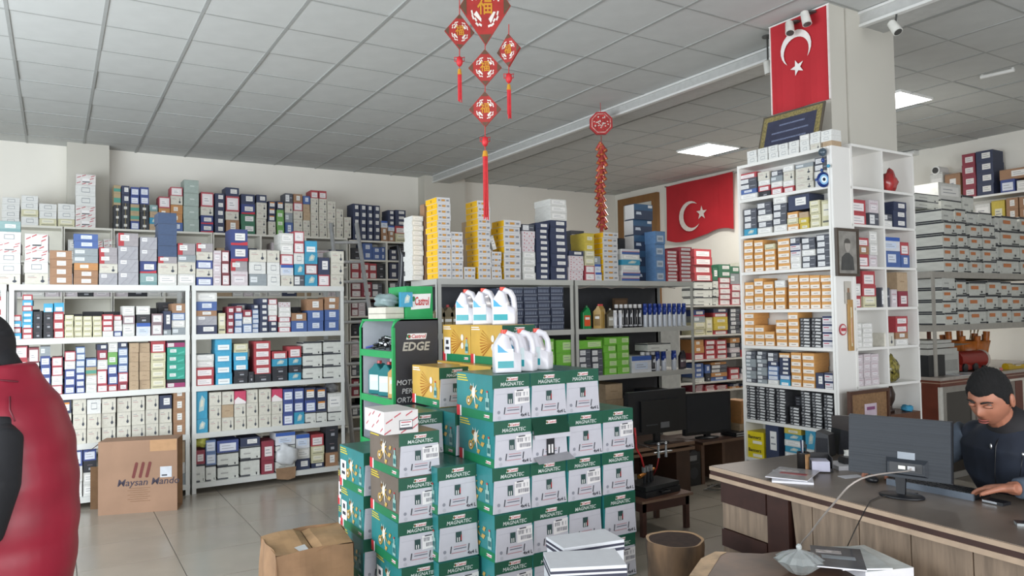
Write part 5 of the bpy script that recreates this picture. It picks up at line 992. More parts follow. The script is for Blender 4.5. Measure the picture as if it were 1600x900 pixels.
pts = [Vector((pm.x+.1, pm.y-.02, DT+.006)), onT(1373, 778)+Vector((0, 0, .004)), onT(1360, 784)+Vector((0, 0, .004)), onD(1350, 800, 2.92), onD(1335, 830, 3.15), onD(1322, 858, 3.36)]
tag(MB().tube(pts, .0025, mat('3a3532', .5), 6).build('thin_cable'), 'thin dark cable hanging over the desk\'s front edge', 'cable')
# grey bar (keyboard body) running under the monitor and black keyboard end under the hand
a, b2 = onT(1385, 757), onT(1521, 783); d = (b2-a); rzk = math.atan2(d.y, d.x)
t = thing('keyboard', 'grey and black keyboard lying behind the monitor under the left hand', 'keyboard', ((a.x+b2.x)/2, (a.y+b2.y)/2, DT), rzk); Lk = d.length
MB().box(-Lk/2, 0, 0, Lk/2, .012, .03, mat('5c6570', .3, .2, .05)).box(-Lk/2, .012, 0, Lk/2+.0, .16, .022, BLACK).build('keyboard_body', t)
b = MB(); key = MB().box(-.0075, -.0075, 0, .0075, .0075, .007, mat('1d1e22', .5)).mesh('key')
for i in range(int(Lk/.019)):
    for j in range(5): put('key', key, t, (-Lk/2+.014+i*.019, .035+j*.022, .022))
p = onT(1556, 787); t = thing('card_reader', 'small black device with silver edge near the keyboard\'s right end', 'device', (p.x, p.y, DT), rzk-.1); MB().box(-.045, -.025, 0, .045, .035, .014, BLACK).build('device_body', t); MB().box(-.045, -.027, .004, .02, -.025, .013, STEEL).build('silver_edge', t)
p = onT(1597, 822); tag(MB().box(-.03, -.02, 0, .06, .03, .01, mat('9ea4a6', .3, .4)).box(-.03, -.02, .01, .06, .03, .012, BLACK).build('phone', None, (p.x+.02, p.y, DT), -.9), 'phone edge at the right picture border on the desk', 'phone')
t = thing('computer_mouse', 'dark computer mouse under the seated man\'s right hand', 'mouse', onT(1362, 752), 1.0); MB().ball((0, 0, .013), .05, .03, .02, BLACK).build('mouse_body', t)
MB().cyl((.02, -.004, .03), (.02, .004, .03), .008, .008, mat('3a3b3e', .5), 8).build('scroll_wheel', t)
# ---------------------------------------------------------------- people helpers
def loft(b, path, m, n=14, up=Vector((0, 0, 1))):
    """path: list of (point, ra, rb[, side vector]) rings along a limb or trunk"""
    vs = []; L = len(path)
    for i, q in enumerate(path):
        p = Vector(q[0]); d = (Vector(path[min(i+1, L-1)][0])-Vector(path[max(i-1, 0)][0])).normalized()
        s_ = Vector(q[3]) if len(q) > 3 else d.orthogonal(); s_ = (s_-d*s_.dot(d)).normalized(); f_ = d.cross(s_)
        vs += [p+s_*q[1]*cos(2*pi*k/n)+f_*q[2]*sin(2*pi*k/n) for k in range(n)]
    fs = [(k*n+i, k*n+(i+1) % n, (k+1)*n+(i+1) % n, (k+1)*n+i) for k in range(L-1) for i in range(n)]+[tuple(range(n))[::-1], tuple(range((L-1)*n, L*n))]
    b.raw(vs, fs, m, True)
    return b
def remesh(o, vox, it=3):
    m = o.modifiers.new('join', 'REMESH'); m.mode = 'VOXEL'; m.voxel_size = vox; m.use_smooth_shade = True
    s_ = o.modifiers.new('smooth', 'SMOOTH'); s_.iterations = it; s_.factor = .5
def head_pts(n=48, k=36, off=0, mask=None):
    """head in its own frame: y forward, x to its left(+)/right, z up; origin at centre; height about .235"""
    vs = []
    g = lambda a, b_, s_: math.exp(-((a-b_)/s_)**2)
    for j in range(k+1):
        th = pi*j/k
        for i in range(n):
            ph = 2*pi*i/n; x, y, z = sin(th)*cos(ph), sin(th)*sin(ph), cos(th)
            X, Y, Z = x*.076, y*.096, z*.12
            if z < 0: X *= 1-.26*z*z*(1.2 if y > 0 else .6); Y *= 1-.10*z*z if y > 0 else 1+.28*z
            if y > 0:   # face
                Y *= 1-.06*(1-abs(z)); f_ = max(0, y)**1.5
                Y += f_*(.026*g(X, 0, .0125)*g(Z, -.022, .02)+.014*g(X, 0, .009)*g(Z, .002, .022))          # nose
                Y += f_*(.006*g(Z, .03, .012)*g(abs(X), .025, .03))                                               # brow
                Y -= f_*(.011*g(Z, .012, .011)*g(abs(X), .032, .014))                                             # eye sockets
                Y += f_*(.007*g(Z, -.056, .007)*g(X, 0, .024)+.008*g(Z, -.069, .007)*g(X, 0, .02)-.004*g(Z, -.0625, .003)*g(X, 0, .024))  # lips
                Y += f_*(.012*g(Z, -.103, .017)*g(X, 0, .025))                                                    # chin
                Y += f_*(.005*g(Z, -.03, .025)*g(abs(X), .045, .018))                                             # cheeks
            v = Vector((X, Y, Z))
            if mask: v += Vector((x, y, z))*mask(x, y, z, X, Y, Z)
            vs.append(v)
    fs = [(j*n+i, (j+1)*n+i, (j+1)*n+(i+1) % n, j*n+(i+1) % n) for j in range(k) for i in range(n)]
    return vs, fs
SK = mat('a36c55', .5, 0, .06, 12); HAIR = mat('0b0a0b', .95, 0, .3, 60, .5, name='hair')
def hand(b, wrist, dirv, palmn, side, sc_, m, curls=(.3, .35, .4, .5), thumb=.6, spread=.09):
    """palm + five fingers; dirv: fingers' direction, palmn: back-of-hand normal, side: towards the thumb"""
    d = Vector(dirv).normalized(); nn = Vector(palmn); nn = (nn-d*nn.dot(d)).normalized(); s_ = d.cross(nn); s_ = s_ if s_.dot(Vector(side)) > 0 else -s_
    w_ = Vector(wrist); S = sc_
    loft(b, [(w_-d*.03*S, .028*S, .021*S, s_), (w_, .027*S, .02*S, s_), (w_+d*.03*S, .037*S, .019*S, s_), (w_+d*.065*S, .042*S, .017*S, s_), (w_+d*.09*S, .040*S, .013*S, s_), (w_+d*.097*S, .034*S, .009*S, s_)], m, 14)
    for i, (o_, ln) in enumerate(((.030, .072), (.010, .08), (-.011, .074), (-.030, .058))):
        p = w_+(d*.082+s_*o_)*S; dd = (d+s_*o_*spread*30).normalized(); pts = [(p, .0098*S, .0095*S, s_)]; a = 0
        for k, seg in enumerate((.45, .3, .25)):
            a += curls[i]*(.8 if k == 0 else 1); q = (dd*cos(a)-nn*sin(a)); p = p+q*ln*seg*S; pts.append((p, (.0092, .0085, .0065)[k]*S, (.009, .008, .006)[k]*S, s_))
        pts.append((p+q*.004*S, .003*S, .003*S, s_)); loft(b, pts, m, 10)
    p = w_+(d*.018+s_*.024)*S; q = (d*.72+s_*thumb-nn*.25).normalized(); pts = [(p, .014*S, .013*S, nn)]
    for seg, r_ in ((.034, .012), (.03, .0105), (.022, .0085)): p = p+q*seg*S; pts.append((p, r_*S, r_*.9*S, nn)); q = (q+d*.25-nn*.12).normalized()
    pts.append((p+q*.004*S, .003*S, .003*S, nn)); loft(b, pts, m, 10)
# ---------------------------------------------------------------- the man at the desk
S = 1.12; HC = onD(1547, 621, 3.52); FD = Vector((-.88, .02, -.42)).normalized()   # head centre and facing
man = thing('person', 'man with short black hair in navy vest typing at the desk', 'person', (HC.x+.25, HC.y, 0))
LX = lambda p: Vector(p)-man.location
zf_ = FD; xr = Vector((zf_.y, -zf_.x, 0)).normalized(); xr = (Matrix.Rotation(R(-4), 3, FD) @ xr); up_ = xr.cross(zf_)
if up_.z < 0: up_ = -up_
HM = Matrix((( xr.x, zf_.x, up_.x), (xr.y, zf_.y, up_.y), (xr.z, zf_.z, up_.z)))*S
Hf = lambda v: LX(HC)+HM @ Vector(v)
b = MB(); vs, fs = head_pts(); b.raw([Hf(v) for v in vs], fs, SK, True)
neckb = HC+HM @ Vector((0, -.035, -.06)); chest = HC+Vector((.17, -.015, -.235))*1.0
loft(b, [(LX(HC)+HM @ Vector((0, -.02, -.03)), .052*S, .055*S, xr), (LX(neckb)+Vector((.02, 0, -.05)), .055*S, .058*S, xr), (LX(chest)+Vector((0, 0, .08)), .075*S, .07*S, xr)], SK)
pel = Vector((chest.x+.22, chest.y, .52)); mid = chest.lerp(pel, .5)+Vector((.03, 0, 0)); sd = Vector((0, 1, 0))
loft(b, [(LX(chest)+Vector((0, 0, .07)), .09, .07, sd), (LX(chest), .17*S, .1*S, sd), (LX(mid), .155*S, .115*S, sd), (LX(pel), .17*S, .13*S, sd), (LX(pel)-Vector((0, 0, .1)), .14, .12, sd)], SK)
shR = chest+Vector((.03, .215, .01)); shL = chest+Vector((.03, -.2, .01))
wr = onT(1384, 744)+Vector((0, 0, .045)); wl_ = onZ(1578, 763, DT+.075)
elR = (shR+wr)/2+Vector((.06, .1, -.1)); elL = (shL+wl_)/2+Vector((.08, -.08, -.09))
for s_, e_, w__ in ((shR, elR, wr), (shL, elL, wl_)): loft(b, [(LX(s_), .06*S, .06*S), (LX((s_+e_)/2), .052*S, .052*S), (LX(e_), .043*S, .043*S), (LX((e_+w__)/2), .038*S, .038*S), (LX(w__), .026*S, .024*S)], SK)
hd = (onT(1340, 750)-wr); hd.z = -.02; hand(b, LX(wr), hd, (0, 0, 1), (0, -1, 0), S*.95, SK, (.35, .35, .4, .45), .6)
hl = (onZ(1512, 760, DT+.05)-wl_); hl.z = -.03; hand(b, LX(wl_), hl, (.1, 0, 1), (-1, -.3, 0), S*.95, SK, (.3, .35, .4, .4), .75)
for sy in (.1, -.1):   # legs under the desk
    hip = pel+Vector((0, sy, -.05)); kn = Vector((hip.x-.42, hip.y+sy*.5, .5)); an_ = Vector((kn.x+.02, kn.y, .1))
    loft(b, [(LX(hip), .09, .09), (LX((hip+kn)/2), .08, .08), (LX(kn), .058, .058), (LX((kn+an_)/2), .055, .055), (LX(an_), .036, .036)], SK)
    loft(b, [(LX(an_)+Vector((.04, 0, -.02)), .036, .04, sd), (LX(an_)+Vector((-.05, 0, -.05)), .042, .035, sd), (LX(an_)+Vector((-.17, 0, -.075)), .04, .02, sd)], SK)
o = b.build('body', man); remesh(o, .0048, 2)
def hmask(x, y, z, X, Y, Z):   # hairline: forehead high, sides down to the ears, back to the nape
    if y > 0: a_ = abs(X); lim = .056-.006*math.cos(X*50) if a_ < .045 else .062-(a_-.045)*1.6 if a_ < .068 else .025-(a_-.068)*6
    else: lim = .006-.075*min(1, -y*2.2)
    t_ = max(0, min(1, (Z-lim)/.008+.5)); return -.008+t_*(.012+.011*max(0, z)+.003*sin(34*x+3*z)*sin(31*y))
vs, fs = head_pts(64, 44, mask=hmask); b = MB(); b.raw([Hf(v) for v in vs], fs, HAIR, True); b.build('hair', man)
for s_ in (-1, 1):
    b = MB(); b.ball((0, 0, 0), .009, .017, .032, SK, 12, 8); b.v = [tuple(Hf((s_*.084+v[0]*1.0, -.004+v[1], -.002+v[2]))) for v in [Vector(v) for v in b.v]]; b.ball(Hf((s_*.088, -.0, .0)), .006, .006, .012, mat('7c4a3a', .6), 8, 6); b.build('ear', man)
    b = MB(); pts = [Hf((s_*x, y, z)) for x, y, z in ((.012, .0975, .027), (.024, .0985, .0335), (.038, .0925, .035), (.052, .080, .028))]; b.tube(pts, [.0042, .005, .0042, .002], mat('1a1513', .8), 6); b.build('eyebrow', man)
    b = MB(); b.ball(Hf((s_*.032, .077, .009)), .0115, .0115, .0115, mat('6e5c54', .3), 12, 8); b.ball(Hf((s_*.031, .0845, .0055)), .0065, .0065, .0065, mat('1a100c', .1), 10, 6); b.build('eye', man)
    b = MB(); b.tube([Hf((s_*x, y, z)) for x, y, z in ((.017, .083, .008), (.026, .0915, .0115), (.036, .090, .0115), (.046, .080, .007))], [.004, .0078, .0078, .0035], SK, 8); b.tube([Hf((s_*x, y, z)) for x, y, z in ((.018, .084, .005), (.027, .0935, .0065), (.037, .0915, .0065), (.046, .081, .003))], .0022, mat('1a1210', .7), 6); b.build('eyelid', man)
b = MB(); LIP = mat('8f4c44', .5)
for z, r_ in ((-.0575, .0036), (-.0685, .0042)): b.tube([Hf((x, y, z)) for x, y in ((-.022, .083), (-.012, .0925), (0, .096), (.012, .0925), (.022, .083))], [.001, r_, r_, r_, .001], LIP, 8)
b.tube([Hf((x, y, -.063)) for x, y in ((-.021, .085), (-.01, .093), (0, .096), (.01, .093), (.021, .085))], .0014, mat('3a1f1c', .6), 5); b.build('lips', man)
# clothes
VEST = mat('1c2433', .75, 0, .12, 14, .2); SLV = mat('4a5563', .85, 0, .1, 30, .15); PANT = mat('23252c', .8)
b = MB(); loft(b, [(LX(chest)+Vector((-.01, 0, .10)), .10*S, .085*S, sd), (LX(chest)+Vector((0, 0, .055)), .165*S, .105*S, sd), (LX(chest)+Vector((0, 0, .0)), .215*S, .135*S, sd), (LX(chest)+Vector((.02, 0, -.1)), .21*S, .15*S, sd), (LX(mid), .205*S, .155*S, sd), (LX(pel)+Vector((0, 0, .02)), .2*S, .165*S, sd), (LX(pel)-Vector((0, 0, .1)), .19*S, .155*S, sd)], VEST, 24)
for s_ in (shR, shL): b.ball(LX(s_)+Vector((0, -.03 if s_ is shR else .03, .0)), .085*S, .06*S, .075*S, VEST)
o = b.build('vest', man); remesh(o, .009, 4)
b = MB(); loft(b, [(LX(HC)+HM @ Vector((0, -.045, -.114)), .07*S, .068*S, xr), (LX(chest)+Vector((-.015, 0, .09)), .098*S, .09*S, sd), (LX(chest)+Vector((0, 0, .05)), .13*S, .1*S, sd)], mat('201f22', .8, 0, .1), 20); b.build('collar', man)
for s_, e_, w__ in ((shR, elR, wr), (shL, elL, wl_)):
    b = MB(); loft(b, [(LX(s_), .078*S, .078*S), (LX((s_+e_)/2), .068*S, .068*S), (LX(e_), .06*S, .06*S), (LX((e_+w__)/2), .052*S, .05*S), (LX(w__)+(LX(e_)-LX(w__))*.12, .042*S, .038*S)], SLV, 18); o = b.build('sleeve', man); remesh(o, .009, 3)
cf = LX(chest)+Vector((-.148, 0, 0))
MB().tube([cf+Vector((.06, .01, .07)), cf+Vector((.0, .01, 0)), cf+Vector((-.01, .012, -.12)), cf+Vector((.0, .012, -.25))], .003, BLACK, 5).ball(cf+Vector((-.0, .03, .0)), .006, .006, .014, STEEL).build('zipper', man)
MB().ball(cf+Vector((.015, -.1, -.02)), .006, .006, .01, STEEL).tube([cf+Vector((.015, -.1, -.02)), cf+Vector((.0, -.09, -.12))], .002, BLACK, 5).build('pocket_zip', man)
b = MB()
for sy in (.1, -.1):
    hip = pel+Vector((0, sy, -.05)); kn = Vector((hip.x-.42, hip.y+sy*.5, .5)); an_ = Vector((kn.x+.02, kn.y, .1)); loft(b, [(LX(hip), .105, .105), (LX((hip+kn)/2), .095, .095), (LX(kn), .075, .075), (LX(an_)+Vector((0, 0, .03)), .06, .06)], PANT)
b.build('trousers', man)
t = thing('office_chair', 'black office chair under the seated man', 'chair', (pel.x+.02, pel.y, 0)); MB().box(-.23, -.23, .40, .23, .23, .46, DARK).build('seat', t); MB().box(.2, -.22, .5, .25, .22, .95, DARK).build('backrest', t); MB().cyl((0, 0, .08), (0, 0, .4), .03, .03, STEEL).build('column', t)
for i in range(5): a = i*2*pi/5; MB().cyl((0, 0, .09), (.27*cos(a), .27*sin(a), .05), .018, .014, BLACK, 8).ball((.27*cos(a), .27*sin(a), .028), .028, .028, .028, BLACK, 8, 6).build('leg', t)
# ---------------------------------------------------------------- person in the red vest, left foreground
RV = mat('8e1a30', .45, 0, .1, 6, .1); RD = mat('17181d', .8, 0, .1, 20, .1)
PX = onD(28, 640, 2.55); pz = thing('person', 'person in red padded vest and black hood at left, turned away', 'person', (PX.x, PX.y, 0))
fr = -cr.copy(); fr.z = 0; fr.normalize(); sdv = Vector((fr.y, -fr.x, 0))   # faces image-left; sdv: towards the camera side
near = -sdv if sdv.dot(O-PX) < 0 else sdv
b = MB(); V3 = lambda f_, s_, z: fr*f_+near*s_+Vector((0, 0, z))
loft(b, [(V3(.04, 0, .80), .16, .13, near), (V3(.03, 0, .95), .16, .125, near), (V3(.03, 0, 1.1), .165, .13, near), (V3(.04, 0, 1.28), .16, .12, near), (V3(.06, 0, 1.4), .12, .085, near), (V3(.04, 0, 1.46), .07, .065, near), (V3(.09, 0, 1.54), .06, .065, near), (V3(.11, 0, 1.6), .07, .09, near)], RD, 18)
b.ball(V3(.125, 0, 1.56), .09, .09, .112, RD, 20, 14)
for s_ in (1, -1):
    q_ = 0 if s_ > 0 else .16; sh = V3(-.02+q_*.5, s_*.12, 1.33); el = V3(-.07+q_, s_*.21, 1.08); wz = V3(.2, s_*.2, .88)
    loft(b, [(sh, .06, .06), ((sh+el)/2, .052, .052), (el, .045, .045), ((el+wz)/2, .04, .04), (wz, .028, .026)], RD); hand(b, wz, fr*.6+Vector((0, 0, -.8)), near*s_, fr, .95, SK, (.3, .3, .35, .4))
    hp2 = V3(.01, s_*.09, .86); kn = V3(.03, s_*.1, .48); an_ = V3(0, s_*.1, .08); loft(b, [(hp2, .095, .095), ((hp2+kn)/2, .08, .08), (kn, .058, .058), ((kn+an_)/2, .055, .055), (an_, .036, .036)], RD)
    loft(b, [(an_-fr*.04-Vector((0, 0, .02)), .036, .04, near), (an_+fr*.08-Vector((0, 0, .04)), .042, .032, near), (an_+fr*.2-Vector((0, 0, .06)), .04, .02, near)], RD)
o = b.build('body', pz); remesh(o, .01, 3)
b = MB(); hc = V3(.12, 0, 1.56); b.ball(V3(.125, 0, 1.565), .1, .1, .122, mat('1c1b1f', .8, 0, .15, 30, .1), 24, 16); loft(b, [(V3(.1, 0, 1.5), .09, .085, near), (V3(.08, 0, 1.46), .1, .085, near)], mat('1c1b1f', .8, 0, .15, 30, .1)); o = b.build('hood', pz); remesh(o, .01, 4)
b = MB(); prof_ = [(.70, .03, .2, .17), (.78, .03, .205, .2), (.95, .03, .21, .212), (1.1, .035, .215, .214), (1.22, .04, .21, .207), (1.30, .045, .2, .19), (1.38, .055, .175, .16), (1.43, .058, .145, .135), (1.47, .06, .115, .112), (1.505, .065, .1, .1)]
rg = []
for i in range(len(prof_)-1):
    for k in range(4):
        u = k/4; z, f_, ra, rb_ = [prof_[i][j]*(1-u)+prof_[i+1][j]*u for j in range(4)]; pf_ = .006*abs(sin(z*pi/.13)); rg.append((V3(f_, 0, z), ra+pf_, rb_+pf_-.004, near))
loft(b, rg, RV, 36)
o = b.build('vest', pz); remesh(o, .012, 2)
b = MB()
for z, f_ in ((1.475, 1.02), (1.36, 1.005), (.78, 1.0)): pass
sh = V3(.0, .155, 1.36); b_ = MB(); loft(b_, [(V3(-.02, .1, 1.34), .05, .05), (V3(-.055, .165, 1.28), .062, .066), (V3(-.075, .22, 1.14), .07, .074), (V3(-.05, .235, 1.0), .062, .062), (V3(.1, .22, .88), .045, .042)], RD, 18); o = b_.build('sleeve', pz); remesh(o, .01, 3)
bs = MB()
for f0, s0, z0, f1, s1, z1 in ((.08, .108, 1.47, -.06, .09, 1.45), (-.06, .13, 1.405, -.1, .165, 1.33)):
    bs.tube([V3(f0, s0, z0), V3((f0+f1)/2, (s0+s1)/2+.012, (z0+z1)/2), V3(f1, s1, z1)], .003, mat('5f1222', .6), 5)
bs.build('seam', pz)
# ---------------------------------------------------------------- right-hand counters and rack
YR = 3.9; xc0, xcl = 7.146, 9.9; ctop = .975; MH = mat('6a3324', .4, 0, .1, 8); CTM = mat('a59c94', .25, 0, .05); ALU = mat('a09c96', .35, .5, .04)
t = thing('shop_counter', 'reddish-brown shop counter with pale trim behind the seated man', 'counter', (xc0, YR, 0))
MB().box(-.02, -.02, ctop-.03, 2.9, .95, ctop, CTM).build('counter_top', t); MB().box(-.015, -.012, ctop-.09, 2.9, .94, ctop-.03, MH).box(-.018, -.016, ctop-.058, 2.9, .94, ctop-.05, mat('a98f7c', .4)).build('edge_band', t)
MB().box(0, .02, 0, .02, .93, ctop-.09, MH).box(.02, .9, 0, 2.9, .93, ctop-.09, MH).build('side_panel', t)
b = MB(); b.box(0, 0, 0, .05, .02, ctop-.09, mat('d5d3cc', .4)).box(.05, 0, ctop-.15, .62, .02, ctop-.09, ALU).box(.05, 0, 0, .11, .02, ctop-.15, ALU).box(.56, 0, 0, .62, .02, ctop-.15, ALU).box(.11, 0, 0, .56, .02, .06, ALU); b.build('door_frame', t)
MB().box(.11, .008, .06, .56, .014, ctop-.15, mat('2d2723', .08, 0, .1)).build('glass_door', t)
for i in range(6):
    MB().box(.64+i*.16, 0, 0, .79+i*.16, .02, ctop-.12, mat(('7d7068', '8d8279', '6a3324')[i % 3], .4, 0, .06)).build('front_panel', t)
t = thing('storage_rack', 'pale steel rack of white orange-print boxes above the counter', 'rack', (7.235, YR, 0)); SR_ = mat('a9a59d', .45, .1, .04); zr = [1.467, 1.993]
for x in (0, 1.9): MB().box(x, .085, ctop, x+.045, .099, 1.993, SR_).build('post', t)
for z in zr: MB().box(0, .1, z-.06, 2.4, .85, z, SR_).build('shelf', t)
for x in (.0, 1.9): MB().box(x, .851, ctop, x+.045, .87, 1.993, SR_).build('post', t)
YR2 = YR+.1
fill('counter rack top', 'Y', YR2, zr[1], [(1475, 1495, 326, 'Z Z Z Z z'), (1497, 1513, 326, 'Z Z Z Z Z'), (1515, 1533, 331, 'Z Z Z Z z'), (1535, 1555, 332, 'Z*4 z'), (1557, 1564, 337, 'z*4'), (1565, 1592, 338, 'Z*4'), (1594, 1622, 340, 'Z*4')], depth=.7, jit=.015)
fill('counter rack shelf', 'Y', YR2, zr[0], [(1475, 1496, 432, 'Z Z Z z'), (1498, 1514, 437, 'Z Z Z'), (1516, 1542, 440, 'Z Z Z'), (1544, 1564, 438, 'Z Z Z'), (1566, 1582, 440, 'Z Z Z'), (1584, 1606, 442, 'Z Z Z'), (1608, 1630, 442, 'Z Z')], depth=.7, jit=.015)
fill('counter rack top crown', 'Y', YR+.28, onY(1470, 326, YR2).z+.03, [(1432, 1468, 303, 'z z'), (1470, 1504, 286, 'z:1 w:1.5'), (1505, 1522, 305, 'z')], depth=.4)
# long boxes along the rack's left side, seen from their long dark-striped side
for i in range(11):
    z0 = ctop+.0 if False else 1.2+i*.125
    continue
    bx('z', f'long, in the pile left of the counter rack, {nth(i)} from bottom', .34, .5, .118, 7.04, YR+.25+random.uniform(-.02, .02), z0, random.uniform(-.03, .03), 'long boxes left of the counter rack')
# printer and trays on the counter
t = thing('printer', 'light grey printer with black paper cassette on the counter corner', 'printer', (xc0+.02, YR+.1, ctop+.002))
PG = mat('b9b9b3', .4, 0, .02); MB().box(.28, .05, .0, .62, .5, .22, PG).box(.3, .04, .03, .58, .05, .14, mat('9c9c97', .4)).build('printer_body', t); MB().box(-.02, .0, .0, .27, .4, .2, mat('222326', .5)).build('black_cassette', t)
MB().box(-.02, .0, .205, .5, .5, .26, PG).box(-.02, .0, .27, .45, .5, .31, PG).box(-.02, .0, .315, .4, .5, .345, PG).build('tray', t); MB().raw([(.4, .05, .27), (.78, .0, .29), (.8, .3, .29), (.4, .35, .27)], [(0, 1, 2, 3), (3, 2, 1, 0)], mat('d0d0ca', .4)).build('paper_tray', t)
for i, (x, rz, w_) in enumerate(((.75, .2, .16), (.45, -.1, .2))): tag(MB().box(-w_/2, -.1, 0, w_/2, .1, .004, mat('c9cdd2', .15)).build('paper_sheet', None, (xc0+x, YR+.05+.02, ctop+.001), rz), ('loose pale sheet on the counter before the printer, right one', 'loose pale sheet on the counter before the printer, left one')[i], 'paper')
t = thing('toy_train', 'red toy vehicle with round white end on the counter', 'toy', (8.2, YR+.25, ctop)); RT = mat('8c241c', .4, 0, .05)
MB().cyl((-.3, 0, .12), (.1, -.05, .12), .09, .09, RT, 16).box(-.38, -.09, .02, .12, .09, .08, RT).build('toy_body', t); MB().cyl((.1, -.05, .12), (.13, -.055, .12), .095, .095, mat('c9beb4', .5), 16).build('end_disc', t)
for x in (-.3, -.1, .08): MB().cyl((x, -.11, .045), (x, -.09, .045), .045, .045, BLACK, 12).build('wheel', t)
t = thing('orange_basket', 'orange glass basket with upright rods on the counter', 'basket', (8.5, YR+.45, ctop)); OG = mat('b8692b', .3, 0, .15, 20)
MB().lathe([(.14, 0), (.2, .12), (.24, .3), (.22, .3), (.18, .12), (.13, .02)], (0, 0, 0), OG, 16).build('bowl', t)
for i in range(9): a = i*.7; MB().cyl((.19*cos(a), .19*sin(a), .1), (.21*cos(a), .21*sin(a), .37+.03*sin(i*2)), .025, .035, OG, 8).build('rod', t)
b = MB()
for i in range(6): b.cyl((.1+.03*i, 0, .3), (.14+.04*i, .03*(i % 2), .41), .004, .004, mat('b59a6a', .6), 6)
b.build('stick', t)
t = thing('yellow_tool', 'yellow plastic tool lying on the counter at the right', 'tool', (8.72, YR+.08, ctop)); MB().box(-.15, -.03, 0, .2, .03, .04, mat('c9a61f', .4)).cyl((-.16, 0, .03), (-.05, 0, .03), .035, .03, mat('c9a61f', .4)).build('tool_body', t); MB().box(.0, -.035, .03, .1, -.03, .04, mat('d8d3c5', .4)).build('label', t)
for i in range(5): tag(MB().cyl((7.95+.11*i, YR+.04, ctop+.015), (8.02+.11*i, YR+.08, ctop+.015), .014, .014, mat(('8d8c88', '8c2a25', 'b9b5ac', '5a5652', '8c2a25')[i], .3, .3), 8).build('small_fitting'), f'small metal fitting on the counter edge, {nth(i+1)} from left', 'fitting', 'small fittings on the counter')
tag(MB().box(0, 0, 0, .03, .03, .5, MH).build('brown_post', None, (7.9, YR+.5, ctop)), 'thin brown post standing behind the printer', 'post')
# wall shelf high on the right wall
t = thing('wall_shelf', 'white shelf board high on the right wall', 'shelf', (10.05, 3.5, 3.03)); MB().box(0, 0, 0, .35, 3.6, .025, WHITE).build('shelf_board', t); [MB().box(0.02, y, -.15, .35, y+.02, 0, WHITE).build('bracket', t) for y in (.3, 1.8, 3.3)]
XS = 10.05; zs_ = 3.057
fill('high right wall shelf', 'X', XS, zs_, [(1452, 1472, 270, 'w'), (1474, 1499, 271, 'K'), (1501, 1522, 240, 'v v v v'), (1523, 1550, 235, 'N*4'), (1562, 1585, 280, 'b'), (1587, 1606, 281, 'w')], depth=.3)
bx('K', 'large, lying across boxes at the right end of the high wall shelf', .42, .3, .13, XS+.02, onX(1590, 281, XS).y, onX(1580, 281, XS).z+.01, -pi/2, 'boxes on high right wall shelf')
p = onX(1464, 266, XS); t = thing('security_camera', 'white bullet camera beside the brown box on the high shelf', 'camera', (p.x+.1, p.y, p.z+.0)); MB().cyl((.1, 0, .0), (-.1, .02, 0), .055, .06, WHITE, 16).build('camera_body', t); MB().cyl((-.1, .02, 0), (-.11, .021, 0), .04, .04, BLACK, 16).build('lens', t); MB().cyl((.05, 0, -.05), (.05, 0, -.12), .02, .03, WHITE, 10).build('mount', t)
t = thing('wall_shelf', 'lower white shelf board on the right wall with brown cartons', 'shelf', (10.05, 3.5, 2.68)); MB().box(0, 0, 0, .35, 3.6, .025, WHITE).build('shelf_board', t); [MB().box(0.02, y, -.15, .35, y+.02, 0, WHITE).build('bracket', t) for y in (.3, 1.8, 3.3)]
fill('lower right wall shelf', 'X', XS, 2.707, [(1522, 1546, 318, 'w'), (1548, 1569, 313, 'Y'), (1571, 1590, 309, 'K K'), (1591, 1612, 307, 'K K')], depth=.3)
# red-labelled pack visible between cubbies and rack

# pile supporting it
for i in range(3): bx('z', f'under the red pack right of the cubbies, {("bottom", "middle", "top")[i]} one', .34, .4, .1, 7.04, YR+.27, 2.33+.097*i if i else 2.455-.0, 0, 'long boxes left of the counter rack') if False else None
# ---------------------------------------------------------------- old monitors and the work table behind the pile
YT = 5.1; z_t = onY(1060, 688, 5.05).z
t = thing('work_table', 'dark brown computer table carrying the two old monitors', 'table', (4.7, YT, 0)); WB = mat('4a342a', .45, 0, .1, 8)
xa, xb2 = onY(990, 690, 4.95).x, onY(1085, 690, 4.95).x
MB().box(xa-4.7-.15, -.15, z_t-.03, xb2-4.7, .45, z_t, WB).box(xa-4.7-.15, -.155, z_t-.075, xb2-4.7, -.1, z_t-.05, mat('7d6350', .4)).box(xa-4.7-.15, -.155, z_t-.03, xb2-4.7, -.148, z_t, mat('7d6350', .4)).build('table_top', t)
MB().box(xb2-4.7-.2, -.12, 0, xb2-4.7-.03, .42, z_t-.05, WB).build('side_panel', t); MB().box(xa-4.7-.1, -.12, 0, xa-4.7-.02, .42, z_t-.05, WB).build('side_panel', t); MB().box(xa-4.7, .38, .1, xb2-4.7-.2, .4, z_t-.05, WB).build('back_panel', t)
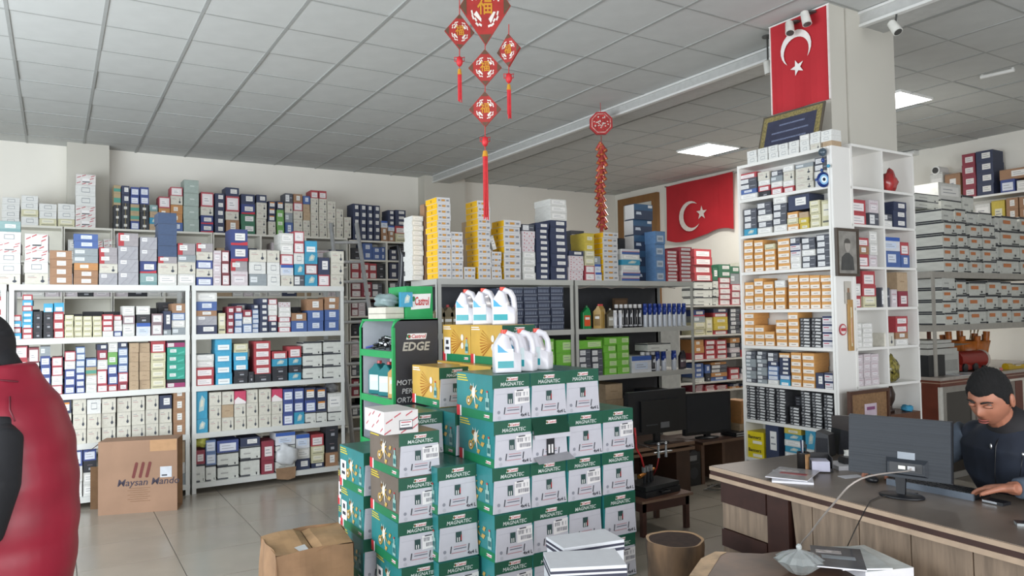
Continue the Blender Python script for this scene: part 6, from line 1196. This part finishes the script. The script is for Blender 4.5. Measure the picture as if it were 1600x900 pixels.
def oldmon(lb, px0, px1, py0, py1, Y, back, rz, zt_):
    a = onY(px0, (py0+py1)/2, Y); c = onY(px1, (py0+py1)/2, Y); zT = onY((px0+px1)/2, py0, Y).z; zB = onY((px0+px1)/2, py1, Y).z; hx = abs(c.x-a.x)/2; cxx = (a.x+c.x)/2
    t = thing('old_monitor', lb, 'monitor', (cxx, Y, zt_), rz); z0 = max(.04, zB-zt_); z1 = zT-zt_
    MB().box(-hx, 0, z0, hx, .05, z1, mat('1b1c20', .4)).box(-hx*.65, -.03 if back else .05, z0+.03, hx*.65, 0 if back else .09, z1-.08, mat('17181b', .4)).build('casing', t)
    if back: MB().box(.0, -.034, z0+.05, hx*.3, -.03, z0+.1, mat('6a6c70', .3)).box(-hx*.5, -.034, z0+.08, -hx*.1, -.03, z0+.09, mat('3a3c40', .3)).build('port_panel', t)
    else: MB().box(-hx+.02, -.003, z0+.03, hx-.02, 0, z1-.02, mat('33353a', .12, 0, 0)).build('screen', t)
    MB().box(-.03, .01, .01, .03, .045, z0+.05, BLACK).build('stand_neck', t); MB().lathe([(.13, 0), (.13, .01), (.05, .02)], (0, .03, 0), BLACK, 18, (1, .7)).build('stand_base', t); return t
oldmon('black monitor seen from behind on the dark brown table', 982, 1072, 610, 677, 5.05, True, 0, z_t)
x5 = onY(1110, 690, 5.25).x
t = thing('side_table', 'brown cabinet table under the switched-off monitor', 'table', (x5, 5.1, 0)); zq = onY(1110, 690, 5.1).z
MB().box(-.26, 0, zq-.025, .55, .5, zq, WB).box(-.26, -.004, zq-.025, .55, 0, zq, mat('7d6350', .4)).build('table_top', t); MB().box(-.26, .02, 0, -.22, .48, zq-.025, mat('6b5040', .4)).build('side_panel', t); MB().box(.02, .02, 0, .06, .48, zq-.025, mat('6b5040', .4)).build('side_panel', t); MB().box(.06, .1, 0, .55, .12, zq-.025, mat('5e4536', .5)).build('back_panel', t)
oldmon('switched-off dark screen monitor facing the shop beside the flag-side shelves', 1074, 1138, 613, 680, 5.25, False, -.12, zq)
for i in range(2): tag(MB().box(-.16, -.1, 0, .16, .1, .02, mat('2b2c2f', .4)).box(-.155, -.102, .006, .155, -.1, .014, mat('d5d5d0', .4)).build('flat_device', None, (x5+.38, 5.22, zq+.001+.021*i), 0), f'flat black and white device under the orange boxes, {("lower", "upper")[i]} one', 'device', 'flat devices')
bx('q', 'on flat devices by the switched-off monitor', .16, .2, .07, x5+.4, 5.16, zq+.045, 0, 'boxes by the switched-off monitor')
for i in range(3): bx('O', f'right of the switched-off monitor, {("bottom", "middle", "topmost")[i]} of three', .15, .2, .075, x5+.42, 5.16, zq+.116+.076*i, .03*i, 'boxes by the switched-off monitor')
p = onY(1099, 745, 5.0); t = thing('computer_tower', 'black computer tower standing on the floor under the side table', 'computer', (p.x, 5.12, 0)); zt2 = onY(1099, 705, 5.1).z
MB().box(-.09, 0, 0.0, .09, .42, zt2, mat('1d1e22', .35)).build('case', t); b = MB(); b.box(-.05, -.004, zt2*.75, .04, 0, zt2*.9, mat('8d8f93', .3, .5)); b.box(-.07, -.004, zt2*.66, .07, 0, zt2*.67, mat('3a3c42', .4))
for zz_ in (.12, .28): b.lathe([(.06, 0), (.06, .004), (.05, .004), (.05, 0)], (0, 0, 0), mat('3a3c42', .4), 16) if False else b.face([(.055*cos(a), -.003, zz_+.055*sin(a)) for a in [i*pi/10 for i in range(20)]], mat('34363c', .4))
b.build('front_panel', t)
b = MB(); pts = [(p.x+.05, 5.0, .02), (p.x+.1, 4.85, .02), (p.x-.05, 4.8, .025), (p.x-.1, 4.9, .02), (p.x+.08, 4.95, .03), (p.x+.15, 4.82, .02), (p.x-.02, 4.75, .02)]; b.tube(pts, .006, mat('8f8c88', .5), 6); b.tube([(a+.02, c-.03, z+.012) for a, c, z in pts[::-1]], .005, mat('6d6b68', .5), 6); tag(b.build('cable_coil'), 'tangle of grey cables on the floor by the desk end', 'cable')
# stool with black case and red-handled gauge
p = onZ(1040, 778, .47); zst = .47; YS = 4.15; xs0, xs1 = onY(1003, 780, YS).x, onY(1083, 780, YS).x
zst = onY(1003, 784, YS).z
t = thing('stool_table', 'small reddish-brown table with a rounded top behind the tree stump', 'table', ((xs0+xs1)/2, YS, 0)); hx = (xs1-xs0)/2
MB().box(-hx, 0, zst-.02, hx, .4, zst, mat('6b4b3c', .35)).box(-hx, -.004, zst-.02, hx, 0, zst-.004, mat('8d715e', .4)).build('table_top', t); MB().box(-hx+.02, .02, zst-.09, hx-.02, .38, zst-.02, mat('4d2e26', .4)).build('apron', t)
for sx in (-1, 1):
    for y in (.02, .35): MB().box(sx*(hx-.04)-.018, y, 0, sx*(hx-.04)+.018, y+.035, zst-.02, mat('4d2e26', .4)).build('leg', t)
c = Vector(((xs0+xs1)/2, YS+.18, zst)); t = thing('black_case', 'black plastic case lying on the small brown table', 'case', c, .1)
MB().box(-hx*.75, -.12, 0, hx*.75, .12, .045, BLACK).box(-hx*.73, -.115, .048, hx*.73, .115, .08, mat('1d1e21', .3)).build('case_shell', t); MB().tube([(-.04, -.12, .03), (-.04, -.15, .03), (.04, -.15, .03), (.04, -.12, .03)], .006, BLACK, 6).build('handle', t)
t = thing('gauge_manifold', 'brass and steel gauge manifold with red handles on the black case', 'tool', c+Vector((-.03, 0, .082)), .3)
b = MB()
for x in (-.05, 0, .05): b.cyl((x, 0, 0), (x-.01, 0, .11), .014, .012, mat('2b2b2e', .3, .3), 10).cyl((x-.01, 0, .08), (x-.012, 0, .12), .016, .016, STEEL, 10)
b.build('valve_body', t); MB().cyl((-.13, 0, .06), (-.05, 0, .07), .016, .014, mat('b8762f', .3, .7), 10).cyl((.05, 0, .08), (.09, 0, .085), .01, .01, mat('b8762f', .3, .7), 10).build('brass_fitting', t); MB().tube([(-.06, 0, .12), (-.08, .01, .2), (-.13, .02, .27), (-.12, .03, .36), (-.13, .03, .42)], .008, mat('b0262a', .4), 8).build('red_hose', t)
c2 = onY(1036, 706, YS+.1); t = thing('steel_tap', 'steel cross-shaped tap pair hanging behind the gauge manifold', 'tap', c2); b = MB(); b.cyl((-.09, 0, 0), (.09, 0, 0), .006, .006, STEEL, 8)
for x in (-.045, .03): b.cyl((x, 0, -.04), (x, 0, .05), .012, .009, STEEL, 10).ball((x, 0, .06), .013, .013, .016, STEEL, 8, 6)
b.build('tap_body', t); MB().tube([(-.045, 0, -.04), (-.05, .02, -.12), (-.02, .1, -.2)], .004, mat('b0262a', .4), 6).build('hose', t); MB().tube([(0, .01, 0), (0, .3, .02), (0, .9, .03)], .003, BLACK, 5).build('support_rod', t)
blob('plastic_bag', 'clear plastic bag on the lowest can-rack shelf above the old monitors', 'bag', (onY(1028, 600, YM+.2).x, YM+.15, ZM[1]+.42), (.12, .08, .06), mat('6d7072', .1, 0, .2, trans=.3), 31) if False else None
# ---------------------------------------------------------------- tree stump stool
def ringm(): return mat('5a3c2c', .6, 0, .2, 30)
t = thing('stump_stool', 'cut tree stump stool standing on the floor before the desk', 'stool', (2.79, 2.93, 0)); n = 40; b = MB(); BK = mat('6c543c', .75, 0, .42, 7, .6, stretch=(1, 1, .35)); rr = []
prof = [(0, .155), (.06, .148), (.2, .142), (.33, .146), (.42, .153), (.45, .150)]
vs = []
for z, r_ in prof: vs += [(r_*(1+.03*sin(3*a+1)+.02*sin(7*a))*cos(a), r_*(1+.03*sin(3*a+1)+.02*sin(7*a))*sin(a), z) for a in [i*2*pi/n for i in range(n)]]
b.raw(vs, [(k*n+i, k*n+(i+1) % n, (k+1)*n+(i+1) % n, (k+1)*n+i) for k in range(5) for i in range(n)]+[tuple(range(n))[::-1]], BK, True)
top_ = vs[-n:]; b.face([(x*.9, y*.9, z-.003) for x, y, z in top_], mat('38271f', .9, 0, .15, 30))
b.raw([v for v in top_]+[(x*.9, y*.9, z-.003) for x, y, z in top_], [(i, (i+1) % n, n+(i+1) % n, n+i) for i in range(n)], mat('a88762', .6, 0, .1)); b.build('trunk', t)
b = MB()
for i in range(5): a = -2.2+i*.5; b.ball((.149*cos(a), .149*sin(a), .12+.06*(i % 3)), .02, .02, .03, mat('6b4e36', .8), 8, 6)
b.build('knot', t)
# log coffee table, magazines, glass bowl
LT = thing('log_table', 'rough slab log table in the foreground with magazines on it', 'table', (2.55, 2.0, 0)); b = MB(); zt3 = .56
corn = [onZ(1092, 872, zt3), onZ(1115, 861, zt3), onZ(1190, 864, zt3), onZ(1235, 858, zt3), onZ(1300, 860, zt3), onZ(1368, 872, zt3), onZ(1400, 900, zt3), onZ(1420, 960, zt3), onZ(1300, 1040, zt3), onZ(1120, 1020, zt3), onZ(1065, 940, zt3), onZ(1072, 900, zt3)]
P = [(c.x-2.55, c.y-2.0) for c in corn]; LG = mat('5d4230', .45, 0, .35, 5, .4); n = len(P); cxm = sum(p[0] for p in P)/n; cym = sum(p[1] for p in P)/n
rings = [(1.0, -.02), (1.03, -.06), (1.0, -.14), (.92, -.17)]; vs = [(cxm+(x-cxm)*.97, cym+(y-cym)*.97, zt3) for x, y in P]
for s_, dz in rings: vs += [(cxm+(x-cxm)*s_, cym+(y-cym)*s_, zt3+dz) for x, y in P]
b.raw(vs, [tuple(range(n))]+[(k*n+i, k*n+(i+1) % n, (k+1)*n+(i+1) % n, (k+1)*n+i) for k in range(4) for i in range(n)]+[tuple(range(4*n, 5*n))[::-1]], LG, False); b.build('slab', LT)
tip = MB(); tip.raw([(x, y, z+.0015) for x, y, z in (vs[0], vs[1], tuple(Vector(vs[1]).lerp(Vector(vs[2]), .25)), (vs[0][0]+.1, vs[0][1]-.02, zt3), (vs[11][0]*.8+cxm*.2, vs[11][1]*.8+cym*.2, zt3), vs[11])], [(0, 1, 2, 3, 4, 5)], mat('c2a17a', .5, 0, .2, 12)); tip.build('peeled_patch', LT)
for x, y in ((.25, .25), (-.2, .25), (.2, -.25), (-.2, -.3)): MB().cyl((cxm+x, cym+y, 0), (cxm+x*.9, cym+y*.9, zt3-.16), .05, .06, LG, 12).build('leg', LT)
q3 = lambda px, py: onZ(px, py, zt3)
c = q3(1345, 888); mg = [('book', 'thick white catalogue at the bottom of the log-table pile', .22, .3, .035, 'cdd2d0', -.35, (.03, .0)), ('magazine', 'open pale magazine on the thick catalogue', .2, .28, .006, 'b9c0c0', -.55, (-.03, .02)), ('magazine', 'dark grey magazine topmost on the log-table pile', .2, .27, .005, '454c54', -.9, (-.10, .04))]
z = zt3+.002
for nm_, lb, w_, h_, th, col, rz, (dx_, dy_) in mg:
    mag(lb, c+Vector((dx_, dy_, 0)), w_, h_, rz, z, col, th, nm_, 'deco' if False else ('8a939a' if col == '454c54' else None))['group'] = 'reading matter on the log table'; z += th+.003
c = q3(1243, 893); t = thing('glass_bowl', 'cut-glass lidded bowl on the log table\'s left part', 'bowl', (c.x, c.y-.02, zt3+.001)); GLS = mat('e6ecec', .1, 0, 0, trans=.7)
b = MB(); n = 24; vs = []
for r_, z in ((.03, 0), (.045, .012), (.075, .04), (.09, .055), (.085, .055), (.05, .018)): vs += [(r_*(1+.14*(i % 2))*cos(i*2*pi/n), r_*(1+.14*(i % 2))*sin(i*2*pi/n), z) for i in range(n)]
b.raw(vs, [(k*n+i, k*n+(i+1) % n, (k+1)*n+(i+1) % n, (k+1)*n+i) for k in range(5) for i in range(n)]+[tuple(range(n))[::-1], tuple(range(5*n, 6*n))], GLS); b.build('bowl_body', t)
b = MB(); vs = []
for r_, z in ((.086, .056), (.06, .075), (.02, .09), (.006, .095)): vs += [(r_*(1+.14*(i % 2))*cos(i*2*pi/n), r_*(1+.14*(i % 2))*sin(i*2*pi/n), z) for i in range(n)]
b.raw(vs, [(k*n+i, k*n+(i+1) % n, (k+1)*n+(i+1) % n, (k+1)*n+i) for k in range(3) for i in range(n)]+[tuple(range(3*n, 4*n))], GLS); b.build('lid', t); MB().ball((0, 0, .105), .012, .012, .014, GLS, 10, 8).build('knob', t)
# ---------------------------------------------------------------- white boxes stacked in the foreground
def shoebox(lb, c, w_, d_, h_, rz, front='o'):
    t = thing('white_carton', lb, 'box', c, rz, 'white striped boxes in the foreground'); WB_ = mat('d3d6db', .45, 0, .02); NVs = mat('2f3144', .5)
    MB().box(-w_/2+.002, -d_/2+.002, 0, w_/2-.002, d_/2-.002, h_-.002, WB_).build('box_body', t)
    b = MB(); b.box(-w_/2, -d_/2, h_-.035, w_/2, d_/2, h_, WB_); e = .0008
    for z0, z1 in ((h_-.022, h_-.012), (h_-.042, h_-.030)):
        b.box(-w_/2-e, -d_/2-e, z0, w_/2+e, d_/2+e, z1, NVs)
    b.build('lid', t); MB().box(-w_/2-.0015, -d_/2+.03, h_*.15, -w_/2+.001, d_/2-.12, h_*.42, mat('d98f35', .5)).build('orange_print', t)
a, b1, c1, d1 = (onZ(x, y, .70) for x, y in ((880, 856), (974, 842), (945, 826), (853, 838)))
cc = (a+c1)/2; wv = b1-a; rz = math.atan2(wv.y, wv.x); w_ = (b1-a).length; d_ = (d1-a).length
hb = .115; k = 0; z = .70
for i in range(6): shoebox(f'white striped box in the rear foreground stack, {("topmost", "second", "third", "fourth", "fifth", "bottom")[i]} from top' if i else 'white striped box, topmost of the rear foreground stack', (cc.x, cc.y, .70-(i+1)*.1166), w_, d_, .1155, rz+(random.uniform(-.03, .03) if i else 0))
a, b1, c1, d1 = (onZ(x, y, .70) for x, y in ((859, 890), (979, 884), (961, 855), (849, 864)))
cc2 = (a+c1)/2; wv = b1-a; rz2 = math.atan2(wv.y, wv.x); w2 = (b1-a).length; d2 = (d1-a).length
for i in range(6): shoebox(f'white striped box in the front foreground stack, {("topmost", "second", "third", "fourth", "fifth", "bottom")[i]} from top' if i else 'white striped box, topmost of the front foreground stack', (cc2.x, cc2.y-.0, .70-(i+1)*.1166), w2, d2, .1155, rz2+(random.uniform(-.02, .02) if i else 0))
# ---------------------------------------------------------------- cardboard cartons on the floor
h3 = .35; P = [onZ(x, y, h3) for x, y in ((405, 836), (430, 868), (553, 845), (530, 812))]; c = sum(P, Vector())/4
t = thing('worn_carton', 'worn brown cardboard carton on the floor at lower left of the pile', 'carton', (c.x, c.y, 0)); b = MB(); CM = mat('967557', .85, 0, .15, 5, .3); N = 14
loc = [Vector((p.x-c.x, p.y-c.y, 0)) for p in P]
def side(i, u, v):
    a = loc[i]; b_ = loc[(i+1) % 4]; p = a.lerp(b_, u); o_ = Vector((b_.y-a.y, -(b_.x-a.x), 0)).normalized(); o_ = o_ if o_.dot(p) > 0 else -o_
    bul = .02*sin(pi*u)*sin(pi*v)+.008*sin(9*u+4*v+i*2); return p*(1-.03*v)+o_*bul+Vector((0, 0, v*h3-.02*(v > .95)*(1-sin(pi*u))*.6))
for i in range(4):
    g = [[side(i, u/N, v/8) for u in range(N+1)] for v in range(9)]
    for v in range(8):
        for u in range(N): b.raw([g[v][u], g[v][u+1], g[v+1][u+1], g[v+1][u]], [(0, 1, 2, 3)], CM, True)
b.build('carton_body', t)
def topf(u, v, e=0):
    a = side(0, u, 1); 
    p0 = loc[0].lerp(loc[1], u); p1 = loc[3].lerp(loc[2], u); p = p0.lerp(p1, v); return p*.97+Vector((0, 0, h3-.008+e-.018*max(0, 1-abs(v-.5)*14)+.012*sin(5*u+1)*sin(6*v)))
for k, (v0, v1) in enumerate(((0, .495), (.505, 1))):
    b = MB()
    for i in range(10):
        for j in range(5): b.raw([topf(i/10, v0+(v1-v0)*j/5), topf((i+1)/10, v0+(v1-v0)*j/5), topf((i+1)/10, v0+(v1-v0)*(j+1)/5), topf(i/10, v0+(v1-v0)*(j+1)/5)], [(0, 1, 2, 3)], mat('a8855f', .85, 0, .15, 6, .3), True)
    b.build('top_flap', t)
MB().raw([topf(.72, .28, .004), topf(.95, .3, .004), topf(.95, .42, .004), topf(.7, .42, .004)], [(0, 1, 2, 3)], mat('c6c6c4', .4)).build('shipping_label', t)
b = MB(); [b.cyl(side(3, .3+.2*i, .6), side(3, .3+.2*i, .6)-Vector((.03, .01, .02)), .006, .003, mat('6b4c30', .8), 6) for i in range(2)]; b.raw([side(3, .55, .7)+Vector((-.004, -.003, 0)), side(3, .65, .7)+Vector((-.004, -.003, 0)), side(3, .62, .82)+Vector((-.004, -.003, 0))], [(0, 1, 2), (2, 1, 0)], mat('9c3a35', .6)); b.build('torn_bit', t)
# open upright carton with printed marks
bl2, br2 = onZ(153, 806, 0), onZ(277, 797, 0); tl2 = onY(157, 692, 7.2); hz2 = tl2.z-.0; d = br2-bl2; rz = math.atan2(d.y, d.x); Wc = d.length
t = thing('open_carton', 'open cardboard carton lying on its side before the left rack', 'carton', (bl2.x, bl2.y, 0), rz); cd_ = .24; CB = mat('977862', .85, 0, .06, 4, .05); CI = mat('8d6c4e', .85, 0, .06)
MB().box(0, 0, 0, Wc, .006, hz2, CB).build('front_side', t); MB().box(0, .234, 0, Wc, .24, hz2, CI).build('back_side', t); MB().box(0, 0.006, hz2-.006, Wc, .234, hz2, CB).build('top_side', t); MB().box(0, .006, 0, Wc, .234, .006, CI).build('bottom_side', t)
MB().raw([(0, .236, .0), (-.13, .25, .0), (-.13, .25, hz2*.6), (0, .236, hz2*.6)], [(0, 1, 2, 3), (3, 2, 1, 0)], CI).raw([(0, 0, hz2*.98), (-.13, .06, hz2*.82), (-.12, .18, hz2*.84), (0, .23, hz2*.98)], [(0, 1, 2, 3), (3, 2, 1, 0)], CB).build('open_flap', t)
MB().box(Wc*.65, -.001, hz2*.84, Wc-.004, .0, hz2-.002, mat('b08a66', .85)).build('taped_flap', t)
b = MB(); MR_ = mat('6a2f2c', .7, 0, .05)
for i in range(3):
    x = Wc*(.42+.085*i); b.prism([(x, hz2*.5), (x+.025, hz2*.5), (x+.05, hz2*.68), (x+.025, hz2*.68)], lambda a, c: (a, -.0015, c), lambda a, c: (a, 0, c), MR_); b.face([(x+.0125+.0125*cos(a), -.0016, hz2*.5+.0125*sin(a)) for a in [pi+k*pi/6 for k in range(7)]], MR_); b.face([(x+.0375+.0125*cos(a), -.0016, hz2*.68+.0125*sin(a)) for a in [k*pi/6 for k in range(7)]], MR_)
b.build('printed_mark', t)
b = MB(); b.text('Maysan Mando', lambda x, y: Vector((Wc*.24+x+y*.2, -.0015, hz2*.42+y)), .082, mat('3a3240', .7, 0, 0), 'LEFT', .008)
for i in range(7): b.box(Wc*.4-.02*(i % 2), -.0012, hz2*(.34-.03*i), Wc*.62+.02*((i+1) % 2), 0, hz2*(.345-.03*i), mat('7d5c42', .8))
b.build('lettering', t); MB().box(Wc*.78, -.002, hz2*.47, Wc*.93, -.0005, hz2*.62, mat('bfc3ca', .5)).box(Wc*.8, -.0026, hz2*.49, Wc*.87, -.002, hz2*.51, INK).build('shipping_label', t)
# hanging cardboard tag under rack
p = onY(447, 740, YL-.02); tag(MB().prism([(-.1, .06), (.1, .06), (.09, -.05), (.02, -.065), (0, -.06), (-.09, -.045)], lambda a, c: (a, 0, c), lambda a, c: (a, .006, c), mat('93755a', .8, 0, .1)).build('cardboard_scrap', None, (p.x, YL-.02, p.z)), 'torn cardboard scrap hanging over the second rack\'s bottom shelf', 'cardboard')
p = onY(447, 712, YL-.02); blob('white_bag', 'white plastic bag with black marks on the second rack\'s bottom shelf', 'bag', (p.x, YL-.03, p.z), (.11, .06, .11), mat('c6c9cc', .3, 0, .05), 41)
p = onY(523, 606, YL+.05); blob('grey_bag', 'crumpled grey bag at the second rack\'s lower shelf end', 'bag', (p.x-.01, YL+.14, p.z-.01), (.08, .08, .06), mat('8b8d8f', .2, 0, .2, trans=.2), 42); 
p = onY(313, 694, YL+.02); blob('yellow_bag', 'small yellow bag on the second rack\'s bottom shelf, left end', 'bag', (p.x+.01, YL+.08, p.z+.01), (.07, .07, .055), mat('b5b556', .4, 0, .15), 43)
# ---------------------------------------------------------------- step ladder
t = thing('ladder', 'tall aluminium ladder leaning behind the left racks', 'ladder', (0, 0, 0)); AL = mat('c9cbcd', .4, .2, .05)
La, Lb = onY(517, 349, 9.55), onY(557, 349, 9.55); fa, fb = Vector((La.x+.0, 8.75, 0)), Vector((Lb.x+.12, 8.75, 0))
t.location = ((fa+fb)/2); lo = t.location
for a, b_ in ((La, fa), (Lb, fb)): bb = MB(); d = (a-b_); bb.tube([b_-lo, a-lo], .028, AL, 6); bb.build('rail', t)
for i in range(1, 11):
    u = i/11; MB().cyl(fa.lerp(La, u)-lo, fb.lerp(Lb, u)-lo, .02, .02, AL, 8).build('rung', t)
# wall-mounted spring-like dark hose pile left of the middle rack
t = thing('hanging_hoses', 'bundle of dark striped hoses hanging beside the yellow-box stacks', 'hoses', (onY(628, 420, 6.45).x, 6.45, 0)); 
for i in range(6):
    x = -.04+.018*i; pts = [Vector((x, .02*sin(i), onY(628, 383+4*i, 6.45).z)), Vector((x+.02, 0, onY(628, 400, 6.45).z)), Vector((x*.6, 0, onY(628, 430, 6.45).z)), Vector((x*.8-.01, 0, onY(628, 452, 6.45).z))]
    MB().tube(pts, .011, (DARK, mat('8f9296', .4), mat('3c3f48', .5))[i % 3], 6).build('hose', t)
MB().cyl((0, .02, onY(628, 380, 6.45).z), (.35, .02, onY(628, 384, 6.45).z), .006, .006, STEEL, 8).build('hook', t)
# pieces that belong to a part go one level deeper
SUB = {'cap': ('jug_body', 'bottle_body', 'can_body'), 'label': ('jug_body', 'bottle_body'), 'key': ('keyboard_body',), 'glass_door': ('door_frame',), 'zipper': ('vest',), 'pocket_zip': ('vest',), 'tan_strip': ('cup',), 'silver_edge': ('device_body',), 'orange_print': ('box_body',), 'notice': ('picture',), 'figure_print': ('picture',), 'inscription': ('picture',), 'lens': ('lamp_head', 'camera_body'), 'shipping_label': ('front_side', 'top_flap')}
for o in list(C.objects):
    kd = o.name.split('.')[0]
    if kd in SUB and o.parent and o.parent.parent is None:
        for s_ in o.parent.children:
            if s_.name.split('.')[0] in SUB[kd] and s_ is not o and s_.location.length < 1e-6 and s_.rotation_euler[2] == 0: o.parent = s_; break
print('boxes', NB[0], 'objects', len(bpy.data.objects))
